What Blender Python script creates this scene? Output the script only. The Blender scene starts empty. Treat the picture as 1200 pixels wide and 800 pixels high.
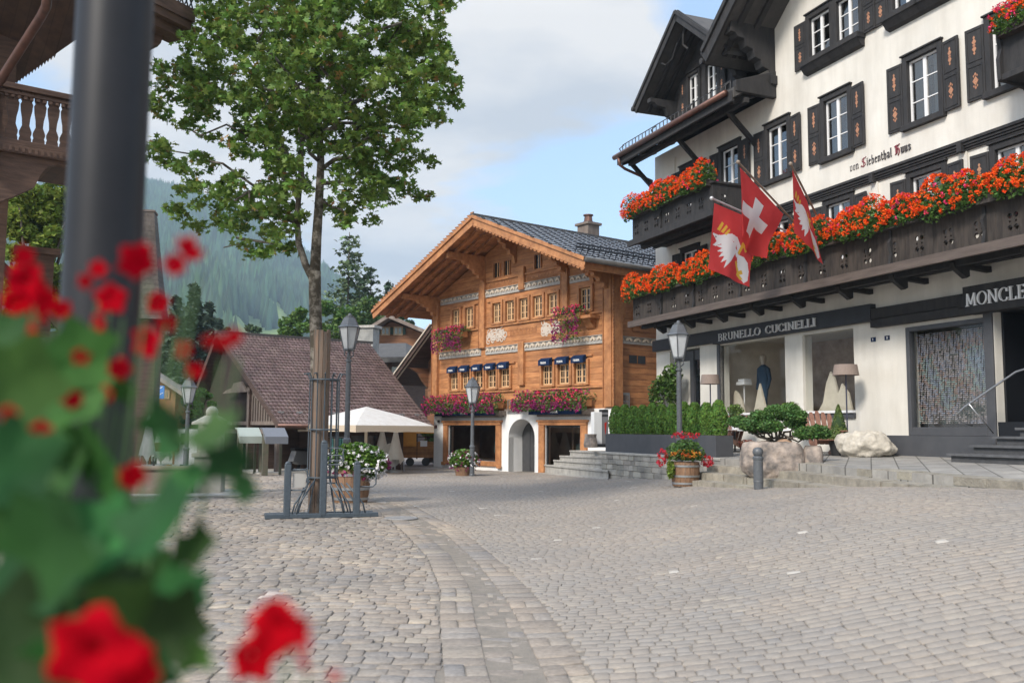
import bpy, math, random
import numpy as np
from mathutils import Vector, Matrix
random.seed(7); rng = np.random.default_rng(7)
R_ = math.radians
scene = bpy.context.scene
col = scene.collection
# ------------------------------------------------------------------ camera
F, PITCH, ROLL, EYE = 1083., .09537, -.00695, 1.6
cp, sp, cr, sr = math.cos(PITCH), math.sin(PITCH), math.cos(ROLL), math.sin(ROLL)
cam_d = bpy.data.cameras.new('camera'); cam = bpy.data.objects.new('camera', cam_d); col.objects.link(cam)
cam_d.sensor_width = 36; cam_d.lens = F / 1200 * 36; cam_d.clip_start = .05; cam_d.clip_end = 9000
cam.matrix_world = Matrix(((cr, sr, 0, 0), (sp * sr, -sp * cr, -cp, 0), (-cp * sr, cp * cr, -sp, EYE), (0, 0, 0, 1)))
cam_d.dof.use_dof = True; cam_d.dof.focus_distance = 24; cam_d.dof.aperture_fstop = 3.6
scene.camera = cam
# ------------------------------------------------------------------ world
SUN_AZ = math.atan2(-.80, -.60)      # direction towards the sun, world x / y
SUN_EL = R_(38)
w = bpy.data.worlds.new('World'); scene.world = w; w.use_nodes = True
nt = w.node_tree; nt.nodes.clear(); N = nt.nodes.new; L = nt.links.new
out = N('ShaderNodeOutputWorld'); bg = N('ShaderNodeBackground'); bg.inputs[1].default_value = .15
sky = N('ShaderNodeTexSky'); sky.sky_type = 'NISHITA'; sky.sun_disc = False
sky.sun_elevation = SUN_EL; sky.sun_rotation = math.pi / 2 - SUN_AZ
sky.air_density = 1.0; sky.dust_density = .6; sky.ozone_density = 1.5
tc = N('ShaderNodeTexCoord'); sep = N('ShaderNodeSeparateXYZ'); L(tc.outputs['Generated'], sep.inputs[0])
zc = N('ShaderNodeMath'); zc.operation = 'MAXIMUM'; L(sep.outputs[2], zc.inputs[0]); zc.inputs[1].default_value = 0.0
za = N('ShaderNodeMath'); za.operation = 'ADD'; L(zc.outputs[0], za.inputs[0]); za.inputs[1].default_value = .22
dv = N('ShaderNodeVectorMath'); dv.operation = 'DIVIDE'; L(tc.outputs['Generated'], dv.inputs[0])
cmb = N('ShaderNodeCombineXYZ')
for i in range(3): L(za.outputs[0], cmb.inputs[i])
L(cmb.outputs[0], dv.inputs[1])
mp = N('ShaderNodeMapping'); L(dv.outputs[0], mp.inputs[0]); mp.inputs['Location'].default_value = (1.7, .55, 0); mp.inputs['Scale'].default_value = (1.0, 1.25, .1)
n1 = N('ShaderNodeTexNoise'); n1.inputs['Scale'].default_value = 1.15; n1.inputs['Detail'].default_value = 9; n1.inputs['Roughness'].default_value = .52; n1.inputs['Distortion'].default_value = .25; L(mp.outputs[0], n1.inputs[0])
r1 = N('ShaderNodeValToRGB'); r1.color_ramp.elements[0].position = .44; r1.color_ramp.elements[1].position = .525; L(n1.outputs[0], r1.inputs[0])
n2 = N('ShaderNodeTexNoise'); n2.inputs['Scale'].default_value = 2.4; n2.inputs['Detail'].default_value = 6; L(mp.outputs[0], n2.inputs[0])
r2 = N('ShaderNodeValToRGB'); r2.color_ramp.elements[0].position = .40; r2.color_ramp.elements[1].position = .60
r2.color_ramp.elements[0].color = (3.35, 3.5, 3.75, 1); r2.color_ramp.elements[1].color = (4.9, 4.75, 4.6, 1); L(n2.outputs[0], r2.inputs[0])
mx = N('ShaderNodeMixRGB'); L(r1.outputs[0], mx.inputs[0])
ad = N('ShaderNodeMixRGB'); ad.blend_type = 'ADD'; ad.inputs[0].default_value = 1; L(sky.outputs[0], ad.inputs[1]); ad.inputs[2].default_value = (1.0, 1.35, 1.75, 1)
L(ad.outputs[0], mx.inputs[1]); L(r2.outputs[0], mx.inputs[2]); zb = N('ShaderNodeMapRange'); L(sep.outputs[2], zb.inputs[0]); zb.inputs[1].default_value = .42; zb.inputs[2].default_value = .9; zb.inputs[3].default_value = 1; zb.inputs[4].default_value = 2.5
zm = N('ShaderNodeVectorMath'); zm.operation = 'SCALE'; L(mx.outputs[0], zm.inputs[0]); L(zb.outputs[0], zm.inputs['Scale']); L(zm.outputs[0], bg.inputs[0]); L(bg.outputs[0], out.inputs[0])   # whole sky boosted overhead, out of view, as added fill light
sun_d = bpy.data.lights.new('sun', 'SUN'); sun_d.energy = 3.2; sun_d.angle = R_(13); sun_d.color = (1, .93, .84)
sun = bpy.data.objects.new('sun', sun_d); col.objects.link(sun)
sun.rotation_euler = Vector((math.cos(SUN_AZ) * math.cos(SUN_EL), math.sin(SUN_AZ) * math.cos(SUN_EL), math.sin(SUN_EL))).to_track_quat('Z', 'Y').to_euler()
scene.view_settings.view_transform = 'Standard'; scene.view_settings.look = 'None'
scene.view_settings.exposure = 0.38; scene.view_settings.gamma = 1
scene.cycles.max_bounces = 6; scene.cycles.volume_bounces = 0; scene.cycles.transparent_max_bounces = 12
scene.cycles.use_denoising = True

# ------------------------------------------------------------------ helpers
C0 = np.array([0, 0, EYE])
def ray(px, py):
    U, V = (px - 600) / F, (400 - py) / F
    X, Y = cr * U + sr * V, -sr * U + cr * V
    return np.array([X, cp - sp * Y, sp + cp * Y])
def at(px, py, Y):                       # the point seen at that place in the photo, Y metres away
    d = ray(px, py); return C0 + d * (Y / d[1])
def sm(t):
    t = min(1, max(0, t)); return t * t * (3 - 2 * t)
def g(x, y): return (.5 + .34 * sm((20 - y) / 8.)) * sm(x / 6.)
def gnp(x, y):
    s = lambda t: np.clip(t, 0, 1) ** 2 * (3 - 2 * np.clip(t, 0, 1))
    return (.5 + .34 * s((20 - y) / 8.)) * s(x / 6.)
def gr(px, py):
    d = ray(px, py); z = 0
    for i in range(60):
        t = (z - EYE) / d[2]; P = C0 + d * t; z = .5 * z + .5 * g(P[0], P[1])
    return Vector((P[0], P[1], g(P[0], P[1])))
class Frame:                             # a facade: x along it, y inwards, z up
    def __init__(s, o, ang):
        s.o = np.array(o, float); s.a = ang
        s.u = np.array([-math.sin(ang), -math.cos(ang), 0]); s.n = np.array([s.u[1], -s.u[0], 0])
        s.rot = math.atan2(s.u[1], s.u[0])
    def P(s, u, v, z): return Vector(s.o + s.u * u + s.n * v + np.array([0, 0, z]))
    def px(s, px, v, py=504):            # u of the point at distance v before the facade seen at column px
        d = ray(px, py); o = s.o + s.n * v; t = np.dot(o - C0, s.n) / np.dot(d, s.n); return float(np.dot(C0 + d * t - s.o, s.u))
FR = Frame((4.7707, 30.4, 0), -.3689)
FC = Frame((-3.3133, 40.3718, 0), -.652)
FS = Frame(FC.P(11.13, 0, 0), 0); FS.u = -FC.n; FS.n = FC.u
def terr(x, y):
    v = float(np.dot(np.array([x, y, 0]) - np.array([FR.o[0], FR.o[1], 0]), FR.n)); return 1.1 - .04 * v
def onterr(px, v):
    u = FR.px(px, v); P = FR.P(u, v, 0); P.z = 1.1 - .04 * v; return P

def tag(o, label=None, cat=None, group=None, kind=None):
    if label: o['label'] = label
    if cat: o['category'] = cat
    if group: o['group'] = group
    if kind: o['kind'] = kind
    return o
def empty(name, loc, rz=0, label=None, cat=None, group=None):
    o = bpy.data.objects.new(name, None); col.objects.link(o); o.location = loc; o.rotation_euler = (0, 0, rz)
    return tag(o, label, cat, group)
def copy_tree(o, parent=None):
    c = o.copy(); col.objects.link(c); c.parent = parent
    for ch in list(o.children): copy_tree(ch, c)
    return c

class MB:
    def __init__(s): s.v, s.f, s.m = [], [], []
    def add(s, vs, fs, m=0):
        b = len(s.v); s.v += [tuple(map(float, p)) for p in vs]; s.f += [tuple(i + b for i in f) for f in fs]; s.m += [m] * len(fs); return s
    def box(s, x0, x1, y0, y1, z0, z1, m=0, M=None, taper=None):
        vs = [(x0, y0, z0), (x1, y0, z0), (x1, y1, z0), (x0, y1, z0), (x0, y0, z1), (x1, y0, z1), (x1, y1, z1), (x0, y1, z1)]
        if taper:
            cx, cy = (x0 + x1) / 2, (y0 + y1) / 2
            vs = vs[:4] + [(cx + (a - cx) * taper, cy + (b - cy) * taper, c) for a, b, c in vs[4:]]
        if M is not None: vs = [M @ Vector(p) for p in vs]
        return s.add(vs, [(0, 3, 2, 1), (4, 5, 6, 7), (0, 1, 5, 4), (1, 2, 6, 5), (2, 3, 7, 6), (3, 0, 4, 7)], m)
    def beam(s, a, b, w, h, m=0, up=(0, 0, 1)):   # rectangular bar from a to b
        a, b = Vector(a), Vector(b); d = (b - a); l = d.length; d.normalize(); up = Vector(up)
        x = d.cross(up); x = x.normalized() if x.length > 1e-5 else Vector((1, 0, 0)); z = x.cross(d)
        M = Matrix(((x.x, d.x, z.x, a.x), (x.y, d.y, z.y, a.y), (x.z, d.z, z.z, a.z), (0, 0, 0, 1)))
        return s.box(-w / 2, w / 2, 0, l, -h / 2, h / 2, m, M)
    def prism(s, poly, d0, d1, ax='y', m=0, M=None):   # 2-D polygon extruded along an axis
        n = len(poly)
        def P(p, d):
            q = {'y': (p[0], d, p[1]), 'x': (d, p[0], p[1]), 'z': (p[0], p[1], d)}[ax]
            return M @ Vector(q) if M is not None else q
        vs = [P(p, d0) for p in poly] + [P(p, d1) for p in poly]
        return s.add(vs, [tuple(range(n)), tuple(reversed(range(n, 2 * n)))] + [(i, i + n, (i + 1) % n + n, (i + 1) % n) for i in range(n)], m)
    def lathe(s, prof, c=(0, 0, 0), n=16, m=0, sx=1, sy=1, cap=True):
        vs, fs = [], []; k = len(prof)
        for r, z in prof:
            for i in range(n):
                a = 2 * math.pi * i / n; vs.append((c[0] + sx * r * math.cos(a), c[1] + sy * r * math.sin(a), c[2] + z))
        for j in range(k - 1):
            for i in range(n): fs.append((j * n + i, j * n + (i + 1) % n, (j + 1) * n + (i + 1) % n, (j + 1) * n + i))
        if cap: fs += [tuple(reversed(range(n))), tuple(range((k - 1) * n, k * n))]
        return s.add(vs, fs, m)
    def tube(s, pts, r, n=8, m=0, closed=False):
        pts = [Vector(p) for p in pts]; rs = r if isinstance(r, (list, tuple)) else [r] * len(pts); vs, fs = [], []
        prev = None
        for i, p in enumerate(pts):
            d = (pts[min(i + 1, len(pts) - 1)] - pts[max(i - 1, 0)])
            if d.length < 1e-9: d = Vector((0, 0, 1))
            d.normalize()
            ref = prev if prev is not None else (Vector((1, 0, 0)) if abs(d.x) < .9 else Vector((0, 1, 0)))
            x = (ref - d * ref.dot(d)); x = x.normalized() if x.length > 1e-6 else d.orthogonal().normalized(); prev = x; y = d.cross(x)
            for k in range(n):
                a = 2 * math.pi * k / n; vs.append(p + (x * math.cos(a) + y * math.sin(a)) * rs[i])
        for j in range(len(pts) - 1):
            for k in range(n): fs.append((j * n + k, j * n + (k + 1) % n, (j + 1) * n + (k + 1) % n, (j + 1) * n + k))
        fs += [tuple(reversed(range(n))), tuple(range((len(pts) - 1) * n, len(pts) * n))]
        return s.add(vs, fs, m)
    def sphere(s, c, r, n=12, m=0, sz=1):
        k = n // 2; prof = [(max(1e-4, r * math.sin(math.pi * i / k)), -r * sz * math.cos(math.pi * i / k)) for i in range(k + 1)]
        return s.lathe(prof, c, n, m)
    def build(s, name, mats, parent=None, smooth=False, bevel=0, loc=None, rz=None):
        me = bpy.data.meshes.new(name); me.from_pydata(s.v, [], s.f)
        mats = mats if isinstance(mats, (list, tuple)) else [mats]
        for mt in mats: me.materials.append(mt)
        if len(mats) > 1: me.polygons.foreach_set('material_index', s.m)
        if smooth: me.polygons.foreach_set('use_smooth', [True] * len(me.polygons))
        me.update()
        o = bpy.data.objects.new(name, me); col.objects.link(o)
        if parent is not None: o.parent = parent
        if loc is not None: o.location = loc
        if rz is not None: o.rotation_euler = (0, 0, rz)
        if bevel:
            b = o.modifiers.new('bevel', 'BEVEL'); b.width = bevel; b.segments = 2; b.limit_method = 'ANGLE'
        return o
def npmesh(name, V, Fc, mats, parent=None, mi=None, smooth=False, loc=None):
    # V (n,3), Fc (m,k) all faces with k corners
    me = bpy.data.meshes.new(name); n, (m, k) = len(V), Fc.shape
    me.vertices.add(n); me.vertices.foreach_set('co', np.ascontiguousarray(V, dtype=np.float32).ravel())
    me.loops.add(m * k); me.loops.foreach_set('vertex_index', np.ascontiguousarray(Fc, dtype=np.int32).ravel())
    me.polygons.add(m); me.polygons.foreach_set('loop_start', np.arange(0, m * k, k, dtype=np.int32)); me.polygons.foreach_set('loop_total', np.full(m, k, dtype=np.int32))
    mats = mats if isinstance(mats, (list, tuple)) else [mats]
    for mt in mats: me.materials.append(mt)
    if mi is not None: me.polygons.foreach_set('material_index', np.asarray(mi, dtype=np.int32))
    if smooth: me.polygons.foreach_set('use_smooth', np.ones(m, dtype=bool))
    me.update(calc_edges=True); me.validate()
    o = bpy.data.objects.new(name, me); col.objects.link(o)
    if parent is not None: o.parent = parent
    if loc is not None: o.location = loc
    return o

# ---- materials
MATS = {}
def mat(name, c, rough=.8, metal=0, c2=None, ns=4., nd=6, bump=0, bs=30, spec=.5, stretch=(1, 1, 1), island=0, nlo=.35, nhi=.65, trans=0, coat=0, planks=None, grime=None):
    if name in MATS: return MATS[name]
    m = bpy.data.materials.new(name); m.use_nodes = True; nt = m.node_tree; b = nt.nodes['Principled BSDF']; N = nt.nodes.new; L = nt.links.new
    b.inputs['Roughness'].default_value = rough; b.inputs['Metallic'].default_value = metal; b.inputs['Specular IOR Level'].default_value = spec
    b.inputs['Base Color'].default_value = (*c, 1)
    if coat: b.inputs['Coat Weight'].default_value = coat
    tc = N('ShaderNodeTexCoord'); mp = N('ShaderNodeMapping'); mp.inputs['Scale'].default_value = stretch; L(tc.outputs['Object'], mp.inputs[0])
    last = None
    if c2 is not None:
        n = N('ShaderNodeTexNoise'); n.inputs['Scale'].default_value = ns; n.inputs['Detail'].default_value = nd; n.inputs['Roughness'].default_value = .62; L(mp.outputs[0], n.inputs[0])
        r = N('ShaderNodeValToRGB'); r.color_ramp.elements[0].position = nlo; r.color_ramp.elements[1].position = nhi
        r.color_ramp.elements[0].color = (*c, 1); r.color_ramp.elements[1].color = (*c2, 1); L(n.outputs[0], r.inputs[0]); last = r.outputs[0]
    if island:
        ge = N('ShaderNodeNewGeometry'); mr = N('ShaderNodeMapRange'); mr.inputs[3].default_value = 1 - island; mr.inputs[4].default_value = 1 + island; L(ge.outputs['Random Per Island'], mr.inputs[0])
        hs = N('ShaderNodeHueSaturation'); L(mr.outputs[0], hs.inputs['Value'])
        if last: L(last, hs.inputs['Color'])
        else: hs.inputs['Color'].default_value = (*c, 1)
        mh = N('ShaderNodeMapRange'); mh.inputs[3].default_value = .5 + island * .06; mh.inputs[4].default_value = .5 - island * .06
        wn = N('ShaderNodeTexWhiteNoise'); wn.noise_dimensions = '1D'; L(ge.outputs['Random Per Island'], wn.inputs['W']); L(wn.outputs[0], mh.inputs[0]); L(mh.outputs[0], hs.inputs['Hue'])
        last = hs.outputs[0]
    hgt = None
    if planks:      # (board height, axis, dark line colour factor): boards lying one above the other
        ph, axis, dk = planks
        sx = N('ShaderNodeSeparateXYZ'); L(tc.outputs['Object'], sx.inputs[0])
        dvd = N('ShaderNodeMath'); dvd.operation = 'DIVIDE'; L(sx.outputs[axis], dvd.inputs[0]); dvd.inputs[1].default_value = ph
        fr = N('ShaderNodeMath'); fr.operation = 'FRACT'; L(dvd.outputs[0], fr.inputs[0])
        fl = N('ShaderNodeMath'); fl.operation = 'FLOOR'; L(dvd.outputs[0], fl.inputs[0])
        wn = N('ShaderNodeTexWhiteNoise'); wn.noise_dimensions = '1D'; L(fl.outputs[0], wn.inputs['W'])
        mr = N('ShaderNodeMapRange'); mr.inputs[3].default_value = .82; mr.inputs[4].default_value = 1.18; L(wn.outputs[0], mr.inputs[0])
        rr = N('ShaderNodeValToRGB'); rr.color_ramp.elements[0].position = .0; rr.color_ramp.elements[0].color = (dk, dk, dk, 1); rr.color_ramp.elements[1].position = .09; L(fr.outputs[0], rr.inputs[0])
        mu = N('ShaderNodeMixRGB'); mu.blend_type = 'MULTIPLY'; mu.inputs[0].default_value = 1; L(mr.outputs[0], mu.inputs[1]); L(rr.outputs[0], mu.inputs[2])
        m2 = N('ShaderNodeMixRGB'); m2.blend_type = 'MULTIPLY'; m2.inputs[0].default_value = 1; L(mu.outputs[0], m2.inputs[2])
        if last: L(last, m2.inputs[1])
        else: m2.inputs[1].default_value = (*c, 1)
        last = m2.outputs[0]; hgt = rr.outputs[0]
    if grime:       # broad weathering: (lowest factor, scale, vertical stretch)
        gm = N('ShaderNodeMapping'); gm.inputs['Scale'].default_value = (1, 1, grime[2]); L(tc.outputs['Object'], gm.inputs[0]); gn = N('ShaderNodeTexNoise'); gn.inputs['Scale'].default_value = grime[1]; gn.inputs['Detail'].default_value = 7; gn.inputs['Roughness'].default_value = .65; L(gm.outputs[0], gn.inputs[0])
        gr_ = N('ShaderNodeMapRange'); gr_.inputs[1].default_value = .32; gr_.inputs[2].default_value = .60; gr_.inputs[3].default_value = grime[0]; gr_.inputs[4].default_value = 1.05; L(gn.outputs[0], gr_.inputs[0])
        g3 = N('ShaderNodeMixRGB'); g3.blend_type = 'MULTIPLY'; g3.inputs[0].default_value = 1; L(gr_.outputs[0], g3.inputs[2])
        if last: L(last, g3.inputs[1])
        else: g3.inputs[1].default_value = (*c, 1)
        last = g3.outputs[0]
    if last: L(last, b.inputs['Base Color'])
    if bump:
        n = N('ShaderNodeTexNoise'); n.inputs['Scale'].default_value = bs; n.inputs['Detail'].default_value = 5; L(mp.outputs[0], n.inputs[0])
        bm = N('ShaderNodeBump'); bm.inputs['Strength'].default_value = bump; bm.inputs['Distance'].default_value = .02; L(n.outputs[0], bm.inputs['Height']); L(bm.outputs[0], b.inputs['Normal'])
        if hgt:
            b2 = N('ShaderNodeBump'); b2.inputs['Strength'].default_value = .6; b2.inputs['Distance'].default_value = .015; L(hgt, b2.inputs['Height']); L(bm.outputs[0], b2.inputs['Normal']); L(b2.outputs[0], b.inputs['Normal'])
    if trans:       # leaf: let some light through
        tl = N('ShaderNodeBsdfTranslucent'); ms = N('ShaderNodeMixShader'); ms.inputs[0].default_value = trans
        if last: L(last, tl.inputs[0])
        else: tl.inputs[0].default_value = (*c, 1)
        L(b.outputs[0], ms.inputs[1]); L(tl.outputs[0], ms.inputs[2]); L(ms.outputs[0], nt.nodes['Material Output'].inputs[0])
    MATS[name] = m; return m
def glassmat(name, tint=(.75, .8, .8), refl=.35):
    m = bpy.data.materials.new(name); m.use_nodes = True; nt = m.node_tree; nt.nodes.clear(); N = nt.nodes.new; L = nt.links.new
    o = N('ShaderNodeOutputMaterial'); t = N('ShaderNodeBsdfTransparent'); t.inputs[0].default_value = (*tint, 1)
    gl = N('ShaderNodeBsdfGlossy'); gl.inputs[1].default_value = .02; lw = N('ShaderNodeLayerWeight'); lw.inputs[0].default_value = refl
    mr = N('ShaderNodeMapRange'); mr.inputs[3].default_value = refl * .35; mr.inputs[4].default_value = 1; L(lw.outputs['Fresnel'], mr.inputs[0])
    tn = N('ShaderNodeTexNoise'); tn.inputs['Scale'].default_value = .9; bm = N('ShaderNodeBump'); bm.inputs['Strength'].default_value = .05; L(tn.outputs[0], bm.inputs['Height']); L(bm.outputs[0], gl.inputs['Normal'])
    ms = N('ShaderNodeMixShader'); L(mr.outputs[0], ms.inputs[0]); L(t.outputs[0], ms.inputs[1]); L(gl.outputs[0], ms.inputs[2]); L(ms.outputs[0], o.inputs[0]); return m
PLASTER = mat('cream_plaster', (.67, .645, .59), .9, c2=(.62, .59, .53), ns=1.3, bump=.2, bs=35, grime=(.86, 1.6, .16))
WHITEP = mat('white_plaster', (.78, .78, .77), .9, c2=(.73, .73, .72), ns=1.5, bump=.2, bs=35, grime=(.88, 1.5, .2))
DARK = mat('charcoal_wood', (.015, .015, .017), .8, c2=(.032, .030, .030), ns=7, bump=.25, bs=40, stretch=(1, 1, .3))
DARKB = mat('weathered_brown_wood', (.022, .018, .016), .85, c2=(.055, .044, .037), ns=5, bump=.3, bs=30, stretch=(3, 3, .4))
FASCIA = mat('brown_fascia_wood', (.075, .058, .05), .8, c2=(.115, .09, .078), ns=4, bump=.15, stretch=(.4, 1, 4))
BLACK = mat('black_metal', (.018, .019, .022), .45, c2=(.03, .031, .034), ns=6)
WHITE = mat('white_window_paint', (.74, .74, .74), .5)
GLASS = glassmat('window_glass', (.55, .6, .62), .45)
SHOPGLASS = glassmat('shop_glass', (.9, .92, .92), .10)
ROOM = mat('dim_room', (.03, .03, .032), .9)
CURTAIN = mat('pale_curtain', (.42, .44, .47), .9)
ORNA = mat('ornament_paint', (.30, .09, .055), .7, c2=(.46, .27, .15), ns=60)
ORWOOD = mat('honey_wood', (.50, .225, .088), .65, c2=(.31, .122, .046), ns=2.6, bump=.3, bs=22, stretch=(.55, .55, 3.2), planks=(.21, 2, .35), nlo=.38, nhi=.68, grime=(.74, .7, .8))
ORTRIM = mat('honey_trim', (.50, .23, .092), .65, c2=(.34, .14, .055), ns=5, bump=.2, bs=30, grime=(.65, 1.2, .6))
ORDARK = mat('brown_honey_trim', (.22, .09, .035), .7, c2=(.36, .15, .055), ns=6, bump=.2, bs=30)
GREYP = mat('grey_carved_paint', (.30, .29, .27), .8, c2=(.42, .40, .37), ns=9)
CREAMP = mat('cream_carved_paint', (.62, .55, .45), .8, c2=(.42, .33, .25), ns=25)
NAVY = mat('navy_fabric', (.007, .02, .06), .9, c2=(.010, .027, .075), ns=12, spec=.15)
LETTER = mat('pale_letters', (.72, .72, .72), .45)
SLATE = mat('grey_metal_shingle', (.27, .29, .32), .45, metal=.3, c2=(.36, .38, .41), ns=8)
SNOWG = mat('dark_snow_stud', (.02, .023, .03), .5)
COPPER = mat('dull_copper', (.17, .085, .065), .45, metal=.6, c2=(.10, .06, .05), ns=5)
STONE = mat('grey_stone', (.30, .285, .26), .92, c2=(.44, .42, .38), ns=3.5, bump=.5, bs=28)
STONED = mat('rough_granite', (.12, .11, .105), .95, c2=(.40, .33, .28), ns=4, bump=.8, bs=16)
ANTH = mat('anthracite_box', (.055, .058, .066), .6, c2=(.07, .072, .08), ns=3)
POLE = mat('grey_painted_iron', (.075, .082, .092), .42, c2=(.10, .108, .118), ns=14, bump=.06, bs=60)
RACK = mat('blue_grey_iron', (.04, .055, .072), .45, c2=(.06, .078, .095), ns=18)
FROST = mat('milky_lamp_glass', (.50, .52, .54), .25, c2=(.44, .46, .48), ns=5)
CANVAS = mat('cream_canvas', (.74, .72, .68), .9, c2=(.66, .63, .58), ns=5, bump=.1, bs=20, trans=.25)
BEIGEC = mat('beige_canvas', (.50, .38, .25), .9, c2=(.42, .31, .2), ns=5, trans=.1)
BARREL = mat('oak_barrel', (.26, .15, .085), .75, c2=(.17, .095, .055), ns=6, bump=.3, bs=24, stretch=(4, 4, .6))
HOOP = mat('zinc_hoop', (.35, .36, .37), .4, metal=.7)
SOIL = mat('potting_soil', (.05, .035, .025), 1, bump=.5)
TEAK = mat('red_brown_teak', (.17, .075, .05), .6, c2=(.26, .14, .10), ns=9, stretch=(3, 3, .5))
LEAF = mat('maple_leaf', (.085, .16, .022), .65, c2=(.155, .24, .045), ns=.7, island=.45, trans=.35)
LEAFY = mat('yellowing_maple_leaf', (.22, .20, .04), .6, c2=(.30, .16, .05), ns=1.5, island=.4, trans=.35)
BARK = mat('mottled_bark', (.05, .042, .03), .95, c2=(.22, .20, .17), ns=7, bump=.9, bs=14, nlo=.45, nhi=.62)
BARKD = mat('dark_bark', (.05, .04, .03), .95, c2=(.09, .075, .06), ns=5, bump=.5)
GREENL = mat('geranium_leaf', (.06, .13, .025), .6, c2=(.10, .20, .04), ns=5, island=.35, trans=.3)
REDF = mat('orange_red_geranium', (.86, .15, .022), 1, c2=(.74, .065, .014), ns=5, island=.2, trans=.15, spec=.05)
PINKF = mat('magenta_petunia', (.36, .016, .13), .8, c2=(.16, .010, .10), ns=3, island=.35, trans=.15)
HOTF = mat('hot_pink_geranium', (.72, .03, .13), .6, island=.25, trans=.15)
WHITEF = mat('white_petunia', (.75, .73, .74), .6, island=.12, trans=.15)
YELF = mat('orange_marigold', (.70, .27, .02), .6, island=.25)
CRIMF = mat('crimson_flower', (.52, .008, .025), .6, island=.25, trans=.15)
REDPET = mat('red_petunia_petal', (.46, .002, .008), .95, c2=(.30, .001, .010), ns=9, trans=.2, spec=.05)
PLANTL = mat('broad_green_leaf', (.016, .055, .014), .7, c2=(.038, .12, .024), ns=9, trans=.28, island=.55, spec=.25)
THUJA = mat('thuja_foliage', (.07, .15, .018), .8, c2=(.11, .22, .03), ns=4, island=.45, trans=.15)
PINEL = mat('juniper_needles', (.045, .11, .025), .7, c2=(.09, .19, .04), ns=3, island=.4, trans=.15)
FIRL = mat('fir_needles', (.022, .05, .028), .8, c2=(.04, .08, .04), ns=.6, island=.4)
BROADL = mat('broadleaf_green', (.055, .11, .022), .7, c2=(.10, .17, .035), ns=.35, island=.4, trans=.25)
LIMEL = mat('lime_green_leaf', (.14, .22, .03), .7, c2=(.22, .28, .05), ns=.6, island=.4, trans=.3)
BROWNW = mat('brown_chalet_wood', (.27, .125, .06), .75, c2=(.19, .085, .04), ns=2, bump=.2, stretch=(.5, .5, 4), planks=(.22, 2, .5))
OLDW = mat('old_dark_brown_wood', (.05, .030, .023), .85, c2=(.085, .052, .04), ns=3, bump=.35, bs=24, stretch=(.5, .5, 4))
GREYW = mat('grey_weathered_wood', (.13, .10, .085), .9, c2=(.19, .155, .13), ns=4, bump=.3, stretch=(1, 1, .4))
TILE = mat('brown_clay_tile', (.115, .074, .068), .75, c2=(.175, .12, .11), ns=1.2, island=.22)
DKROOF = mat('dark_slate_roof', (.05, .048, .047), .8, c2=(.08, .075, .07), ns=3, bump=.3, bs=20)
SHINGLE = mat('old_wood_shingle', (.055, .046, .04), .9, c2=(.095, .08, .068), ns=6, bump=.6, bs=18, island=.2)

# ---- scattered leaf faces (numpy)
QUAD = np.array([(-.5, 0), (0, -.32), (.5, 0), (0, .32)])
MAPLE = np.array([(0, -.5), (.12, -.2), (.5, -.28), (.3, 0), (.42, .3), (.14, .22), (0, .55), (-.14, .22), (-.42, .3), (-.3, 0), (-.5, -.28), (-.12, -.2)])
def leaves(name, P, size, mats, parent=None, shape=QUAD, up=.5, mi=None, jit=.35, N=None, loc=None):
    P = np.asarray(P, float); n = len(P)
    if N is None:
        N = rng.normal(size=(n, 3)); N[:, 2] = np.abs(N[:, 2]) + up
    N = N / np.linalg.norm(N, axis=1)[:, None]
    A = rng.normal(size=(n, 3)); A -= (A * N).sum(1)[:, None] * N; A /= np.linalg.norm(A, axis=1)[:, None]; B = np.cross(N, A)
    S = (np.asarray(size) * (1 + jit * (rng.random(n) * 2 - 1)))[:, None]
    k = len(shape)
    V = (P[:, None, :] + S[:, None] * (A[:, None, :] * shape[None, :, :1] + B[:, None, :] * shape[None, :, 1:]))
    bend = (shape[:, 0] ** 2)[None, :, None] * S[:, None] * N[:, None, :] * -.35
    V = (V + bend).reshape(-1, 3)
    return npmesh(name, V, np.arange(n * k).reshape(n, k), mats, parent, mi, loc=loc)
def ball(n, r=1.0, inner=.0):
    p = rng.normal(size=(n, 3)); p /= np.linalg.norm(p, axis=1)[:, None]
    return p * (r * (inner + (1 - inner) * rng.random(n) ** .5))[:, None]
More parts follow.
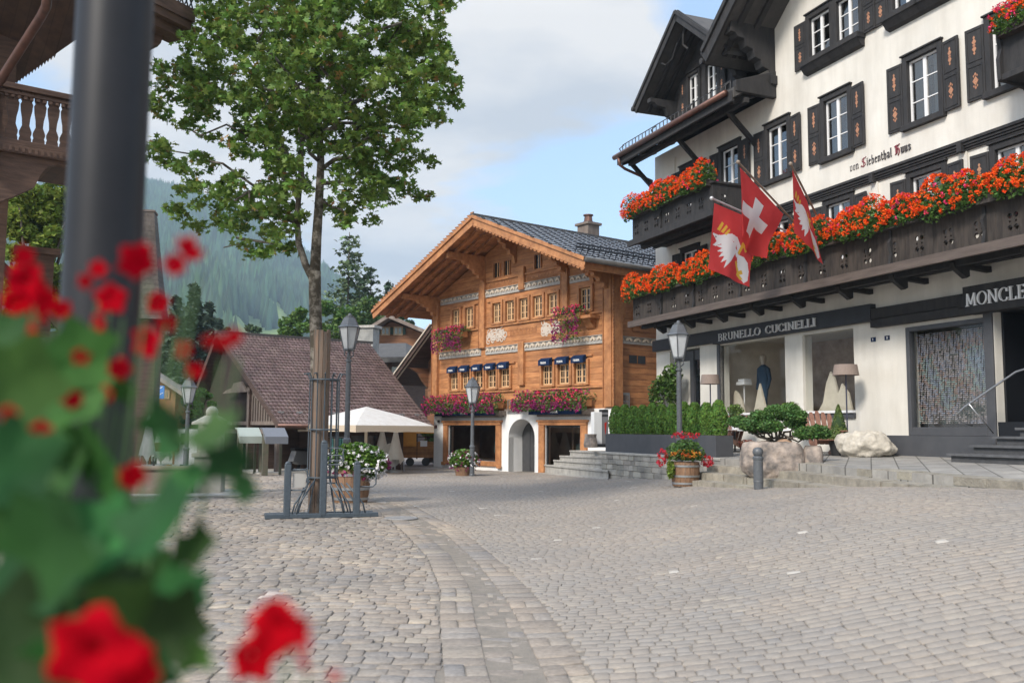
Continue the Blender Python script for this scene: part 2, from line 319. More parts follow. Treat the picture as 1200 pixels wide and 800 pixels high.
# ================================================================== ground
def ground_mat():
    m = bpy.data.materials.new('paved_ground'); m.use_nodes = True; nt = m.node_tree; b = nt.nodes['Principled BSDF']; N = nt.nodes.new; L = nt.links.new
    b.inputs['Roughness'].default_value = .9
    tc = N('ShaderNodeTexCoord'); br = N('ShaderNodeTexBrick'); br.inputs['Scale'].default_value = 1; br.inputs['Brick Width'].default_value = .2; br.inputs['Row Height'].default_value = .2
    br.inputs['Mortar Size'].default_value = .012; br.inputs['Color1'].default_value = (.30, .27, .245, 1); br.inputs['Color2'].default_value = (.37, .335, .30, 1); br.inputs['Mortar'].default_value = (.20, .18, .16, 1)
    n = N('ShaderNodeTexNoise'); n.inputs['Scale'].default_value = 1.5; mxv = N('ShaderNodeMixRGB'); mxv.blend_type = 'ADD'; mxv.inputs[0].default_value = .12
    L(tc.outputs['Object'], n.inputs[0]); L(tc.outputs['Object'], mxv.inputs[1]); L(n.outputs['Color'], mxv.inputs[2]); L(mxv.outputs[0], br.inputs[0])
    n2 = N('ShaderNodeTexNoise'); n2.inputs['Scale'].default_value = .35; n2.inputs['Detail'].default_value = 6; L(tc.outputs['Object'], n2.inputs[0])
    r = N('ShaderNodeValToRGB'); r.color_ramp.elements[0].color = (.8, .8, .82, 1); r.color_ramp.elements[1].color = (1.1, 1.08, 1.05, 1); r.color_ramp.elements[0].position = .3; r.color_ramp.elements[1].position = .7; L(n2.outputs[0], r.inputs[0])
    mu = N('ShaderNodeMixRGB'); mu.blend_type = 'MULTIPLY'; mu.inputs[0].default_value = 1; L(br.outputs[0], mu.inputs[1]); L(r.outputs[0], mu.inputs[2]); L(mu.outputs[0], b.inputs['Base Color'])
    return m
def stone_mat(name='sett_stone', dust=0.):
    m = bpy.data.materials.new(name); m.use_nodes = True; nt = m.node_tree; b = nt.nodes['Principled BSDF']; N = nt.nodes.new; L = nt.links.new
    b.inputs['Roughness'].default_value = .82; b.inputs['Specular IOR Level'].default_value = .35
    tc = N('ShaderNodeTexCoord'); ge = N('ShaderNodeNewGeometry')
    r = N('ShaderNodeValToRGB'); e = r.color_ramp.elements; e[0].position = 0; e[0].color = (.265, .238, .212, 1); e[1].position = 1; e[1].color = (.40, .36, .305, 1)
    for p, c in ((.25, (.292, .263, .235)), (.5, (.325, .287, .25)), (.7, (.285, .272, .262)), (.93, (.335, .30, .26))): x = e.new(p); x.color = (*c, 1)
    L(ge.outputs['Random Per Island'], r.inputs[0])
    n = N('ShaderNodeTexNoise'); n.inputs['Scale'].default_value = 22; n.inputs['Detail'].default_value = 8; n.inputs['Roughness'].default_value = .7; L(tc.outputs['Object'], n.inputs[0])
    r2 = N('ShaderNodeValToRGB'); r2.color_ramp.elements[0].position = .3; r2.color_ramp.elements[1].position = .72; r2.color_ramp.elements[0].color = (.66, .65, .64, 1); r2.color_ramp.elements[1].color = (1.22, 1.20, 1.16, 1); L(n.outputs[0], r2.inputs[0])
    n3 = N('ShaderNodeTexNoise'); n3.inputs['Scale'].default_value = .45; n3.inputs['Detail'].default_value = 5; L(tc.outputs['Object'], n3.inputs[0])
    r3 = N('ShaderNodeValToRGB'); r3.color_ramp.elements[0].position = .34; r3.color_ramp.elements[1].position = .62; r3.color_ramp.elements[0].color = (.74, .745, .755, 1); r3.color_ramp.elements[1].color = (1.06, 1.0, .93, 1); L(n3.outputs[0], r3.inputs[0])
    a = N('ShaderNodeMixRGB'); a.blend_type = 'MULTIPLY'; a.inputs[0].default_value = 1; L(r.outputs[0], a.inputs[1]); L(r2.outputs[0], a.inputs[2])
    c = N('ShaderNodeMixRGB'); c.blend_type = 'MULTIPLY'; c.inputs[0].default_value = 1; L(a.outputs[0], c.inputs[1]); L(r3.outputs[0], c.inputs[2]); 
    if dust:
        n4 = N('ShaderNodeTexNoise'); n4.inputs['Scale'].default_value = .8; n4.inputs['Detail'].default_value = 8; n4.inputs['Roughness'].default_value = .7; L(tc.outputs['Object'], n4.inputs[0])
        mr4 = N('ShaderNodeMapRange'); mr4.inputs[1].default_value = .35; mr4.inputs[2].default_value = .65; mr4.inputs[3].default_value = dust - .25; mr4.inputs[4].default_value = dust + .25; L(n4.outputs[0], mr4.inputs[0])
        dm4 = N('ShaderNodeMixRGB'); L(mr4.outputs[0], dm4.inputs[0]); L(c.outputs[0], dm4.inputs[1]); dm4.inputs[2].default_value = (.262, .236, .207, 1); c = dm4
    L(c.outputs[0], b.inputs['Base Color'])
    bm = N('ShaderNodeBump'); bm.inputs['Strength'].default_value = .5; bm.inputs['Distance'].default_value = .01; L(n.outputs[0], bm.inputs['Height']); L(bm.outputs[0], b.inputs['Normal'])
    return m
GROUND = ground_mat(); SETT = stone_mat(); SETTR = stone_mat('dusty_sett_stone', .55); SETTW = mat('pale_sett_stone', (.46, .43, .38), .85, c2=(.40, .36, .31), ns=20)
JOINT = mat('sandy_joint', (.23, .20, .165), .95, c2=(.17, .15, .125), ns=9, bump=.4, bs=50)
xs = np.unique(np.concatenate([np.linspace(-900, -30, 16), np.arange(-30, 30, .5), np.linspace(30, 900, 16)]))
ys = np.unique(np.concatenate([np.linspace(-60, -4, 8), np.arange(-4, 60, .5), np.linspace(60, 2300, 26)]))
X, Y = np.meshgrid(xs, ys); Z = gnp(X, Y) - .012
V = np.stack([X, Y, Z], -1).reshape(-1, 3); nx, ny = len(xs), len(ys)
ii = np.arange(nx * ny).reshape(ny, nx); Fc = np.stack([ii[:-1, :-1], ii[:-1, 1:], ii[1:, 1:], ii[1:, :-1]], -1).reshape(-1, 4)
gi = ((V[Fc[:, 0], 1] >= 2) & (V[Fc[:, 0], 1] < 38) & (np.abs(V[Fc[:, 0], 0]) < 24)).astype(int)
far = (V[Fc[:, 0], 1] > 75); gi[far] = 2
MEADOW = mat('valley_meadow', (.06, .11, .03), .95, c2=(.10, .16, .045), ns=.03)
tag(npmesh('ground', V, Fc, [GROUND, JOINT, MEADOW], mi=gi, smooth=True), kind='structure')

# the paving: stones laid in rows, with a curved gutter band of larger stones
BL = np.array([(-.30, 3), (-.418, 6.04), (-.613, 8.2), (-.70, 9.5), (-1.074, 12.04), (-1.76, 15.06), (-2.756, 19.06), (-4.39, 24.2), (-7.5, 31), (-11, 38)])
BR = np.array([(.68, 3), (.552, 5.99), (.422, 7.5), (.262, 9.04), (-.084, 11.33), (-.805, 15.12), (-2.187, 20.2), (-3.9, 25.3), (-7.0, 32), (-10.2, 38)])
xL = lambda y: np.interp(y, BL[:, 1], BL[:, 0]); xR = lambda y: np.interp(y, BR[:, 1], BR[:, 0])
def uvR(x, y):
    dx, dy = x - FR.o[0], y - FR.o[1]; return dx * FR.u[0] + dy * FR.u[1], dx * FR.n[0] + dy * FR.n[1]
def edge_v(u): return np.interp(u, [-8, -7.9, 1.96, 8.0, 9.3, 11.3, 14.8, 17.2, 26], [-9, 1.4, 3.0, 3.05, 3.05, 3.25, 3.82, 4.21, 5.9])
S = []   # cx, cy, hw, hd, rot, tilt, dz, mat
def rows(x0, x1, y0, y1, wmin, wmax, dmin, dmax, gap, tilt, dz, side, warp=.12, ang=0.):
    y = y0; ca, sa = math.cos(ang), math.sin(ang)
    while y < y1:
        d = rng.uniform(dmin, dmax); x = x0 - rng.uniform(0, wmax)
        while x < x1:
            wd = rng.uniform(wmin, wmax); cx, cy = x + wd / 2, y + d / 2; x += wd
            qx, qy = cx * ca - cy * sa, cx * sa + cy * ca
            qy += warp * math.sin(qx * .9 + .35 * qy) + .06 * math.sin(qx * 2.7)
            if qy < 2.6 or qy > 37 or abs(qx) > .64 * qy + 1.6: continue
            if side == 'L' and qx + wd / 2 > xL(qy) - .004:
                e = xL(qy) - .004; l_ = qx - wd / 2
                if e - l_ < .05: continue
                wd = e - l_; qx = l_ + wd / 2
            if side == 'R' and qx - wd / 2 < xR(qy) + .004:
                e = xR(qy) + .004; l_ = qx + wd / 2
                if l_ - e < .05: continue
                wd = l_ - e; qx = l_ - wd / 2
            u, v = uvR(qx, qy)
            if u < 27 and v < edge_v(u) - .1: continue
            if qy > 30 and (qx + 3.3) * .607 - (qy - 40.37) * .795 > -.3 and ((qx + 3.3) * -.795 + (qy - 40.37) * -.607) < 0.0: continue
            S.append((qx, qy, wd / 2 - gap * rng.uniform(.7, 1.5), d / 2 - gap * rng.uniform(.7, 1.4), ang + rng.normal() * .035, rng.normal() * tilt, rng.normal() * tilt, rng.normal() * dz, 1 if rng.random() < .002 else (2 if side == 'R' else 0)))
        y += d
rows(-24, 2, 2.6, 37, .12, .24, .12, .19, .0036, .034, .0050, 'L')
rows(-14, 26, -4, 40, .10, .18, .09, .145, .0020, .010, .0013, 'R', .05, -.10)
y = 2.7
while y < 37:                            # the two edge courses of the band
    d = rng.uniform(.17, .36) ; yc = y + d / 2; sl = math.atan2(xL(yc + .3) - xL(yc - .3), .6)
    for x0, s in ((xL(yc), 1), (xR(yc), -1)):
        if rng.random() < .35:
            for q_ in (.076, .228): S.append((x0 + s * q_, yc, .071, d / 2 - .004, -sl, rng.normal() * .02, rng.normal() * .02, rng.normal() * .003, 0))
            continue
        S.append((x0 + s * .152, yc, .148, d / 2 - .004, -sl, rng.normal() * .010, rng.normal() * .012, rng.normal() * .002, 0))
    y += d
y = 2.7
while y < 37:                            # the gutter between them
    d = rng.uniform(.13, .2); yc = y + d / 2; a, b = xL(yc) + .302, xR(yc) - .302; sl = math.atan2(xL(yc + .3) - xL(yc - .3), .6); x = a
    while x < b - .05:
        wd = min(rng.uniform(.13, .26), b - x)
        if b - x - wd < .07: wd = b - x
        t = (x + wd / 2 - a) / max(.1, b - a)
        S.append((x + wd / 2, yc + .03 * math.sin(9 * t), wd / 2 - .004, d / 2 - .0045, -sl * .8, (t - .5) * -.10 + rng.normal() * .03, rng.normal() * .05, -.018 * (1 - (2 * t - 1) ** 2) + rng.normal() * .004, 1 if rng.random() < .02 else 0)); x += wd
    y += d
S = np.array(S); n = len(S)
cor = np.array([(-1, -1), (1, -1), (1, 1), (-1, 1)])
V = np.zeros((n, 12, 3)); jx = rng.normal(size=(n, 4, 2)) * .004
ztop = gnp(S[:, 0], S[:, 1]) + S[:, 7]
for ring, (ins, dz) in enumerate(((0, -.06), (0, -.006), (.0065, 0))):
    lx = cor[None, :, 0] * (S[:, 2, None] - ins) + jx[:, :, 0]; ly = cor[None, :, 1] * (S[:, 3, None] - ins) + jx[:, :, 1]
    c_, s_ = np.cos(S[:, 4, None]), np.sin(S[:, 4, None])
    V[:, ring * 4:ring * 4 + 4, 0] = S[:, 0, None] + lx * c_ - ly * s_; V[:, ring * 4:ring * 4 + 4, 1] = S[:, 1, None] + lx * s_ + ly * c_
    V[:, ring * 4:ring * 4 + 4, 2] = gnp(V[:, ring * 4:ring * 4 + 4, 0], V[:, ring * 4:ring * 4 + 4, 1]) + S[:, 7, None] + dz + lx * S[:, 5, None] + ly * S[:, 6, None]
Q = [(8, 9, 10, 11)] + [(r * 4 + i, r * 4 + (i + 1) % 4, r * 4 + 4 + (i + 1) % 4, r * 4 + 4 + i) for r in (0, 1) for i in range(4)]
Fc = (np.arange(n)[:, None, None] * 12 + np.array(Q)[None]).reshape(-1, 4)
tag(npmesh('cobbled_road', V.reshape(-1, 3), Fc, [SETT, SETTW, SETTR], mi=np.repeat(S[:, 8].astype(int), 9)), kind='structure')

# ------------------------------------------------------------------ hills, forest
def crest(t):   # tan of the elevation of the ridge for a direction x / y
    return np.interp(t, [-.9, -.56, -.47, -.406, -.36, -.323, -.277, -.24, -.194, -.15, -.1, 0, .5, .9], [.20, .255, .262, .262, .252, .243, .214, .192, .158, .128, .09, .05, .05, .06])
RC = 1500.
def hill(t, r):
    k = np.clip((r - 330) / (RC - 330), 0, 1); prof = np.where(r < RC, k ** 1.25, np.clip(1 - (r - RC) / 900, 0, 1))
    bump = 22 * np.sin(t * 31 + r * .008) * np.sin(r * .0055 + t * 7) + 10 * np.sin(t * 83 + r * .013)
    return (crest(t) * RC * prof + bump * np.clip(k * 1.6, 0, 1) * np.clip(1.2 - k, 0, 1) * (t < .1)) - 1.2 * (k <= 0)
ts = np.linspace(-.95, .95, 200); rs = np.concatenate([np.linspace(250, 1500, 60), np.linspace(1560, 2250, 10)])
T, RR = np.meshgrid(ts, rs); V = np.stack([T * RR, RR, hill(T, RR)], -1).reshape(-1, 3)
ii = np.arange(len(ts) * len(rs)).reshape(len(rs), len(ts)); Fc = np.stack([ii[:-1, :-1], ii[:-1, 1:], ii[1:, 1:], ii[1:, :-1]], -1).reshape(-1, 4)
HILLM = mat('hill_meadow', (.20, .27, .08), .95, c2=(.09, .15, .05), ns=.012, nlo=.42, nhi=.56)
tag(npmesh('hills', V, Fc, HILLM, smooth=True), kind='structure')
nC = 26000; t = rng.uniform(-.62, -.04, nC); r = RC * np.sqrt(rng.uniform(.09, 1.02, nC)); r[:1500] = RC * rng.uniform(.985, 1.01, 1500)
k = (r - 330) / (RC - 330); el = hill(t, r) / r
mead = (np.sin(t * 26 + 1.2) + np.sin(r * .011 + t * 18) > .25) & (el < .125) | ((np.sin(t * 60 + r * .02) > .93) & (el < .19))
mead |= (np.abs(t + .275) < .075 + .02 * np.sin(r * .02)) & (el < .128 + .012 * np.sin(t * 90)) & (np.sin(t * 140 + r * .03) > -.75); mead |= (r < 480); keep = ~mead; t, r = t[keep], r[keep]; n = len(t)
h = rng.uniform(17, 30, n); rad = h * rng.uniform(.14, .2, n); z0 = hill(t, r) - 2; a = np.arange(5) * 2 * math.pi / 5
V = np.zeros((n, 6, 3)); V[:, :5, 0] = (t * r)[:, None] + rad[:, None] * np.cos(a); V[:, :5, 1] = r[:, None] + rad[:, None] * np.sin(a); V[:, :5, 2] = z0[:, None]
V[:, 5, 0] = t * r; V[:, 5, 1] = r; V[:, 5, 2] = z0 + h
Fc = (np.arange(n)[:, None, None] * 6 + np.array([(i, (i + 1) % 5, 5) for i in range(5)])[None]).reshape(-1, 3)
tag(npmesh('hillside_forest', V.reshape(-1, 3), Fc, mat('far_spruce', (.022, .055, .028), .95, c2=(.04, .085, .035), ns=.006, island=.6)), 'dense dark spruce forest covering the far hillside', 'forest', kind='stuff')
# ------------------------------------------------------------------ haze
hz = MB().box(-1700, 1700, -80, 2330, -3, 455).build('haze', bpy.data.materials.new('haze_air')); hz['kind'] = 'stuff'; hz['label'] = 'thin blue air between the square and the far hill'
hm = hz.data.materials[0]; hm.use_nodes = True; nt = hm.node_tree; nt.nodes.clear(); o = nt.nodes.new('ShaderNodeOutputMaterial'); pv = nt.nodes.new('ShaderNodeVolumePrincipled')
pv.inputs['Color'].default_value = (.64, .83, 1, 1); pv.inputs['Density'].default_value = .00034; pv.inputs['Anisotropy'].default_value = .1; nt.links.new(pv.outputs[0], o.inputs['Volume'])

# ------------------------------------------------------------------ terrace in front of the white house
PAVE = mat('terrace_paving', (.22, .212, .20), .9, c2=(.33, .318, .295), ns=2.5, bump=.3, bs=20)
_nt = PAVE.node_tree; _br = _nt.nodes.new('ShaderNodeTexBrick'); _br.inputs['Scale'].default_value = 1; _br.inputs['Brick Width'].default_value = .9; _br.inputs['Row Height'].default_value = .45; _br.inputs['Mortar Size'].default_value = .012; _br.inputs['Color1'].default_value = (.85, .85, .85, 1); _br.inputs['Color2'].default_value = (1.1, 1.08, 1.05, 1); _br.inputs['Mortar'].default_value = (.35, .34, .32, 1)
_mp = _nt.nodes.new('ShaderNodeMapping'); _mp.inputs['Rotation'].default_value = (0, 0, FR.rot); _tc = _nt.nodes.new('ShaderNodeTexCoord'); _nt.links.new(_tc.outputs['Object'], _mp.inputs[0]); _nt.links.new(_mp.outputs[0], _br.inputs[0]); _mu = _nt.nodes.new('ShaderNodeMixRGB'); _mu.blend_type = 'MULTIPLY'; _mu.inputs[0].default_value = 1
_b = _nt.nodes['Principled BSDF']; _src = _b.inputs['Base Color'].links[0].from_socket; _nt.links.new(_src, _mu.inputs[1]); _nt.links.new(_br.outputs[0], _mu.inputs[2]); _nt.links.new(_mu.outputs[0], _b.inputs['Base Color'])
us = [-8, -3, 0, 1.96, 4, 6, 8.0, 8.6, 9.3, 10.3, 11.3, 12.5, 14.8, 17.2, 20, 26]
def slab(name, off, drop, u0, thick, mt, inner=None, u1=26, kind='structure'):
    mb = MB(); U = [u for u in np.unique(np.concatenate([us, np.arange(-8, 26, .7)])) if u0 <= u <= u1]
    for a, b in zip(U[:-1], U[1:]):
        jv = 0 if inner is None else random.uniform(-.018, .018); va, vb = edge_v(a) + off + jv, edge_v(b) + off + jv + (0 if inner is None else random.uniform(-.01, .01));
        if inner is not None: b -= .008
        ia, ib = (0, 0) if inner is None else (va - inner, vb - inner)
        dj = 0 if inner is None else random.uniform(-.006, .006); za = lambda v: 1.1 - .04 * v - drop + dj
        q = [FR.P(a, ia, za(ia)), FR.P(b, ib, za(ib)), FR.P(b, vb, za(vb)), FR.P(a, va, za(va))]
        lo = [p - Vector((0, 0, thick)) for p in q]
        mb.add(q + lo, [(0, 3, 2, 1), (4, 5, 6, 7), (3, 7, 6, 2)] + ([(0, 4, 7, 3)] if (a == U[0] or inner is not None) else []) + ([(1, 2, 6, 5)] if (b == U[-1] or inner is not None) else []))
    o = mb.build(name, mt); return tag(o, kind=kind)
slab('terrace', 0, 0, 1.9, 1.1, PAVE)
KERB = mat('granite_kerb', (.34, .31, .25), .92, c2=(.17, .155, .13), ns=5, bump=.8, bs=30, island=.12, nlo=.3, nhi=.75)
slab('terrace_kerb', .0, -.004, 11.0, .13, KERB, .32)
root = empty('stone_steps', FR.P(10, 3.3, .9), 0, 'low granite steps climbing from the square to the shop terrace behind the black bollard', 'steps')
for k in range(1, 4):
    o = slab('step', .34 * k, .145 * k, 8.05, .30, KERB, .50, 22); del o['kind']; o.parent = root; o.matrix_parent_inverse = Matrix.Translation(-Vector(root.location))
# stairs between the honey chalet and the terrace
root = empty('stone_stairs', at(675, 556, 30), 0, 'grey stone stairs rising beside the arched door to the hedge terrace', 'stairs'); inv_ = Matrix.Translation(-Vector(root.location))
def on_chalet(px, py):
    P = FC.P(FC.px(px, .02), .02, 0); P.z = EYE + (504 - py) / F * P.y; return P
STR = [(on_chalet(a, b), Vector(at(713, c, 26.5 + .32 * k))) for k, (a, b, c) in enumerate(((630, 553, 560.5), (638, 543.5, 551), (649, 538, 542.5), (656, 533, 535), (668, 527, 529.5)))]
STR.append((on_chalet(700, 525), Vector(at(722, 527, 31))))
for k in range(5):
    (a, b), (c, d) = STR[k], STR[k + 1]; c, d = Vector((c.x, c.y, a.z + .004)), Vector((d.x, d.y, b.z + .004)); nz = Vector((-.025, -.05, 0)); h_ = Vector((0, 0, .05))
    if k == 4: c = c + Vector((1.5, 3, 0)); d = d + Vector((3, 3, 0))
    lo = [Vector((p.x, p.y, p.z - .9)) for p in (a, b)]
    mb = MB().add([a, b, d, c] + lo, [(0, 1, 2, 3), (0, 4, 5, 1)]); mb.add([a + nz, b + nz, b, a, a + nz - h_, b + nz - h_], [(0, 1, 2, 3), (0, 4, 5, 1)])
    o = mb.build('step', STONE); o.parent = root; o.matrix_parent_inverse = inv_
# retaining wall of squared stones
root = empty('retaining_wall', FR.P(2.0, 3.0, 0), FR.rot, 'low wall of squared grey stones under the hedge box', 'wall')
mb = MB(); z = .0
for rI, hh in enumerate((.17, .16, .16, .15, .14, .14)):
    x = 0.0
    while x < 6.05:
        wd = min(random.uniform(.22, .5), 6.1 - x); zo = z
        if 1.1 - .12 - .03 > zo: mb.box(x + .006, x + wd - .006, -.03 - random.uniform(0, .025), .3, zo + .005, zo + hh - .005)
        x += wd
    z += hh
mb.build('stone_courses', mat('squared_wall_stone', (.24, .23, .21), .92, c2=(.40, .37, .32), ns=2.2, bump=.6, bs=26, island=.25), root, bevel=.012)
MB().box(0.01, 6.09, 0, .28, -.1, .9).build('mortar', mat('wall_mortar', (.22, .21, .19), .95), root)
MB().box(-.05, 6.15, -.07, .32, .92, .985).build('coping', STONE, root, bevel=.01)
# ================================================================== stroke lettering (pen with a slanted nib)
def arc(cx, cy, rx, ry, a0, a1, n=10): return [(cx + rx * math.cos(R_(a0 + (a1 - a0) * i / n)), cy + ry * math.sin(R_(a0 + (a1 - a0) * i / n))) for i in range(n + 1)]
CAPS = {  # strokes on a height of 1; width last
 'B': ([[(.1, 0), (.1, 1)], [(0, 0), (.2, 0)], [(0, 1), (.2, 1)], [(.1, 1)] + arc(.32, .76, .22, .24, 90, -90) + [(.1, .52)], [(.1, .52)] + arc(.34, .26, .26, .26, 90, -90) + [(.1, 0)]], .66),
 'R': ([[(.1, 0), (.1, 1)], [(0, 0), (.2, 0)], [(0, 1), (.2, 1)], [(.1, 1)] + arc(.32, .75, .24, .25, 90, -90) + [(.1, .5)], [(.3, .5), (.6, 0)], [(.52, 0), (.72, 0)]], .72),
 'U': ([[(.1, 1)] + arc(.38, .3, .28, .3, 180, 360) + [(.66, 1)], [(0, 1), (.2, 1)], [(.58, 1), (.76, 1)]], .78),
 'N': ([[(.1, 0), (.1, 1)], [(.1, 1), (.7, 0)], [(.7, 0), (.7, 1)], [(0, 0), (.2, 0)], [(.6, 1), (.8, 1)], [(0, 1), (.12, 1)]], .82),
 'E': ([[(.1, 0), (.1, 1)], [(0, 0), (.55, 0), (.57, .18)], [(0, 1), (.52, 1), (.53, .84)], [(.1, .52), (.42, .52)], [(.42, .42), (.42, .62)]], .62),
 'L': ([[(.1, 0), (.1, 1)], [(0, 0), (.55, 0), (.57, .2)], [(0, 1), (.22, 1)]], .60),
 'O': ([arc(.42, .5, .40, .5, 0, 360, 20)], .86),
 'C': ([arc(.44, .5, .40, .5, 48, 312, 16), [(.70, .70), (.70, .95)], [(.70, .10), (.72, .25)]], .78),
 'I': ([[(.1, 0), (.1, 1)], [(0, 0), (.2, 0)], [(0, 1), (.2, 1)]], .26),
 'M': ([[(.1, 0), (.14, 1)], [(.14, 1), (.45, .1)], [(.45, .1), (.78, 1)], [(.78, 1), (.82, 0)], [(0, 0), (.2, 0)], [(.72, 0), (.92, 0)]], .94),
 'P': ([[(.1, 0), (.1, 1)], [(0, 0), (.2, 0)], [(.1, 1)] + arc(.34, .74, .26, .26, 90, -90) + [(.1, .48)]], .66),
 'A': ([[(.05, 0), (.38, 1)], [(.38, 1), (.72, 0)], [(.18, .36), (.58, .36)], [(-.03, 0), (.15, 0)], [(.62, 0), (.82, 0)]], .80),
 'D': ([[(.1, 0), (.1, 1)], [(.1, 1)] + arc(.3, .5, .42, .5, 90, -90, 12) + [(.1, 0)], [(0, 0), (.2, 0)]], .78),
 ' ': ([], .5)}
def dm(x, y0, y1): return [(x - .06, y1 - .05), (x, y1), (x, y0), (x + .07, y0 + .05)]
GOTH = {'v': ([dm(.08, .05, .6), [(.08, .05), (.2, 0), (.34, .1)], [(.34, .1), (.34, .55), (.22, .64)]], .46), 'o': ([[(.08, .52), (.08, .1), (.2, 0), (.34, .1), (.34, .52), (.2, .62), (.08, .52)]], .46),
 'n': ([dm(.08, 0, .6), [(.08, .5), (.24, .62), (.34, .52), (.34, .02), (.4, .06)]], .48), 'i': ([dm(.08, 0, .6), [(.05, .76), (.1, .82)]], .22), 'e': ([[(.34, .1), (.2, 0), (.08, .1), (.08, .5), (.2, .62), (.33, .5), (.1, .32)]], .44),
 'b': ([[(.08, 1.0), (.08, .05), (.22, 0), (.34, .1), (.34, .5), (.22, .6), (.08, .5)]], .46), 't': ([[(.1, .85), (.1, .1), (.2, 0), (.3, .08)], [(0, .6), (.26, .6)]], .34), 'h': ([[(.06, .95), (.08, 1.0), (.08, 0)], [(.08, .5), (.24, .62), (.34, .5), (.34, .05), (.24, -.15)]], .46),
 'a': ([[(.06, .55), (.2, .62), (.32, .52), (.32, .05), (.4, .03)], [(.32, .35), (.1, .26), (.08, .08), (.18, 0), (.32, .1)]], .48), 'l': ([[(.06, .95), (.08, 1.0), (.08, .06), (.16, 0)]], .22), 'u': ([dm(.08, .05, .6), [(.08, .05), (.2, 0), (.34, .1)], dm(.34, .0, .6)], .48),
 's': ([[(.32, .52), (.2, .62), (.08, .5), (.12, .38), (.32, .24), (.33, .1), (.2, 0), (.06, .1)]], .42),
 'S': ([[(.62, .95), (.4, 1.05), (.14, .9), (.12, .68), (.3, .55), (.56, .42), (.62, .2), (.42, 0), (.16, .02), (.02, .2)], [(.36, 1.0), (.36, .05)], [(.02, .2), (-.1, .05)], [(.62, .95), (.74, 1.08)]], .82),
 'H': ([[(.02, .92), (.16, 1.02), (.2, .9), (.2, .1), (.08, 0)], [(.36, 1.05), (.36, .1)], [(.2, .55), (.5, .68), (.66, .5), (.66, .1), (.5, -.18)], [(.36, 1.05), (.6, .98), (.7, 1.08)]], .86), ' ': ([], .34)}
def lettering(txt, h, font, nib=.15, ang=18, spacing=.09, depth=.02, width=None, caps=None):
    mb = MB(); x = 0; segs = []
    for ch in txt:
        st, wd = font[ch]
        for s in st:
            for a, b in zip(s[:-1], s[1:]): segs.append(((x + a[0]) * h, a[1] * h, (x + b[0]) * h, b[1] * h, 1 if (caps and ch in caps) else 0))
        x += wd + spacing
    tot = x * h; k = (width / tot) if width else 1; nx, nz = math.cos(R_(ang)) * nib * h / 2, math.sin(R_(ang)) * nib * h / 2; t2 = .022 * h
    for i, (a, b, c, d, m) in enumerate(segs):
        L_ = math.hypot(c - a, d - b) or 1; px, pz = -(d - b) / L_ * t2, (c - a) / L_ * t2
        pts = [(a * k - nx, b - nz), (a * k + nx, b + nz), (c * k + nx, d + nz), (c * k - nx, d - nz)]
        ar = abs((pts[1][0] - pts[0][0]) * (pts[3][1] - pts[0][1]) - (pts[1][1] - pts[0][1]) * (pts[3][0] - pts[0][0]))
        if ar < nib * h * L_ * .25:
            pts = [(a * k - nx * .9 - px, b - nz - pz), (a * k - nx * .9 + px, b - nz + pz), (c * k + nx * .9 + px, d + nz + pz), (c * k + nx * .9 - px, d + nz - pz)] if c >= a else [(a * k + nx - px, b - pz), (a * k + nx + px, b + pz), (c * k - nx + px, d + pz), (c * k - nx - px, d - pz)]
        mb.prism(pts, -depth - i * .00025, 0, 'y', m)
    return mb

# ================================================================== walls with real openings
def wall(mb, u0, u1, z0, z1, holes, y=0., rev=.2, m=0):
    us = sorted({u0, u1, *[h[0] for h in holes], *[h[1] for h in holes]}); zs = sorted({z0, z1, *[h[2] for h in holes], *[h[3] for h in holes]})
    us = [u for u in us if u0 <= u <= u1]; zs = [z for z in zs if z0 <= z <= z1]
    for a, b in zip(us[:-1], us[1:]):
        for c, d in zip(zs[:-1], zs[1:]):
            if any(h[0] < (a + b) / 2 < h[1] and h[2] < (c + d) / 2 < h[3] for h in holes): continue
            mb.add([(a, y, c), (b, y, c), (b, y, d), (a, y, d)], [(0, 1, 2, 3)], m)
    for a, b, c, d in holes:
        if rev: mb.add([(a, y, c), (b, y, c), (b, y, d), (a, y, d), (a, y + rev, c), (b, y + rev, c), (b, y + rev, d), (a, y + rev, d)], [(0, 4, 5, 1), (1, 5, 6, 2), (2, 6, 7, 3), (3, 7, 4, 0)], m)
def ornament(mb, cx, cz, s, y, kind, m):
    def d(x, z, a, b): mb.prism([(cx + x, cz + z - b), (cx + x + a, cz + z), (cx + x, cz + z + b), (cx + x - a, cz + z)], y - .006, y, 'y', m)
    if kind:
        d(0, 0, .085 * s, .12 * s); d(0, .17 * s, .035 * s, .05 * s); d(0, -.17 * s, .035 * s, .05 * s); d(.05 * s, .13 * s, .018, .03); d(-.05 * s, .13 * s, .018, .03); d(.05 * s, -.13 * s, .018, .03); d(-.05 * s, -.13 * s, .018, .03)
    else:
        d(0, .09 * s, .065 * s, .09 * s); d(0, -.09 * s, .065 * s, .09 * s); d(0, 0, .05 * s, .05 * s); d(0, .2 * s, .03, .04); d(0, -.2 * s, .03, .04)
def shutter_mb(wd, h):
    mb = MB(); mb.box(0, wd, -.05, -.005, 0, h)
    for z0, z1 in ((.05, h * .47), (h * .53, h - .05)):
        for a, b, c, d in ((.045, wd - .045, z0, z0 + .02), (.045, wd - .045, z1 - .02, z1), (.045, .062, z0, z1), (wd - .062, wd - .045, z0, z1)): mb.box(a, b, -.062, -.05, c, d, 0)
    ornament(mb, wd / 2, h * .26, .82 * min(1, h / 1.5), -.05, 1, 1); ornament(mb, wd / 2, h * .75, .82 * min(1, h / 1.5), -.05, 0, 1); return mb
WIN = {}
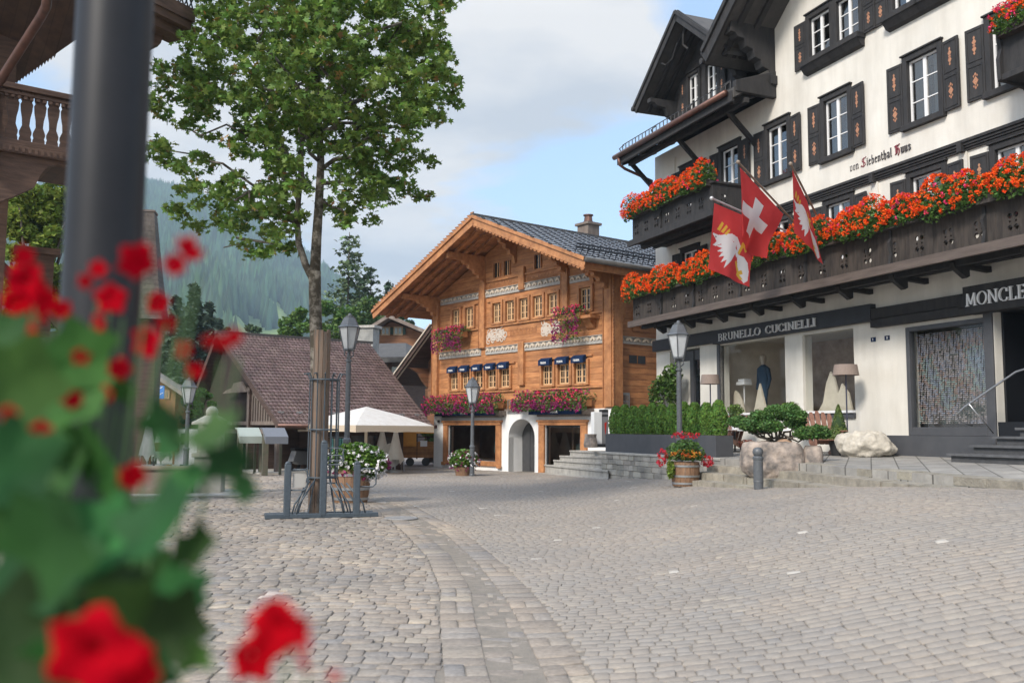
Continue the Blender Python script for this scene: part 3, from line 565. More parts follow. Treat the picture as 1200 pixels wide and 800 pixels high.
def window(parent, u0, u1, z0, z1, sh=.42, left=True, right=True, proud=.05, cas=.13, y=0, sashes=2, deep_sill=0, curtain=True, casing=None, paint=None, bars=2):
    # casing, sill; white sash with bars; pane; curtain; a pair of shutters
    wd, h = u1 - u0, z1 - z0; casing = casing or DARK; paint = paint or WHITE
    key = (round(wd, 2), round(h, 2), casing.name, sashes, round(deep_sill, 2), bars, curtain)
    a, b, c, d = cas, wd - cas, .07, h - cas
    if key in WIN:
        fr = copy_tree_nosh(WIN[key]); fr.parent = parent
    else:
        mb = MB(); mb.box(0, a, -proud, .12, 0, h); mb.box(b, wd, -proud, .12, 0, h); mb.box(a, b, -proud, .12, d, h); mb.box(-.05, wd + .05, -proud - .07 - deep_sill, .12, -.06, c)
        mb.box(-.03, wd + .03, -proud - .04, .0, h, h + .04)
        if deep_sill: mb.prism([(-proud - deep_sill - .05, -.06), (.0, -.06), (.0, -.26), (-proud - deep_sill * .5, -.22)], -.02, wd + .02, 'x')
        fr = mb.build('window', [casing], parent, bevel=.008)
        sb = MB(); t = .045; sb.box(a, a + t, .05, .10, c, d); sb.box(b - t, b, .05, .10, c, d); sb.box(a + t, b - t, .05, .10, c, c + t); sb.box(a + t, b - t, .05, .10, d - t, d)
        for k in range(1, sashes): x = a + (b - a) * k / sashes; sb.box(x - .04, x + .04, .045, .10, c + t, d - t)
        for j in range(1, bars + 1):
            z = c + (d - c) * j / (bars + 1)
            for k in range(sashes): xa, xb = a + (b - a) * k / sashes, a + (b - a) * (k + 1) / sashes; sb.box(xa + .045, xb - .045, .06, .09, z - .011, z + .011)
        sb.build('sash', paint, fr)
        MB().add([(a + .01, .078, c), (b - .01, .078, c), (b - .01, .078, d), (a + .01, .078, d)], [(0, 1, 2, 3)]).build('pane', GLASS, fr)
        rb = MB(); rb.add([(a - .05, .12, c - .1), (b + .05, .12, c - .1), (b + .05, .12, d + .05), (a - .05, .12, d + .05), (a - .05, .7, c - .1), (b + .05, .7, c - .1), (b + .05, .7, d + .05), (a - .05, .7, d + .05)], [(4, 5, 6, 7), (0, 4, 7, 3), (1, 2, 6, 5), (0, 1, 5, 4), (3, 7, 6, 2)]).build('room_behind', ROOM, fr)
        if curtain:
            cb = MB(); m_ = (b - a) / 2
            for s0, s1 in ((a + .02, a + m_ * .62), (b - m_ * .75, b - .02)):
                nn = 4
                for q in range(nn): xa, xb = s0 + (s1 - s0) * q / nn, s0 + (s1 - s0) * (q + 1) / nn; ya, yb = .2 + .006 * (q % 2), .2 + .006 * ((q + 1) % 2); cb.add([(xa, ya, c), (xb, yb, c), (xb, yb, d), (xa, ya, d)], [(0, 1, 2, 3)])
            cb.build('curtain', CURTAIN, fr)
        WIN[key] = fr
    fr.location = (u0, y, z0)
    if sh:
        for side in ([0] if left else []) + ([1] if right else []):
            s = shutter_mb(sh, h - .12).build('shutter', [casing if casing is DARK else SHUTG, ORNA if casing is DARK else SHUTG], fr, bevel=.006); s.location = ((-sh - .03) if side == 0 else wd + .03, -.012, .02); s.rotation_euler = (0, 0, R_(4 if side == 0 else -4))
            if side == 0: s.location.y -= .0
    return fr
SHUTG = mat('dark_green_shutter', (.02, .06, .045), .6)
def copy_tree_nosh(o):
    c = o.copy(); col.objects.link(c)
    for ch in o.children:
        if ch.name.split('.')[0] != 'shutter': k = ch.copy(); col.objects.link(k); k.parent = c
    return c
def hole_of(u0, u1, z0, z1, cas=.13): return (u0 + .03, u1 - .03, z0 + .02, z1 - .03)

# ================================================================== the white house on the right
WH = empty('white_house', FR.o, FR.rot, 'large cream plastered house with charcoal timber gables, painted shutters and shop fronts', 'house')
row2 = [(1.6, 2.7), (3.8, 4.9), (6.0, 7.1), (8.3, 9.4), (11.05, 12.17), (13.25, 14.4), (16.0, 17.1), (18.5, 19.6)]
row3 = [(7.83, 8.85), (8.85, 9.87), (10.7, 11.7), (11.7, 12.7), (14.6, 15.6), (15.6, 16.6)]
holes1 = [(.85, 2.6, 1.0, 4.14), (3.69, 6.66, 2.12, 4.1), (7.36, 9.22, 2.12, 4.06), (10.88, 12.95, 1.56, 3.88), (13.15, 16.5, 1.5, 4.0)]
H2 = [(a, b, 8.33, 9.97) for a, b in row2]; H1 = [(a, b, 5.62, 7.32) for a, b in row2]; H3 = [(a, b, 10.98, 12.33) for a, b in row3]
mb = MB()
wall(mb, 0, 21, 0, 4.5, holes1, rev=.3); wall(mb, 0, 21, 4.5, 10.3, [hole_of(*h) for h in H1 + H2], rev=.12)
wall(mb, 0, 6.4, 10.3, 10.75, []); GZ = lambda u: 12.45 + .80 * (u - 6.4)
wall(mb, 6.4, 21, 10.3, 12.45, [hole_of(*h) for h in H3], rev=.12)
mb.add([(6.4, 0, 12.45), (21, 0, 12.45), (21, 0, GZ(13.7) - .8 * 7.3), (13.7, 0, GZ(13.7))], [(0, 1, 2, 3)])
mb.add([(0, 0, 0), (0, 12, 0), (0, 12, 10.75), (0, 0, 10.75)], [(0, 3, 2, 1)][:1]); mb.add([(21, 0, 0), (21, 12, 0), (21, 12, 12.4), (21, 0, 12.4)], [(0, 1, 2, 3)]); mb.add([(0, 12, 0), (21, 12, 0), (21, 12, 10.7), (0, 12, 10.7)], [(0, 3, 2, 1)])
mb.add([(6.4, 0, 10.75), (6.4, 4, 10.75), (6.4, 4, 12.45), (6.4, 0, 12.45)], [(0, 3, 2, 1)])
mb.build('wall', PLASTER, WH)
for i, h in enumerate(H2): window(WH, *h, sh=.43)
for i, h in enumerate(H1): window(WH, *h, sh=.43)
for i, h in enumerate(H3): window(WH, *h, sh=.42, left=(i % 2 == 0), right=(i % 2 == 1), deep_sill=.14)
# belt course with its small posts, painted vertical strips
mb = MB()
for z0, z1, p in ((7.38, 7.42, .05), (7.43, 7.47, .075), (7.48, 7.53, .10), (7.54, 7.60, .13)): mb.box(5.6, 21, -p, 0, z0, z1)
for u in (10.1, 12.62, 15.2): mb.box(u - .06, u + .06, -.16, 0, 7.36, 7.56)
mb.build('belt_course', DARK, WH)
for u in (1.22, 10.1, 12.62, 15.2, 5.4): MB().box(u - .09, u + .09, -.035, .0, 5.2, 7.37 if u > 5 else 10.4).build('corner_strip', PLASTER, WH)
t = lettering('von Siebenthal Huus', .20, GOTH, nib=.105, ang=38, spacing=.05, depth=.006, width=1.95, caps='SH').build('painted_house_name', [mat('grey_name_paint', (.07, .065, .07), .8), mat('dark_red_name_paint', (.20, .035, .05), .8)], WH); t.location = (9.27, -.002, 7.84)
# ground floor
mb = MB(); mb.box(.0, 3.55, -.16, -.003, 4.19, 4.55); mb.box(3.55, 9.98, -.17, -.003, 4.14, 4.54); mb.build('shop_fascia', mat('near_black_fascia', (.012, .013, .018), .55, c2=(.018, .02, .025), ns=4), WH, bevel=.006)
t = lettering('BRUNELLO CUCINELLI', .20, CAPS, nib=.13, ang=0, spacing=.16, depth=.02, width=4.30).build('shop_name', LETTER, WH); t.location = (3.88, -.175, 4.21)
mb = MB(); mb.box(9.99, 12.70, -.20, 0, 3.98, 4.16); mb.box(9.99, 12.70, -.17, 0, 4.17, 4.42); mb.box(12.5, 12.66, -.24, 0, 4.12, 4.36); mb.build('timber_lintel', DARK, WH, bevel=.012)
mb = MB(); mb.box(12.72, 17, -.32, 0, 3.97, 4.52); mb.build('shop_fascia', DARK, WH, bevel=.01)
t = lettering('MONCLER', .25, CAPS, nib=.14, ang=0, spacing=.13, depth=.03, width=1.62).build('shop_name', LETTER, WH); t.location = (12.82, -.322, 4.12)
mb = MB(); mb.box(.0, 10.86, -.03, .0, .9, 1.12); mb.box(9.85, 13.12, -.05, 0, .9, 1.54); mb.build('plinth', ANTH, WH)
mb = MB(); mb.box(3.66, 9.24, -.10, .1, 2.06, 2.12, 0); mb.box(3.66, 9.24, -.06, -.002, 1.94, 2.05, 1); mb.build('window_sill', [WHITE, ANTH], WH)
# first shop: two panes, display room, mannequin and cut-out displays
MB().add([(3.69, .08, 2.12), (6.66, .08, 2.12), (6.66, .08, 4.1), (3.69, .08, 4.1)], [(0, 1, 2, 3)]).build('shop_window', SHOPGLASS, WH)
MB().add([(7.36, .08, 2.12), (9.22, .08, 2.12), (9.22, .08, 4.06), (7.36, .08, 4.06)], [(0, 1, 2, 3)]).build('shop_window', SHOPGLASS, WH)
MB().box(3.56, 3.69, -.04, .12, 2.12, 4.13).build('window_jamb', ANTH, WH)
mb = MB(); mb.add([(3, 3.2, 1.9), (10, 3.2, 1.9), (10, 3.2, 4.3), (3, 3.2, 4.3)], [(0, 1, 2, 3)], 0); mb.add([(3, .3, 1.9), (10, .3, 1.9), (10, 3.2, 1.9), (3, 3.2, 1.9)], [(0, 1, 2, 3)], 1)
mb.add([(3.2, .3, 1.9), (3.2, 3.2, 1.9), (3.2, 3.2, 4.3), (3.2, .3, 4.3)], [(0, 1, 2, 3)], 1); mb.add([(9.6, .3, 1.9), (9.6, 3.2, 1.9), (9.6, 3.2, 4.3), (9.6, .3, 4.3)], [(0, 1, 2, 3)], 0); mb.add([(3, .3, 4.3), (10, .3, 4.3), (10, 3.2, 4.3), (3, 3.2, 4.3)], [(0, 1, 2, 3)], 2)
mb.box(5.3, 5.5, 1.2, 1.3, 1.92, 4.25, 1); mb.box(7.8, 8.25, 1.6, 1.7, 2.1, 3.4, 1)
mb.build('shop_interior', [mat('brown_back_wall', (.55, .42, .33), .8, c2=(.30, .20, .14), ns=2.2), mat('beige_display_wall', (.75, .70, .62), .8, c2=(.6, .55, .47), ns=2), mat('interior_ceiling', (.5, .48, .45), .9)], WH)
DISP = mat('sand_display_board', (.58, .52, .42), .8, c2=(.50, .44, .35), ns=4)
for nm, poly, yy in (('display', [(0, 0), (.95, 0), (.62, .35), (.48, .75), (.40, .95), (.30, .72), (.16, .3)], .45), ('display', [(-.95, 0), (-.25, 0), (-.40, .45), (-.6, .72), (-.75, .80), (-.85, .6)], .55)):
    o = MB().prism(poly, 0, .05).build('mountain_shaped_display', DISP, None); o.location = FR.P(FR.px(881 if yy == .45 else 880, -yy), -yy, 2.0); o.rotation_euler.z = FR.rot
    tag(o, 'sand coloured peak board with the higher tip at the mannequin feet' if poly[0][0] == 0 else 'sand coloured peak board at the left end of the first shop window', 'display board', 'peak shaped boards in the shop windows')
ub_ = FR.px(956, -.45) - 7.62; o = MB().prism([(ub_ + a, b) for a, b in [(7.62, 0), (9.0, 0), (8.85, .55), (8.62, .80), (8.48, .55), (8.36, .95), (8.22, 1.12), (8.05, .82), (7.92, .35)]], 0, .05).build('mountain_shaped_display', DISP, None); o.location = FR.P(0, -.45, 2.0); o.rotation_euler.z = FR.rot
tag(o, 'sand coloured double peaked board in the window by the right floor lamp', 'display board', 'peak shaped boards in the shop windows')
t = empty('mannequin', FR.P(FR.px(896, -.9), -.9, 1.95), FR.rot, 'pale headed mannequin in a dark blue suit standing in the shop window', 'mannequin')
prof = [(.0, 0), (.09, .01), (.10, .35), (.115, .6), (.15, .85), (.17, .98), (.15, 1.12), (.19, 1.35), (.20, 1.46), (.10, 1.54), (.055, 1.57)]
MB().lathe(prof, (0, 0, 0), 18, sx=1.12, sy=.72).tube([(-.21, 0, 1.44), (-.27, .02, 1.15), (-.24, -.05, .86)], [.06, .048, .038], 8).tube([(.21, 0, 1.44), (.27, .02, 1.15), (.25, -.05, .86)], [.06, .048, .038], 8).build('suit', mat('dark_blue_suit', (.02, .06, .11), .8), t, smooth=True)
MB().lathe([(.001, 1.55), (.05, 1.56), (.052, 1.62), (.078, 1.67), (.09, 1.74), (.086, 1.80), (.05, 1.86), (.001, 1.875)], (0, 0, 0), 14, sy=1.15).build('head', mat('mannequin_skin', (.50, .42, .34), .5), t, smooth=True)
o = MB().box(-.2, .2, -.15, .15, 0, .1).box(-.15, .17, -.12, .13, .1, .18).box(-.02, .02, -.02, .02, -.75, 0).build('folded_linen', WHITE, None, bevel=.02, loc=FR.P(FR.px(873, -.7), -.7, 2.95), rz=FR.rot); tag(o, 'stack of folded white linen on a stand beside the mannequin', 'linen')
# door recess of the first shop
mb = MB(); mb.box(1.75, 1.95, .18, .26, 1.0, 4.1); mb.box(2.5, 2.6, .1, .26, 1.0, 4.1); mb.box(.86, 2.6, .22, .26, 3.8, 4.12); mb.build('door', ANTH, WH)
MB().box(.86, 1.75, .24, .29, 1.0, 3.8).build('door_side_panel', PLASTER, WH); MB().add([(1.95, .25, 1), (2.5, .25, 1), (2.5, .25, 3.8), (1.95, .25, 3.8)], [(0, 1, 2, 3)]).build('door_glass', mat('dark_glazing', (.01, .012, .015), .08, spec=.8), WH)
# second shop: glazed screen with a glittering bead curtain, deep black entrance
mb = MB(); mb.box(10.88, 10.98, -.04, .12, 1.54, 3.9); mb.box(12.93, 13.14, -.04, .2, 1.54, 3.98); mb.box(10.98, 12.93, -.04, .12, 3.8, 3.9); mb.box(10.98, 12.93, -.04, .12, 1.54, 1.72); mb.build('window_frame', ANTH, WH, bevel=.01)
MB().add([(10.98, .04, 1.72), (12.93, .04, 1.72), (12.93, .04, 3.8), (10.98, .04, 3.8)], [(0, 1, 2, 3)]).build('shop_window', glassmat('beaded_shop_glass', (.9, .92, .92), .12), WH)
def beadmat():
    m = bpy.data.materials.new('iridescent_bead'); m.use_nodes = True; nt = m.node_tree; b = nt.nodes['Principled BSDF']; N = nt.nodes.new; L = nt.links.new
    ge = N('ShaderNodeNewGeometry'); tc = N('ShaderNodeTexCoord'); n = N('ShaderNodeTexNoise'); n.inputs['Scale'].default_value = 1.3; n.inputs['Detail'].default_value = 3; L(tc.outputs['Object'], n.inputs[0])
    r = N('ShaderNodeValToRGB'); e = r.color_ramp.elements; e[0].position = .2; e[0].color = (.16, .22, .26, 1); e[1].position = .8; e[1].color = (.35, .50, .62, 1)
    for p, c in ((.38, (.10, .12, .10)), (.46, (.60, .52, .52)), (.52, (.42, .46, .58)), (.58, (.55, .36, .30)), (.64, (.42, .55, .52)), (.70, (.40, .42, .52))): x = e.new(p); x.color = (*c, 1)
    a = N('ShaderNodeMath'); a.operation = 'MULTIPLY_ADD'; L(ge.outputs['Random Per Island'], a.inputs[0]); a.inputs[1].default_value = .10; L(n.outputs[0], a.inputs[2]); L(a.outputs[0], r.inputs[0]); hs_ = N('ShaderNodeHueSaturation'); hs_.inputs['Value'].default_value = .62; L(r.outputs[0], hs_.inputs['Color']); L(hs_.outputs[0], b.inputs['Base Color'])
    b.inputs['Roughness'].default_value = .4; return m
mb = MB()
for i in range(34):
    for j in range(48):
        u = 11.02 + i * .056; z = 1.80 + j * .0405
        yy = .14 + .012 * math.sin(i * 1.9 + j * .4) ; mb.add([(u, yy, z), (u + .046, yy + random.uniform(-.012, .012), z), (u + .046, yy + random.uniform(-.012, .012), z + .024), (u, yy, z + .024)], [(0, 1, 2, 3)])
mb.build('bead_curtain', beadmat(), WH)
MB().add([(10.9, .5, 1.5), (13.1, .5, 1.5), (13.1, .5, 4), (10.9, .5, 4)], [(0, 1, 2, 3)]).build('screen_back', mat('taupe_screen_back', (.10, .095, .10), .9), WH)
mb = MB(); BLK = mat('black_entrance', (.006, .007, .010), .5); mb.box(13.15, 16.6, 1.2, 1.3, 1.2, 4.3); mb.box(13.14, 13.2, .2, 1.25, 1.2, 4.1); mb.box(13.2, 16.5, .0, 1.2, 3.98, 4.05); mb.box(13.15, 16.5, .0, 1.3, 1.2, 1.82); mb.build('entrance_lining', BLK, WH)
for i, (u) in enumerate((9.80, 10.23)):
    o = MB().box(0, .15, -.012, 0, 0, .10, 0).build('house_number_plate', [NAVY], WH); o.location = (u, -.001, 3.68)
    d = MB().box(.06, .075, -.015, -.012, .02, .08); (d.box(.05, .06, -.015, -.012, .06, .075) if i == 0 else d.box(.09, .105, -.015, -.012, .02, .08)); d.build('number', WHITE, o)
# ---- roofs
mb = MB()       # main slope over the left part (eave at z 10.5)
ev = [(-.05, -1.35, 10.45), (6.5, -1.35, 10.45), (6.5, 6, 14.6), (-.05, 6, 14.6)]
mb.add([Vector(p) + Vector((0, 0, .28)) for p in ev] + [Vector(p) for p in ev], [(0, 1, 2, 3), (4, 7, 6, 5), (0, 4, 5, 1), (0, 3, 7, 4), (1, 5, 6, 2)])
mb.add([(21, 6, 14.6), (-.05, 6, 14.6), (-.05, 12.5, 10.9), (21, 12.5, 10.9)], [(0, 1, 2, 3)])
mb.build('roof', DKROOF, WH)
mb = MB()
mb.box(-.1, 6.45, -1.38, -1.30, 10.36, 10.66)
for u in (0.02, 1.2, 2.35, 4.45, 6.2): mb.beam((u, -1.25, 10.42), (u, .0, 10.95), .13, .16)
for u in (.1, 3.0, 5.6): mb.beam((u, -.95, 10.42), (u, .0, 9.55), .11, .13)
mb.box(-.03, 6.5, -1.0, -.86, 10.36, 10.50)
mb.build('eave_timber', DARK, WH, bevel=.008)
g_ = MB().tube([(-.15, -1.46, 10.62), (6.3, -1.46, 10.62)], .085, 8).tube([(.15, -1.46, 10.55), (.15, -1.40, 10.30), (.13, -1.2, 10.2), (-.04, -.10, 9.95), (-.06, -.10, 9.7)], .05, 8); g_.build('gutter', COPPER, WH, smooth=True)
mb = MB()
for z in (10.82, 11.04): mb.tube([(0, -1.22, z), (6.2, -1.22, z)], .014, 6)
u = 0
while u < 6.3: mb.tube([(u, -1.22, 10.66), (u, -1.22, 11.04)], .016, 5); u += .22
for u in (.1, 2.2, 4.3, 6.1): mb.tube([(u - .1, -1.22, 10.7), (u - .1, -1.34, 10.9), (u, -1.22, 11.02)], .02, 5)
mb.build('snow_fence', BLACK, WH)
# dormer with its own gable
mb = MB(); dz = lambda u: 14.0 - .80 * abs(u - 3.1)
wall(mb, 1.2, 5.0, 10.9, 12.75, [(2.0, 2.72, 11.5, 12.72), (3.06, 3.8, 11.5, 12.72)], y=-.12, rev=.1); mb.add([(1.2, -.12, 12.75), (5.0, -.12, 12.75), (3.1, -.12, 13.95)], [(0, 1, 2)])
mb.add([(1.2, -.12, 10.9), (1.2, 3.5, 10.9), (1.2, 3.5, 12.75), (1.2, -.12, 12.75)], [(0, 1, 2, 3)])
mb.build('dormer_front', mat('charcoal_boarding', (.020, .019, .021), .8, c2=(.038, .036, .037), ns=6, bump=.2, planks=(.16, 2, .5)), WH).location.x = .28
mb = MB()
for s in (1, -1):
    a, b = Vector((3.1, -1.15, 14.28)), Vector((3.1 - s * 2.55, -1.15, 12.2)); c, d = Vector((3.1 - s * 2.55, 4, 12.2)), Vector((3.1, 4, 14.28)); q = [a, b, c, d]; mb.add(q + [p - Vector((0, 0, .2)) for p in q], [(0, 1, 2, 3), (4, 7, 6, 5), (0, 4, 5, 1), (1, 5, 6, 2), (0, 3, 7, 4)], 1)
    mb.beam((3.1, -1.19, 14.20), (3.1 - s * 2.6, -1.19, 12.08), .06, .30, 0); mb.beam((3.1, -1.24, 14.30), (3.1 - s * 2.62, -1.24, 12.18), .05, .10, 0)
    for yy in (-.8, -.45): mb.beam((3.1, yy, 14.0), (3.1 - s * 2.4, yy, 12.05), .10, .12, 0)
    mb.prism([(-1.1, 12.25), (-.12, 12.25), (-.12, 11.6), (-.45, 11.75), (-.55, 12.0), (-.85, 12.02), (-.95, 12.12), (-1.1, 12.12)], 3.1 - s * 1.95, 3.1 - s * 1.75, 'x', 0)
mb.tube([(3.1, -.9, 13.9), (3.1, -.95, 13.6), (3.0, -.9, 13.35), (3.1, -.8, 13.2)], .04, 6, 0)
mb.tube([(2.0, -1.1, 13.15), (2.3, -1.1, 12.95), (2.7, -1.1, 13.0), (3.0, -1.1, 13.4)], .02, 5, 0)
mb.tube([(.5, -1.3, 12.12), (.5, 3.5, 12.12)], .08, 8, 0)
mb.build('dormer_roof', [DARK, DKROOF], WH).location = (.3, 0, -.12)
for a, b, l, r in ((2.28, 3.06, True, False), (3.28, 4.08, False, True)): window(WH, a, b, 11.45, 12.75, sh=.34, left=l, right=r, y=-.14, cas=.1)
# big gable roof
mb = MB(); O = 1.55
for s in (1, -1):
    A, B = (13.7, GZ(13.7)), (13.7 - s * 8.22, GZ(13.7) - .8 * 8.22)
    q = [Vector((A[0], -O, A[1])), Vector((B[0], -O, B[1])), Vector((B[0], 9, B[1])), Vector((A[0], 9, A[1]))]; mb.add([p + Vector((0, 0, .34)) for p in q] + q, [(0, 1, 2, 3), (4, 7, 6, 5), (0, 4, 5, 1), (1, 5, 6, 2)], 1)
    mb.beam((A[0], -O - .03, A[1] + .18), (B[0] - s * .02, -O - .03, B[1] + .18), .07, .42, 0); mb.beam((A[0], -O - .10, A[1] + .36), (B[0] - s * .04, -O - .10, B[1] + .36), .06, .13, 0)
    for yy in (-1.15, -.6): mb.beam((A[0], yy, A[1] - .06), (B[0] + s * .3, yy, B[1] + .18), .14, .10, 0)
    mb.tube([(B[0] - s * .08, -O - .1, B[1] + .1), (B[0] - s * .08, 2, B[1] + .1)], .09, 8, 0)
mb.build('gable_roof', [DARK, DKROOF], WH)
con = [(-1.42, 12.62), (.0, 12.62), (.0, 11.15), (-.18, 11.15), (-.22, 11.36), (-.42, 11.42), (-.48, 11.6), (-.66, 11.66), (-.72, 11.86), (-.92, 11.92), (-1.0, 12.12), (-1.2, 12.14), (-1.28, 12.24), (-1.42, 12.26)]
MB().prism(con, 6.2, 6.52, 'x').box(6.1, 6.6, -.2, .0, 10.95, 11.2).prism([(-1.3, 10.92), (0, 11.35), (0, 10.6), (-1.3, 10.62)], 6.38, 6.54, 'x').build('corner_console', DARK, WH, bevel=.015)
# ---- balconies
def panelled(mb, u0, u1, y, z0, h, m=0, groups=None, gstep=.72, th=.04, axis='x'):
    # board front with real cut-outs: columns of one big, one small, one big hole
    def hole_cell(a, b, c, d, r):
        cu, cz = (a + b) / 2, (c + d) / 2; sq = [(a, c), (cu, c), (b, c), (b, cz), (b, d), (cu, d), (a, d), (a, cz)]; oc = [(cu + r * math.cos(t), cz + r * math.sin(t)) for t in (R_(x) for x in (225, 270, 315, 0, 45, 90, 135, 180))]
        for yy, fl in ((y, 0), (y + th, 1)):
            vs = [(p[0], yy, p[1]) for p in sq + oc]; mb.add([(v if axis == 'x' else (v[1], v[0], v[2])) for v in vs], [((i, (i + 1) % 8, (i + 1) % 8 + 8, i + 8) if not fl else (i + 8, (i + 1) % 8 + 8, (i + 1) % 8, i)) for i in range(8)], m)
        vs = [(p[0], y, p[1]) for p in oc] + [(p[0], y + th, p[1]) for p in oc]; mb.add([(v if axis == 'x' else (v[1], v[0], v[2])) for v in vs], [(i, (i + 1) % 8, (i + 1) % 8 + 8, i + 8) for i in range(8)], m)
    def bx(a, b, c, d):
        if b - a < .005: return
        mb.box(a, b, y, y + th, c, d, m) if axis == 'x' else mb.box(y, y + th, a, b, c, d, m)
    x = u0 + gstep * .42
    prev = u0
    while x + .2 < u1:
        a = x - .13; bx(prev + .004, (prev + a) / 2 - .003, z0, z0 + h); bx((prev + a) / 2 + .003, a, z0, z0 + h)
        for k in range(2):
            c0, c1 = a + k * .13, a + (k + 1) * .13
            zz = [0, .13, .26, .35, .48]; bx(c0, c1, z0, z0 + zz[0] + .13)
            hole_cell(c0, c1, z0 + .13, z0 + .26, .054); hole_cell(c0, c1, z0 + .26, z0 + .35, .024); hole_cell(c0, c1, z0 + .35, z0 + .48, .052); bx(c0, c1, z0 + .48, z0 + h)
        prev = a + .26; x += gstep
    bx(prev + .004, u1, z0, z0 + h)
def balcony(name, label, u0, u1, z0, zt, depth, mt, fas, posts, left_end=True, right_end=True, gstep=.72):
    t = empty('balcony_front', (0, 0, 0)); t.parent = WH; t.name = 'balcony'
    mb = MB(); panelled(mb, u0, u1, -depth, z0 + .19, zt - z0 - .19, gstep=gstep)
    if left_end: panelled(mb, -depth + .04, 0, u0, z0 + .19, zt - z0 - .19, axis='y')
    if right_end: panelled(mb, -depth + .04, 0, u1 - .04, z0 + .19, zt - z0 - .19, axis='y')
    mb.build('balustrade', mt, t)
    mb = MB(); mb.box(u0 - .05, u1 + .05, -depth - .05, -depth + .1, zt, zt + .06)
    for p in posts: mb.prism([(-depth - .09, z0 + .16), (-depth, z0 + .16), (-depth, zt), (-depth - .05, zt), (-depth - .03, zt - .2), (-depth - .09, zt - .3), (-depth - .04, z0 + .42)], p - .035, p + .035, 'x')
    if right_end: mb.box(u1 - .05, u1 + .05, -depth, 0, zt, zt + .06)
    if left_end: mb.box(u0 - .05, u0 + .05, -depth, 0, zt, zt + .06)
    mb.build('handrail', DARK, t)
    mb = MB(); mb.box(u0 - .12, u1 + .12, -depth - .14, -depth - .06, z0, z0 + .19); mb.build('edge_board', fas, t, bevel=.006)
    mb = MB(); mb.box(u0 - .1, u1 + .1, -depth - .06, 0, z0 + .10, z0 + .17); mb.box(u0 - .1, u1 + .1, -depth + .35, -depth + .5, z0 - .02, z0 + .09)
    mb.box(u0 - .1, u1 + .1, -depth + .8, -depth + .9, z0 + .02, z0 + .10)
    mb.build('floor_joists', DARK, t)
    return t
balcony('upper', '', .80, 5.38, 7.46, 8.40, 1.3, DARK, DARK, [2.6], gstep=.62)
balcony('long', '', .80, 19.5, 4.86, 5.80, 1.3, DARKB, FASCIA, [2.6, 4.4, 6.62, 9.2, 11.88, 14.2, 16.5], right_end=False)
for u in (1.6, 3.25, 4.9, 6.55, 8.2, 9.85, 11.5, 13.1, 14.7, 16.3): MB().prism([(-1.0, 4.90), (.0, 4.90), (.0, 4.78), (-.58, 4.82), (-.58, 4.66), (-.66, 4.62), (-.95, 4.80)], u - .06, u + .06, 'x').build('balcony_bracket', DARK, WH)
# ---- geraniums (each planted box is a thing)
def geraniums(name, label, mats, fr, u0, u1, v, z, dens=60, h=.42, dep=.26, spread=.28, cat='flower box', group=None, trail=.25, box=True):
    Lg = u1 - u0; P0 = fr.P(u0, v, z); t = empty(name, P0, fr.rot, label, cat, group)
    if box: MB().box(0, Lg, -.10, .10, -.12, .06).build('planter', DARKB, t)
    n = int(dens * 32 * Lg); bumpy = lambda x: 1 + .22 * np.sin(x * 3.1 + v) + .15 * np.sin(x * 7.7)
    x = rng.uniform(-.05, Lg + .05, n); a = rng.uniform(-.35 * math.pi, 1.15 * math.pi, n); rr = rng.random(n) ** .6
    y = -np.cos(a) * dep * rr * bumpy(x); zz = .10 + np.sin(a) * h * rr * bumpy(x) * np.where(np.sin(a) < 0, .7, 1) - trail * np.maximum(0, -y - .1)
    leaves('foliage', np.stack([x, y, zz], 1), .075, GREENL, t)
    nh = int(dens * Lg * 2.3); x = rng.uniform(-.08, Lg + .08, nh); a = rng.uniform(-.25 * math.pi, 1.1 * math.pi, nh) ; a = np.where(rng.random(nh) < .55, rng.uniform(-.3, 1.7, nh) , a)
    y = -np.cos(a) * (dep + .02) * bumpy(x) ; zz = .12 + np.sin(a) * (h + .03) * bumpy(x) * np.where(np.sin(a) < 0, .6, 1) - trail * np.maximum(0, -y - .1)
    C = np.stack([x, y, zz], 1); k = 13; P = (C[:, None] + ball(nh * k, .047).reshape(nh, k, 3)).reshape(-1, 3); mi = np.repeat(rng.choice(len(mats), nh, p=None), k)
    leaves('blossoms', P, .042, mats, t, mi=mi, up=.1)
    return t
geraniums('geranium_box', 'orange red geraniums spilling over the short upper balcony', [REDF] * 9 + [HOTF], FR, .78, 5.3, 1.38, 8.46, group='geranium boxes on the white house')
geraniums('geranium_box', 'orange red geraniums on the long balcony left of the flags', [REDF], FR, .78, 7.25, 1.38, 5.86, group='geranium boxes on the white house')
geraniums('geranium_box', 'orange red geraniums on the long balcony right of the flags', [REDF] * 14 + [HOTF], FR, 7.25, 18.6, 1.38, 5.88, h=.42, group='geranium boxes on the white house')
t = empty('window_balcony', FR.P(14.25, .75, 8.3), FR.rot, 'small dark wooden window balcony at the right edge above the long balcony', 'balcony')
MB().box(0, 1.8, -.02, .02, 0, .75).box(0, .04, 0, .75, 0, .75).box(-.06, 1.86, -.08, .75, -.12, 0).build('balustrade', DARK, t, bevel=.01); MB().prism([(-.1, -.1), (-.02, 0), (-.02, .75), (-.1, .72), (-.05, .5), (-.12, .3)], -.04, .04, 'x').prism([(-.1, -.12), (.75, -.12), (.75, -.5), (.5, -.2)], 0, .06, 'x').build('scroll_bracket', DARK, t)
geraniums('geranium_box', 'red geraniums on the small window balcony at the right edge', [REDF, HOTF], FR, 14.3, 16.1, .85, 9.1, h=.28, dep=.2, dens=40, group='geranium boxes on the white house')
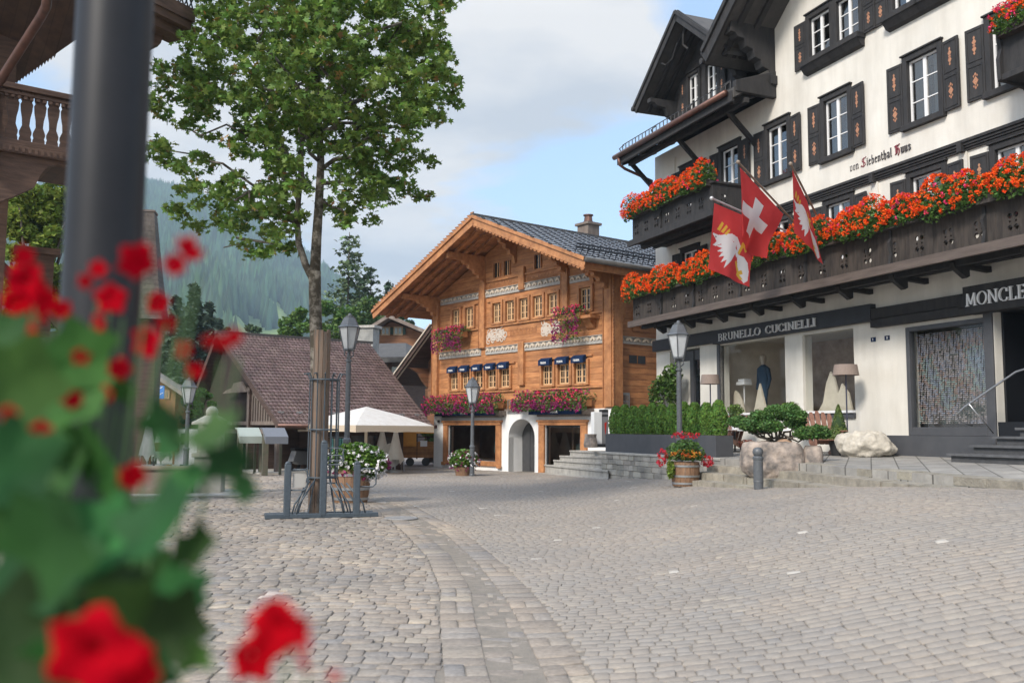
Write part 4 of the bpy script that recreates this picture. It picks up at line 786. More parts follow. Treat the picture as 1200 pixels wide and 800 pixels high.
# ---- entrance steps of the second shop
t = empty('entrance_steps', FR.P(13, 1.2, 1.05), FR.rot, 'dark grey stone steps leading up to the black shop entrance', 'steps')
TREAD = mat('dark_stone_tread', (.075, .077, .082), .6, c2=(.11, .112, .118), ns=6, bump=.15); RISER = mat('dark_stone_riser', (.05, .051, .055), .7, c2=(.07, .071, .075), ns=7)
for k in range(5):
    z1 = .0 + .165 * (k + 1); v = 1.25 - .32 * k; x0 = .05 + .24 * min(k, 3) + (.25 if k == 4 else 0)
    mb = MB().box(x0 + .06, 5, -(v - 1.2) + .06, 1.6, -.2 if k == 0 else z1 - .17, z1 - .045, 1).box(x0, 5, -(v - 1.2), 1.6, z1 - .045, z1, 0); mb.build('step', [TREAD, RISER], t)
t = MB().tube([FR.P(13.05, .55, 1.75), FR.P(12.95, .75, 1.80), FR.P(12.95, .85, 1.95), FR.P(13.1, .80, 2.1), FR.P(13.9, .35, 2.75), FR.P(14.3, .3, 2.85), FR.P(16, .3, 2.85)], .02, 8).tube([FR.P(13.2, .78, 2.15), FR.P(13.3, .3, 1.6)], .014, 6).build('handrail', mat('brushed_steel', (.45, .46, .48), .3, metal=.9), smooth=True); tag(t, 'curved steel handrail beside the dark entrance steps', 'handrail')
# ================================================================== honey coloured chalet
CH = empty('timber_chalet', FC.o, FC.rot, 'honey coloured carved timber chalet on a white plastered ground floor with an arched door', 'chalet')
W = 11.13; DEP = 15
low = [(1.14, 3.2), (2.02, 3.2), (2.94, 3.2), (3.84, 3.2), (4.72, 3.2)]; lowr = [(7.33, 3.2), (8.27, 3.2), (9.18, 3.2)]
HL = [(a, a + .72, 3.22, 4.05) for a, _ in low] + [(a, a + .74, 3.22, 4.05) for a, _ in lowr]
HU = [(4.18 + k * .87, 4.18 + k * .87 + .66, 5.82, 6.70) for k in range(5)] + [(9.45, 10.15, 5.80, 6.70), (1.25, 1.92, 5.80, 6.72), (2.24, 2.92, 5.80, 6.72)]
HT = [(4.25, 4.65, 7.72, 8.30), (4.95, 5.3, 7.72, 8.30), (6.9, 7.25, 7.72, 8.25)]
AP = (5.65, 9.63); LE = (-2.05, 6.72); RE = (12.0, 7.08)
top_ = lambda u: (AP[1] - (AP[0] - u) * (AP[1] - LE[1]) / (AP[0] - LE[0]) if u < AP[0] else AP[1] - (u - AP[0]) * (AP[1] - RE[1]) / (RE[0] - AP[0])) - .12
mb = MB()
wall(mb, 0, W, 2.36, 6.98, [(a + .05, b - .05, c + .04, d - .04) for a, b, c, d in HL + HU], rev=.1)
us_ = sorted({0, 1.2, 2.5, W, 8.2, 9.8, AP[0], *[h[0] for h in HT], *[h[1] for h in HT]})
for a, b in zip(us_[:-1], us_[1:]):
    hh = [h for h in HT if h[0] <= (a + b) / 2 <= h[1]]
    if hh: mb.add([(a, 0, 6.98), (b, 0, 6.98), (b, 0, hh[0][2]), (a, 0, hh[0][2])], [(0, 1, 2, 3)]); mb.add([(a, 0, hh[0][3]), (b, 0, hh[0][3]), (b, 0, top_(b)), (a, 0, top_(a))], [(0, 1, 2, 3)])
    else: mb.add([(a, 0, 6.98), (b, 0, 6.98), (b, 0, max(6.98, top_(b))), (a, 0, max(6.98, top_(a)))], [(0, 1, 2, 3)])
mb.add([(W, 0, 2.36), (W, DEP, 2.36), (W, DEP, 7.2), (W, 0, 7.2)], [(0, 1, 2, 3)]); mb.add([(0, 0, 2.36), (0, DEP, 2.36), (0, DEP, 7.2), (0, 0, 7.2)], [(0, 3, 2, 1)])
mb.add([(0, DEP, 0), (W, DEP, 0), (W, DEP, 7), (5.6, DEP, 9.4), (0, DEP, 7)], [(4, 3, 2, 1, 0)])
mb.build('timber_wall', ORWOOD, CH)
# ground floor with arched recess and two shop windows
mb = MB(); wall(mb, 0, W, -.3, 2.36, [(1.15, 4.6, .36, 1.78), (7.6, 9.62, .02, 1.78), (5.36, 6.98, -.3, 2.1)], y=-.06, rev=.25)
ac, r0, zs = 6.17, .81, 1.32; pts = [(ac + r0 * math.cos(R_(a)), zs + .70 * math.sin(R_(a))) for a in range(0, 181, 10)]
for (a, b), (c, d) in zip(pts[:-1], pts[1:]): mb.add([(a, -.06, b), (a, -.06, 2.1), (c, -.06, 2.1), (c, -.06, d)], [(0, 1, 2, 3)]); mb.add([(a, -.06, b), (c, -.06, d), (c, .66, d), (a, .66, b)], [(0, 1, 2, 3)])
mb.add([(5.36, -.06, -.3), (5.36, .66, -.3), (5.36, .66, zs), (5.36, -.06, zs)], [(0, 1, 2, 3)]); mb.add([(6.98, -.06, -.3), (6.98, .66, -.3), (6.98, .66, zs), (6.98, -.06, zs)], [(0, 3, 2, 1)]); mb.add([(5.3, .66, -.3), (7.05, .66, -.3), (7.05, .66, 2.1), (5.3, .66, 2.1)], [(0, 1, 2, 3)])
mb.add([(W, -.06, -.3), (W, DEP, -.3), (W, DEP, 2.36), (W, -.06, 2.36)], [(0, 1, 2, 3)]); mb.add([(0, -.06, -.3), (0, DEP, -.3), (0, DEP, 2.36), (0, -.06, 2.36)], [(0, 3, 2, 1)]); mb.add([(0, -.06, 2.36), (W, -.06, 2.36), (W, .1, 2.36), (0, .1, 2.36)], [(0, 1, 2, 3)])
mb.build('plastered_ground_floor', WHITEP, CH)
DOORM = mat('grey_door_panel', (.045, .045, .048), .5, c2=(.06, .06, .063), ns=5)
dp = [(5.42, -.1)] + [(ac - .0 + .76 * math.cos(R_(a)), zs + .64 * math.sin(R_(a))) for a in range(180, -1, -10)] + [(6.93, -.1)]
d = MB().prism(dp, .58, .63, 'y').box(6.36, 6.41, .55, .58, 0, 1.9, 1).box(5.9, 5.92, .57, .58, 0, 1.8, 1).box(6.70, 6.72, .57, .58, 0, 1.8, 1).build('arched_door', [DOORM, BLACK], CH); MB().box(6.46, 6.51, .50, .56, .85, 1.1).sphere((6.32, .52, 1.0), .05, 8).build('handle', WHITE, d)
SG = glassmat('boutique_glass', (.8, .8, .78), .3)
for (a, b, c, dd) in ((1.15, 4.6, .36, 1.78), (7.6, 9.62, .02, 1.78)):
    mb = MB(); e = .32
    mb.box(a - e, b + e, -.16, -.04, dd, dd + .18); mb.box(a - e, a, -.14, -.04, c - (.2 if c > .1 else 0), dd); mb.box(b, b + e, -.14, -.04, c - (.2 if c > .1 else 0), dd)
    mb.box(a - e - .07, b + e + .07, -.19, -.04, dd + .12, dd + .2)
    if c > .1: mb.box(a, b, -.14, -.04, c - .2, c); mb.box(a - e - .08, a - .1, -.17, -.14, c - .26, c - .12); mb.box(b + .1, b + e + .08, -.17, -.14, c - .26, c - .12)
    f_ = mb.build('shop_window', ORTRIM, CH, bevel=.015)
    nb = MB().box(a, b, .0, .05, c, c + .05).box(a, a + .06, 0, .05, c, dd).box(b - .06, b, 0, .05, c, dd).box(a, b, 0, .05, dd - .06, dd)
    if c > .1: nb.box((a + b) / 2 - .12, (a + b) / 2 - .02, 0, .06, c, dd)
    nb.build('inner_frame', BLACK, f_)
    MB().add([(a, .03, c), (b, .03, c), (b, .03, dd), (a, .03, dd)], [(0, 1, 2, 3)]).build('pane', SG, f_)
    rb = MB(); rb.add([(a - .5, 1.9, c - .2), (b + .5, 1.9, c - .2), (b + .5, 1.9, dd + .3), (a - .5, 1.9, dd + .3)], [(0, 1, 2, 3)]); rb.add([(a - .5, .2, c), (b + .5, .2, c), (b + .5, 1.9, c), (a - .5, 1.9, c)], [(0, 1, 2, 3)]); rb.add([(a - .4, .2, c), (a - .4, 1.9, c), (a - .4, 1.9, dd + .2), (a - .4, .2, dd + .2)], [(0, 1, 2, 3)]); rb.add([(b + .4, .2, c), (b + .4, 1.9, c), (b + .4, 1.9, dd + .2), (b + .4, .2, dd + .2)], [(0, 1, 2, 3)])
    rb.box(a + .5, a + .62, .8, 1.1, c, dd + .2); rb.prism([(0, 0), (.4, 0), (.28, .9), (.12, 1.25)], .6, .75, 'y', 1, Matrix.Translation((b - .75, 0, c + .02))); rb.box(b - 1.5, b - 1.1, .9, 1.3, c + .3, c + 1.1, 2)
    rb.build('boutique_interior', [mat('brown_boutique_wall', (.13, .085, .06), .8, c2=(.24, .17, .13), ns=1.3), WHITE, mat('sage_display', (.10, .14, .13), .8)], f_)
# trims and bands
SCALM = [GREYP, CREAMP]
def band(mb, u0, u1, z, h=.30, step=.34, y=-.05, u_axis='x'):
    f = (lambda a, b, c, d, e, k, m: mb.box(a, b, c, d, e, k, m)) if u_axis == 'x' else (lambda a, b, c, d, e, k, m: mb.box(W - d if 0 else W + .0, W - c, a, b, e, k, m))
    f(u0, u1, y, 0, z, z + h * .40, 0); f(u0, u1, y - .03, 0, z + h * .92, z + h * .99, 0); f(u0, u1, y + .03, 0, z + h * .4, z + h * .92, 0)
    x = u0 + step / 2
    while x < u1:
        poly = [(x - step * .36, z + h * .38)] + [(x + step * .36 * math.cos(R_(a)), z + h * .38 + h * .5 * math.sin(R_(a))) for a in (150, 110, 70, 30)] + [(x + step * .36, z + h * .38), (x + step * .16, z + h * .38), (x, z + h * .62), (x - step * .16, z + h * .38)]
        if u_axis == 'x': mb.prism(poly, y - .035, y + .03, 'y', 1)
        else: mb.prism(poly, W - y - .03, W - y + .035, 'x', 1)
        x += step
mb = MB(); band(mb, .3, 3.4, 4.62); band(mb, 3.75, 6.0, 4.62); band(mb, 6.3, 10.9, 4.62); band(mb, .35, 3.35, 6.98, .26); band(mb, 3.7, 8.5, 6.96, .30); band(mb, 8.95, 10.6, 6.90, .26)
band(mb, .1, 9, 4.60, .26, .42, -.05, 'y'); mb.build('carved_band', SCALM, CH)
for a, b in ((-.10, .28), (10.85, 11.22)): MB().box(a, b, -.16, .02, 2.40, 7.0).build('log_post', ORTRIM, CH, bevel=.02)
for u, z0, z1 in ((3.55, 4.9, 7.6), (8.72, 4.9, 7.5), (6.15, 3.3, 4.98), (6.15, 7.0, 7.9)): MB().box(u - .17, u + .17, -.13, 0, z0, z1).build('log_post', ORTRIM, CH, bevel=.02)
MB().box(11.13, 11.30, -.10, .35, 2.40, 7.0).build('log_post', ORTRIM, CH, bevel=.02)
mb = MB()
for a in (-.12, 10.83): mb.box(a, a + .04, -.19, -.15, 2.4, 7.0)
mb.box(3.36, 3.40, -.15, -.11, 4.9, 7.3); mb.box(8.53, 8.57, -.15, -.11, 4.9, 7.3)
z = 2.45
while z < 6.9: mb.box(11.285, 11.315, -.13, -.07, z, z + .07); z += .12
mb.build('dark_post_edge', ORDARK, CH)
mb = MB()
for a, b, z in ((.9, 5.7, 4.18), (7.1, 10.15, 4.20), (.9, 5.7, 3.08), (6.8, 10.8, 3.08), (3.85, 8.5, 6.74), (3.75, 8.6, 5.70), (9.3, 10.7, 5.68), (.9, 3.2, 6.76), (.8, 3.3, 5.68), (3.8, 8.4, 7.56)): mb.box(a, b, -.07, 0, z, z + .07)
for h in HL + HU:
    a, b, c, d = h; mb.box(a - .06, a + .05, -.09, .06, c - .02, d + .06); mb.box(b - .05, b + .06, -.09, .06, c - .02, d + .06); mb.box(a + .05, b - .05, -.08, .06, d - .04, d + .06); mb.box(a + .05, b - .05, -.10, .06, c - .04, c + .04)
for h in HT: a, b, c, d = h; mb.box(a - .05, a, -.06, .05, c, d); mb.box(b, b + .05, -.06, .05, c, d)
mb.build('window_surround', ORTRIM, CH, bevel=.008)
CASM = mat('pale_timber_casement', (.60, .38, .20), .6)
def cas_window(u0, u1, z0, z1):
    c0 = MB(); a, b, c, d = .06, u1 - u0 - .06, .05, z1 - z0 - .05; t = .05
    for x in (a, (a + b) / 2 - .04, b - t): c0.box(x, x + (t if x != (a + b) / 2 - .04 else .08), .02, .07, c, d)
    c0.box(a, b, .025, .068, c, c + t); c0.box(a, b, .025, .068, d - t, d)
    for q in (.33, .66): c0.box(a, b, .035, .06, c + (d - c) * q - .012, c + (d - c) * q + .012)
    for q in (.25, .75): x = a + (b - a) * q; c0.box(x - .01, x + .01, .036, .059, c, d)
    o = c0.build('window', CASM, CH); o.location = (u0, 0, z0)
    MB().add([(a, .05, c), (b, .05, c), (b, .05, d), (a, .05, d)], [(0, 1, 2, 3)]).build('pane', mat('dark_small_pane', (.02, .018, .016), .1, spec=.6), o); return o
w0 = None
for h in HL + HU: cas_window(*h)
for h in HT: MB().box(h[0], h[1], .03, .05, h[2], h[3]).box((h[0] + h[1]) / 2 - .02, (h[0] + h[1]) / 2 + .02, .01, .03, h[2], h[3], 1).build('attic_window', [mat('dark_small_pane', (.02, .018, .016), .1), CASM], CH)
# painted scrollwork
mb = MB()
def scroll(cu, cz, wd, h, seed):
    r = random.Random(seed); k = 0
    for s in (-1, 1):
        for q in range(9):
            a0 = r.uniform(0, 360); rad = r.uniform(.06, .13); cx = cu + s * wd * r.uniform(.08, .45); cy = cz + h * r.uniform(-.38, .38); pp = arc(cx, cy, rad, rad, a0, a0 + 250, 7); k += 1
            for p, q2 in zip(pp[:-1], pp[1:]):
                d = Vector((q2[0] - p[0], q2[1] - p[1])); nn = Vector((-d.y, d.x)).normalized() * .018; mb.prism([(p[0] - nn.x, p[1] - nn.y), (p[0] + nn.x, p[1] + nn.y), (q2[0] + nn.x, q2[1] + nn.y), (q2[0] - nn.x, q2[1] - nn.y)], -.012 - k * .0006, -.004)
        
SCP = mat('pale_scroll_paint', (.55, .48, .41), .8)
for a_, b_ in ((4.45, 1), (7.85, 2)): mb = MB(); scroll(a_, 5.39, 1.35, .6, b_); scroll(a_, 5.39, 1.2, .5, b_ + 4); scroll(a_, 5.39, .7, .5, b_ + 9); mb.build('painted_scrollwork', SCP, CH)
random.seed(3)
for (a, b, c, d) in ((3.9, 5.4, 7.28, 7.55), (6.4, 8.2, 7.26, 7.5), (1.4, 3.2, 7.3, 7.48), (5.35, 7.0, 5.25, 5.55)):
    x = a; mb = MB()
    while x < b: mb.box(x, x + .05, -.008, -.002, c, c + (d - c) * random.uniform(.5, 1)); x += .085
    mb.build('carved_inscription', ORDARK, CH)
# consoles (stepped, scalloped beam ends) carrying the roof
def console(u, ztop, s=1., out=1.8, wdt=.20, m=0):
    mbc.prism([(-out, ztop), (0, ztop), (0, ztop - 1.15 * s), (-.10, ztop - 1.2 * s), (-.16, ztop - .95 * s), (-.34, ztop - .90 * s), (-.36, ztop - .76 * s), (-.55, ztop - .72 * s), (-.58, ztop - .58 * s), (-.8, ztop - .54 * s), (-.84, ztop - .42 * s), (-1.05, ztop - .40 * s), (-1.1, ztop - .28 * s), (-out, ztop - .24 * s)], u - wdt / 2, u + wdt / 2, 'x', m)
for u, s in ((.1, .9), (3.55, 1.05), (5.65, 1.15), (8.72, .95), (11.0, .9), (10.2, .7)): mbc = MB(); console(u, top_(u) - .04, s, 1.85); mbc.build('roof_console', ORTRIM, CH, bevel=.015)
for k in range(3):
    mbc = MB(); y0 = .2 + 3.4 * k; mbc.prism([(W, 6.98), (W + .8, 6.98), (W + .8, 6.84), (W + .55, 6.8), (W + .5, 6.62), (W + .38, 6.56), (W + .34, 6.2), (W + .2, 5.95), (W + .17, 5.6), (W, 5.3)], y0, y0 + .3, 'y'); mbc.build('side_console', ORTRIM, CH, bevel=.015)
# roof
OV = 2.0
mb = MB(); tmb = MB()
for a, b in ((AP, LE), (AP, RE)):
    q = [Vector((a[0], -OV, a[1])), Vector((b[0], -OV, b[1])), Vector((b[0], DEP + .8, b[1])), Vector((a[0], DEP + .8, a[1]))]
    mb.add([p + Vector((0, 0, .06)) for p in q] + [p - Vector((0, 0, .05)) for p in q], [(0, 1, 2, 3), (4, 7, 6, 5), (0, 4, 5, 1), (1, 5, 6, 2)], 0)
    s = 1 if b is RE else -1
    mb.beam((a[0], -OV - .03, a[1] - .09), (b[0] + s * .02, -OV - .03, b[1] - .09), .06, .34, 1); mb.beam((a[0], -OV - .09, a[1] + .06), (b[0] + s * .03, -OV - .09, b[1] + .06), .07, .12, 1)
    L_ = math.hypot(b[0] - a[0], b[1] - a[1]); nsc = int(L_ / .22); ang = math.atan2(b[1] - a[1], b[0] - a[0])
    for k in range(nsc):
        t = (k + .5) / nsc; x, z = a[0] + (b[0] - a[0]) * t, a[1] + (b[1] - a[1]) * t - .25 / math.cos(ang)
        mb.prism([(x + .11 * math.cos(R_(q_)), z + .02 + .085 * math.sin(R_(q_))) for q_ in range(180, 361, 30)], -OV - .05, -OV - .01, 'y', 2)
    for yy in (-1.45, -1.0, -.5): mb.beam((a[0], yy, a[1] - .12), (b[0] - s * .2, yy, b[1] - .12), .12, .12, 1)
mb.build('roof_boards', [ORWOOD, ORTRIM, CREAMP if 0 else ORDARK], CH)
mb = MB(); mb.box(11.86, 11.95, -OV - .02, DEP, 6.82, 7.06, 0); mb.build('eave_board', ORTRIM, CH)
MB().tube([(12.1, -OV - .1, 7.10), (12.1, DEP, 7.10)], .085, 8).tube([(-2.12, -OV - .1, 6.75), (-2.12, DEP, 6.75)], .08, 8).build('gutter', DKROOF, CH, smooth=True)
sl = Vector((RE[0] - AP[0], 0, RE[1] - AP[1])); LR = sl.length; sl.normalize(); nrm = Vector((-sl.z, 0, sl.x)); yv = Vector((0, 1, 0))
mb = MB(); rows_n = 13; O_ = Vector((AP[0], -OV - .12, AP[1] + .10))
for r_ in range(rows_n):
    d0, d1 = LR * r_ / rows_n, LR * (r_ + 1) / rows_n + .06; x = 0.0 - (.22 if r_ % 2 else 0)
    while x < DEP + OV + .6:
        x0, x1 = max(0, x) + .006, x + .44 - .006
        if x1 > x0: p = [O_ + sl * d0 + yv * x0 + nrm * .0, O_ + sl * d0 + yv * x1, O_ + sl * d1 + yv * x1 + nrm * .045, O_ + sl * d1 + yv * x0 + nrm * .045]; mb.add(p + [p[3] - nrm * .03, p[2] - nrm * .03], [(0, 3, 2, 1), (3, 4, 5, 2)], 0); c_ = O_ + sl * (d0 + .28) + yv * (x + .22) + nrm * .03
        if x1 > x0: mb.beam(c_, c_ + nrm * .05, .16, .06, 1, up=(0, 1, 0))
        x += .44
mb.build('metal_shingles', [mat('grey_metal_tile', (.27, .29, .32), .45, metal=.3, c2=(.36, .38, .41), ns=8, island=.12), SNOWG], CH)
q = [(AP[0], -OV - .1, AP[1] + .1), (LE[0], -OV - .1, LE[1] + .1), (LE[0], DEP + .8, LE[1] + .1), (AP[0], DEP + .8, AP[1] + .1)]; MB().add(q, [(0, 1, 2, 3)]).box(AP[0] - .12, AP[0] + .12, -OV - .12, DEP + .8, AP[1] + .06, AP[1] + .16).build('ridge_and_rear_slope', DKROOF, CH)
mb = MB()
e0 = O_ + sl * (LR - .45) + nrm * .1
for hz_ in (.06, .16, .27): mb.tube([e0 + nrm * hz_, e0 + nrm * hz_ + yv * (DEP + OV)], .02, 6)
x = 0
while x < DEP + OV: mb.tube([e0 + yv * x - nrm * .08, e0 + yv * x + nrm * .30], .017, 5); mb.tube([e0 + yv * x + nrm * .06, e0 + yv * (x + .2) + nrm * .27], .012, 4); x += .26
mb.build('snow_fence', SNOWG, CH)
mb = MB(); cx, cy = AP[0] - .5, 4.3; mb.box(cx - .34, cx + .34, cy - .32, cy + .32, 9.2, 10.30, 0); mb.box(cx - .42, cx + .42, cy - .4, cy + .4, 10.30, 10.40, 0); mb.lathe([(.22, 0), (.22, .08), (.19, .10), (.165, .32), (.22, .34), (.22, .38)], (cx, cy, 10.4), 12, 1)
mb.build('chimney', [GREYW, COPPER], CH)
# small awnings over the casements, valance boxes, lettering
for k, h in enumerate(HL):
    a, b, c, d = h; mb = MB().prism([(-.09, 4.27), (-.09, 4.02), (-.24, 3.98), (-.24, 4.18)], a + .05, b - .05, 'x'); o = mb.build('awning', NAVY, CH)
    tt = lettering('PRADA', .075, CAPS, nib=.2, ang=0, spacing=.14, depth=.006, width=.34).build('letters', LETTER, o); tt.location = (a + .19, -.242, 4.04)
for a, b in ((.62, 4.95), (7.05, 10.0)):
    o = MB().box(a, b, -.42, -.07, 2.17, 2.36, 0).box(a + .35, b + .12, -.30, -.07, 2.10, 2.17, 1).box(b, b + .28, -.40, -.07, 2.17, 2.34, 1).build('awning_box', [NAVY, GREYW], CH); tt = lettering('PRADA', .09, CAPS, nib=.2, ang=0, spacing=.14, depth=.006, width=.42).build('letters', LETTER, o); tt.location = ((a + b) / 2 - .2, -.422, 2.22)
o = MB().box(5.3, 7.1, -.22, -.06, 2.33, 2.40).build('sign_rail', GREYW, CH); tt = lettering('PRADA', .36, CAPS, nib=.13, ang=0, spacing=.16, depth=.03, width=1.45).build('letters', mat('bronze_letters', (.28, .26, .24), .4, metal=.5), o); tt.location = (5.45, -.17, 2.40)
# side wall details
MB().box(W, W + .015, .79, 1.16, 3.94, 4.22).box(W, W + .015, 1.22, 1.58, 3.94, 4.22).build('vent_panel', BLACK, CH); MB().box(W, W + .10, .16, .72, 2.36, 2.90, 0).box(W + .10, W + .11, .22, .66, 2.62, 2.82, 1).box(W + .10, W + .11, .22, .66, 2.40, 2.58, 1).build('meter_box', [HOOP, GREYW], CH)
mb = MB(); mb.box(W, W + .03, .95, 1.9, 5.05, 5.09); mb.box(W, W + .03, .95, 1.9, 5.75, 5.79); mb.box(W, W + .03, .93, .97, 5.09, 5.75); 
for k in range(12): a_ = k / 12 * 6.28; mb.beam((W + .02, 1.45 + .22 * math.cos(a_), 5.42 + .22 * math.sin(a_)), (W + .02, 1.45 + .22 * math.cos(a_ + .4), 5.42 + .22 * math.sin(a_ + .4)), .05, .03)
mb.build('side_ornament', ORDARK, CH)
MB().box(.35, .45, -.12, -.06, 1.9, 2.0).build('camera_box', BLACK, CH)
# petunia boxes on the chalet
MIX = [PINKF, PINKF, PINKF, HOTF]
def petunias(label, u0, u1, z, v, h, dep, trail, dens=52, drop=.0):
    Lg = u1 - u0; t = empty('petunia_box', FC.P(u0, v, z), FC.rot, label, 'flower box', 'flower boxes on the honey chalet'); MB().box(0, Lg, -.12, .14, -.14, .08).build('planter', ORTRIM, t)
    n = int(850 * Lg); x = rng.uniform(-.08, Lg + .08, n); s = rng.random(n); a = rng.uniform(-.1, math.pi, n)
    up_ = s < .5; y = np.where(up_, -np.cos(a) * dep * rng.random(n) ** .5, -dep * rng.uniform(.35, 1.1, n)); zz = np.where(up_, .08 + np.sin(a) * h * rng.random(n) ** .5, .1 - trail * rng.random(n))
    leaves('foliage', np.stack([x, y, zz], 1), .08, GREENL, t)
    nh = int(dens * 2.6 * Lg); x = rng.uniform(-.12, Lg + .12, nh); lo = rng.random(nh) < .62
    y = np.where(lo, -dep * (1 + .22 * np.sin(x * 5)) - .03, -np.cos(rng.uniform(-.1, 2, nh)) * dep); zz = np.where(lo, .12 - trail * rng.random(nh) ** .8 * (1 + .2 * np.sin(x * 4)), .1 + h * rng.random(nh))
    hot = (zz > .05) & (rng.random(nh) < .55); k = 6; P = (np.stack([x, y, zz], 1)[:, None] + ball(nh * k, .045).reshape(nh, k, 3)).reshape(-1, 3); leaves('blossoms', P, .06, [PINKF, HOTF], t, mi=np.repeat(hot.astype(int), k), up=.1)
petunias('magenta petunias over the large left shop window of the chalet', -.0, 5.2, 2.58, .35, .36, .32, .42)
petunias('magenta petunias over the right shop window of the chalet', 6.4, 10.3, 2.58, .35, .38, .32, .38)
petunias('magenta petunias hanging from the upper left chalet windows', .7, 2.7, 5.55, .35, .25, .30, .75, 60)
petunias('magenta petunias hanging from the upper right chalet window', 8.75, 10.0, 5.65, .35, .25, .30, 1.0, 70)
MB().prism([(-.42, 5.62), (0, 5.62), (0, 5.15), (-.1, 5.2)], 9.9, 10.3, 'x').box(9.3, 10.5, -.45, -.02, 5.5, 5.6).build('window_bracket', ORTRIM, CH)
# ================================================================== tiled barn with shop, left of the chalet
FB = Frame((0, 0, 0), 0); FB.o = np.array([-8.35, 33.5, 0.]); FB.u = -FC.n; FB.n = FC.u.copy(); FB.rot = math.atan2(FB.u[1], FB.u[0])   # local x along the eave, y back, outwards = -y
BA = empty('tiled_barn', FB.o, FB.rot, 'old timber barn with a wide brown tiled roof and dark open gable', 'barn')
Lb = 5.3; RZ, EZ, RY = 5.52, 2.0, 6.3; BZ, BY = 2.4, 9.2       # ridge z, eave z, ridge y ; back eave
def roofz(y): return EZ + (RZ - EZ) * (y / RY)
mb = MB(); x0e, x0r, x1e, x1r = -.25, -.15, 6.2, 7.0
f = [Vector((x0e, -.5, roofz(-.5))), Vector((x1e, -.5, roofz(-.5))), Vector((x1r, RY, RZ)), Vector((x0r, RY, RZ))]
bk = [Vector((x0r, RY, RZ)), Vector((x1r, RY, RZ)), Vector((x1e, BY, BZ)), Vector((x0e, BY, BZ))]
for q in (f, bk): mb.add([p - Vector((0, 0, .03)) for p in q] + [p - Vector((0, 0, .16)) for p in q], [(0, 1, 2, 3), (4, 7, 6, 5), (0, 4, 5, 1), (1, 5, 6, 2), (2, 6, 7, 3), (3, 7, 4, 0)])
mb.beam(f[0] + Vector((-.02, 0, -.03)), f[3] + Vector((-.02, 0, -.03)), .06, .22); mb.beam(bk[3] + Vector((-.02, 0, -.03)), bk[0] + Vector((-.02, 0, -.03)), .06, .22)
for k in range(1, 7): xx = x0e + .9; mb.beam((xx - .6, -.4 + RY * k / 6.6, roofz(-.4 + RY * k / 6.6) - .2), (Lb, -.4 + RY * k / 6.6, roofz(-.4 + RY * k / 6.6) - .2), .12, .12)
mb.build('roof_frame', OLDW, BA)
# tiles
ft = f; nr = 29; V, Q = [], []
for r_ in range(nr):
    t0, t1 = r_ / nr, (r_ + 1.25) / nr
    a0, b0 = ft[0].lerp(ft[3], t0), ft[1].lerp(ft[2], t0); a1, b1 = ft[0].lerp(ft[3], min(1, t1)), ft[1].lerp(ft[2], min(1, t1)); nc = int((b0 - a0).length / .16)
    for c in range(nc):
        s0, s1 = c / nc, (c + 1) / nc - .004; sm_ = (s0 + s1) / 2
        p = [a0.lerp(b0, s0), a0.lerp(b0, sm_), a0.lerp(b0, s1), a1.lerp(b1, s1), a1.lerp(b1, sm_), a1.lerp(b1, s0)]
        up = [.075, .115, .075, .0, .03, .0]; j = len(V); V += [tuple(q + Vector((0, 0, h + .015 * random.random() * (i < 3)))) for i, (q, h) in enumerate(zip(p, up))]; V += [tuple(q + Vector((0, 0, h - .05))) for q, h in zip(p[:3], up[:3])]
        Q += [(j, j + 1, j + 4, j + 5), (j + 1, j + 2, j + 3, j + 4), (j + 6, j + 7, j + 1, j), (j + 7, j + 8, j + 2, j + 1)]
npmesh('roof_tiles', np.array(V), np.array(Q), TILE, BA)
mb = MB(); mb.beam(f[3] + Vector((-.1, 0, .06)), f[2] + Vector((.1, 0, .06)), .26, .12, 0)
mb.add([(x0r, RY, RZ + .03), (x1r, RY, RZ + .03), (x1e, BY, BZ + .05), (x0e, BY, BZ + .05)], [(0, 1, 2, 3)]); mb.build('ridge_cap', DKROOF, BA)
for t_, nsn in ((.085, 9),):
    for k in range(nsn): p = f[0].lerp(f[1], (k + .4) / nsn).lerp(f[3].lerp(f[2], (k + .4) / nsn), t_) + Vector((0, 0, .12)); MB().box(-.11, -.02, -.04, .04, 0, .05).box(.02, .11, -.04, .04, 0, .05).box(-.02, .02, -.06, .02, -.02, .03).build('snow_hook', HOOP, BA, loc=p)
MB().tube([f[0] + Vector((-.1, -.1, -.02)), f[1] + Vector((.1, -.1, -.02))], .07, 8).build('gutter', COPPER, BA, smooth=True)
mb = MB(); p = f[0].lerp(f[1], .52).lerp(f[3].lerp(f[2], .52), .6); mb.box(p.x - .14, p.x - .05, p.y - .04, p.y + .04, p.z, p.z + .22).box(p.x + .05, p.x + .14, p.y - .04, p.y + .04, p.z, p.z + .22).box(p.x - .02, p.x + .02, p.y, p.y + .03, p.z, p.z + .4); mb.build('roof_vent', HOOP, BA)
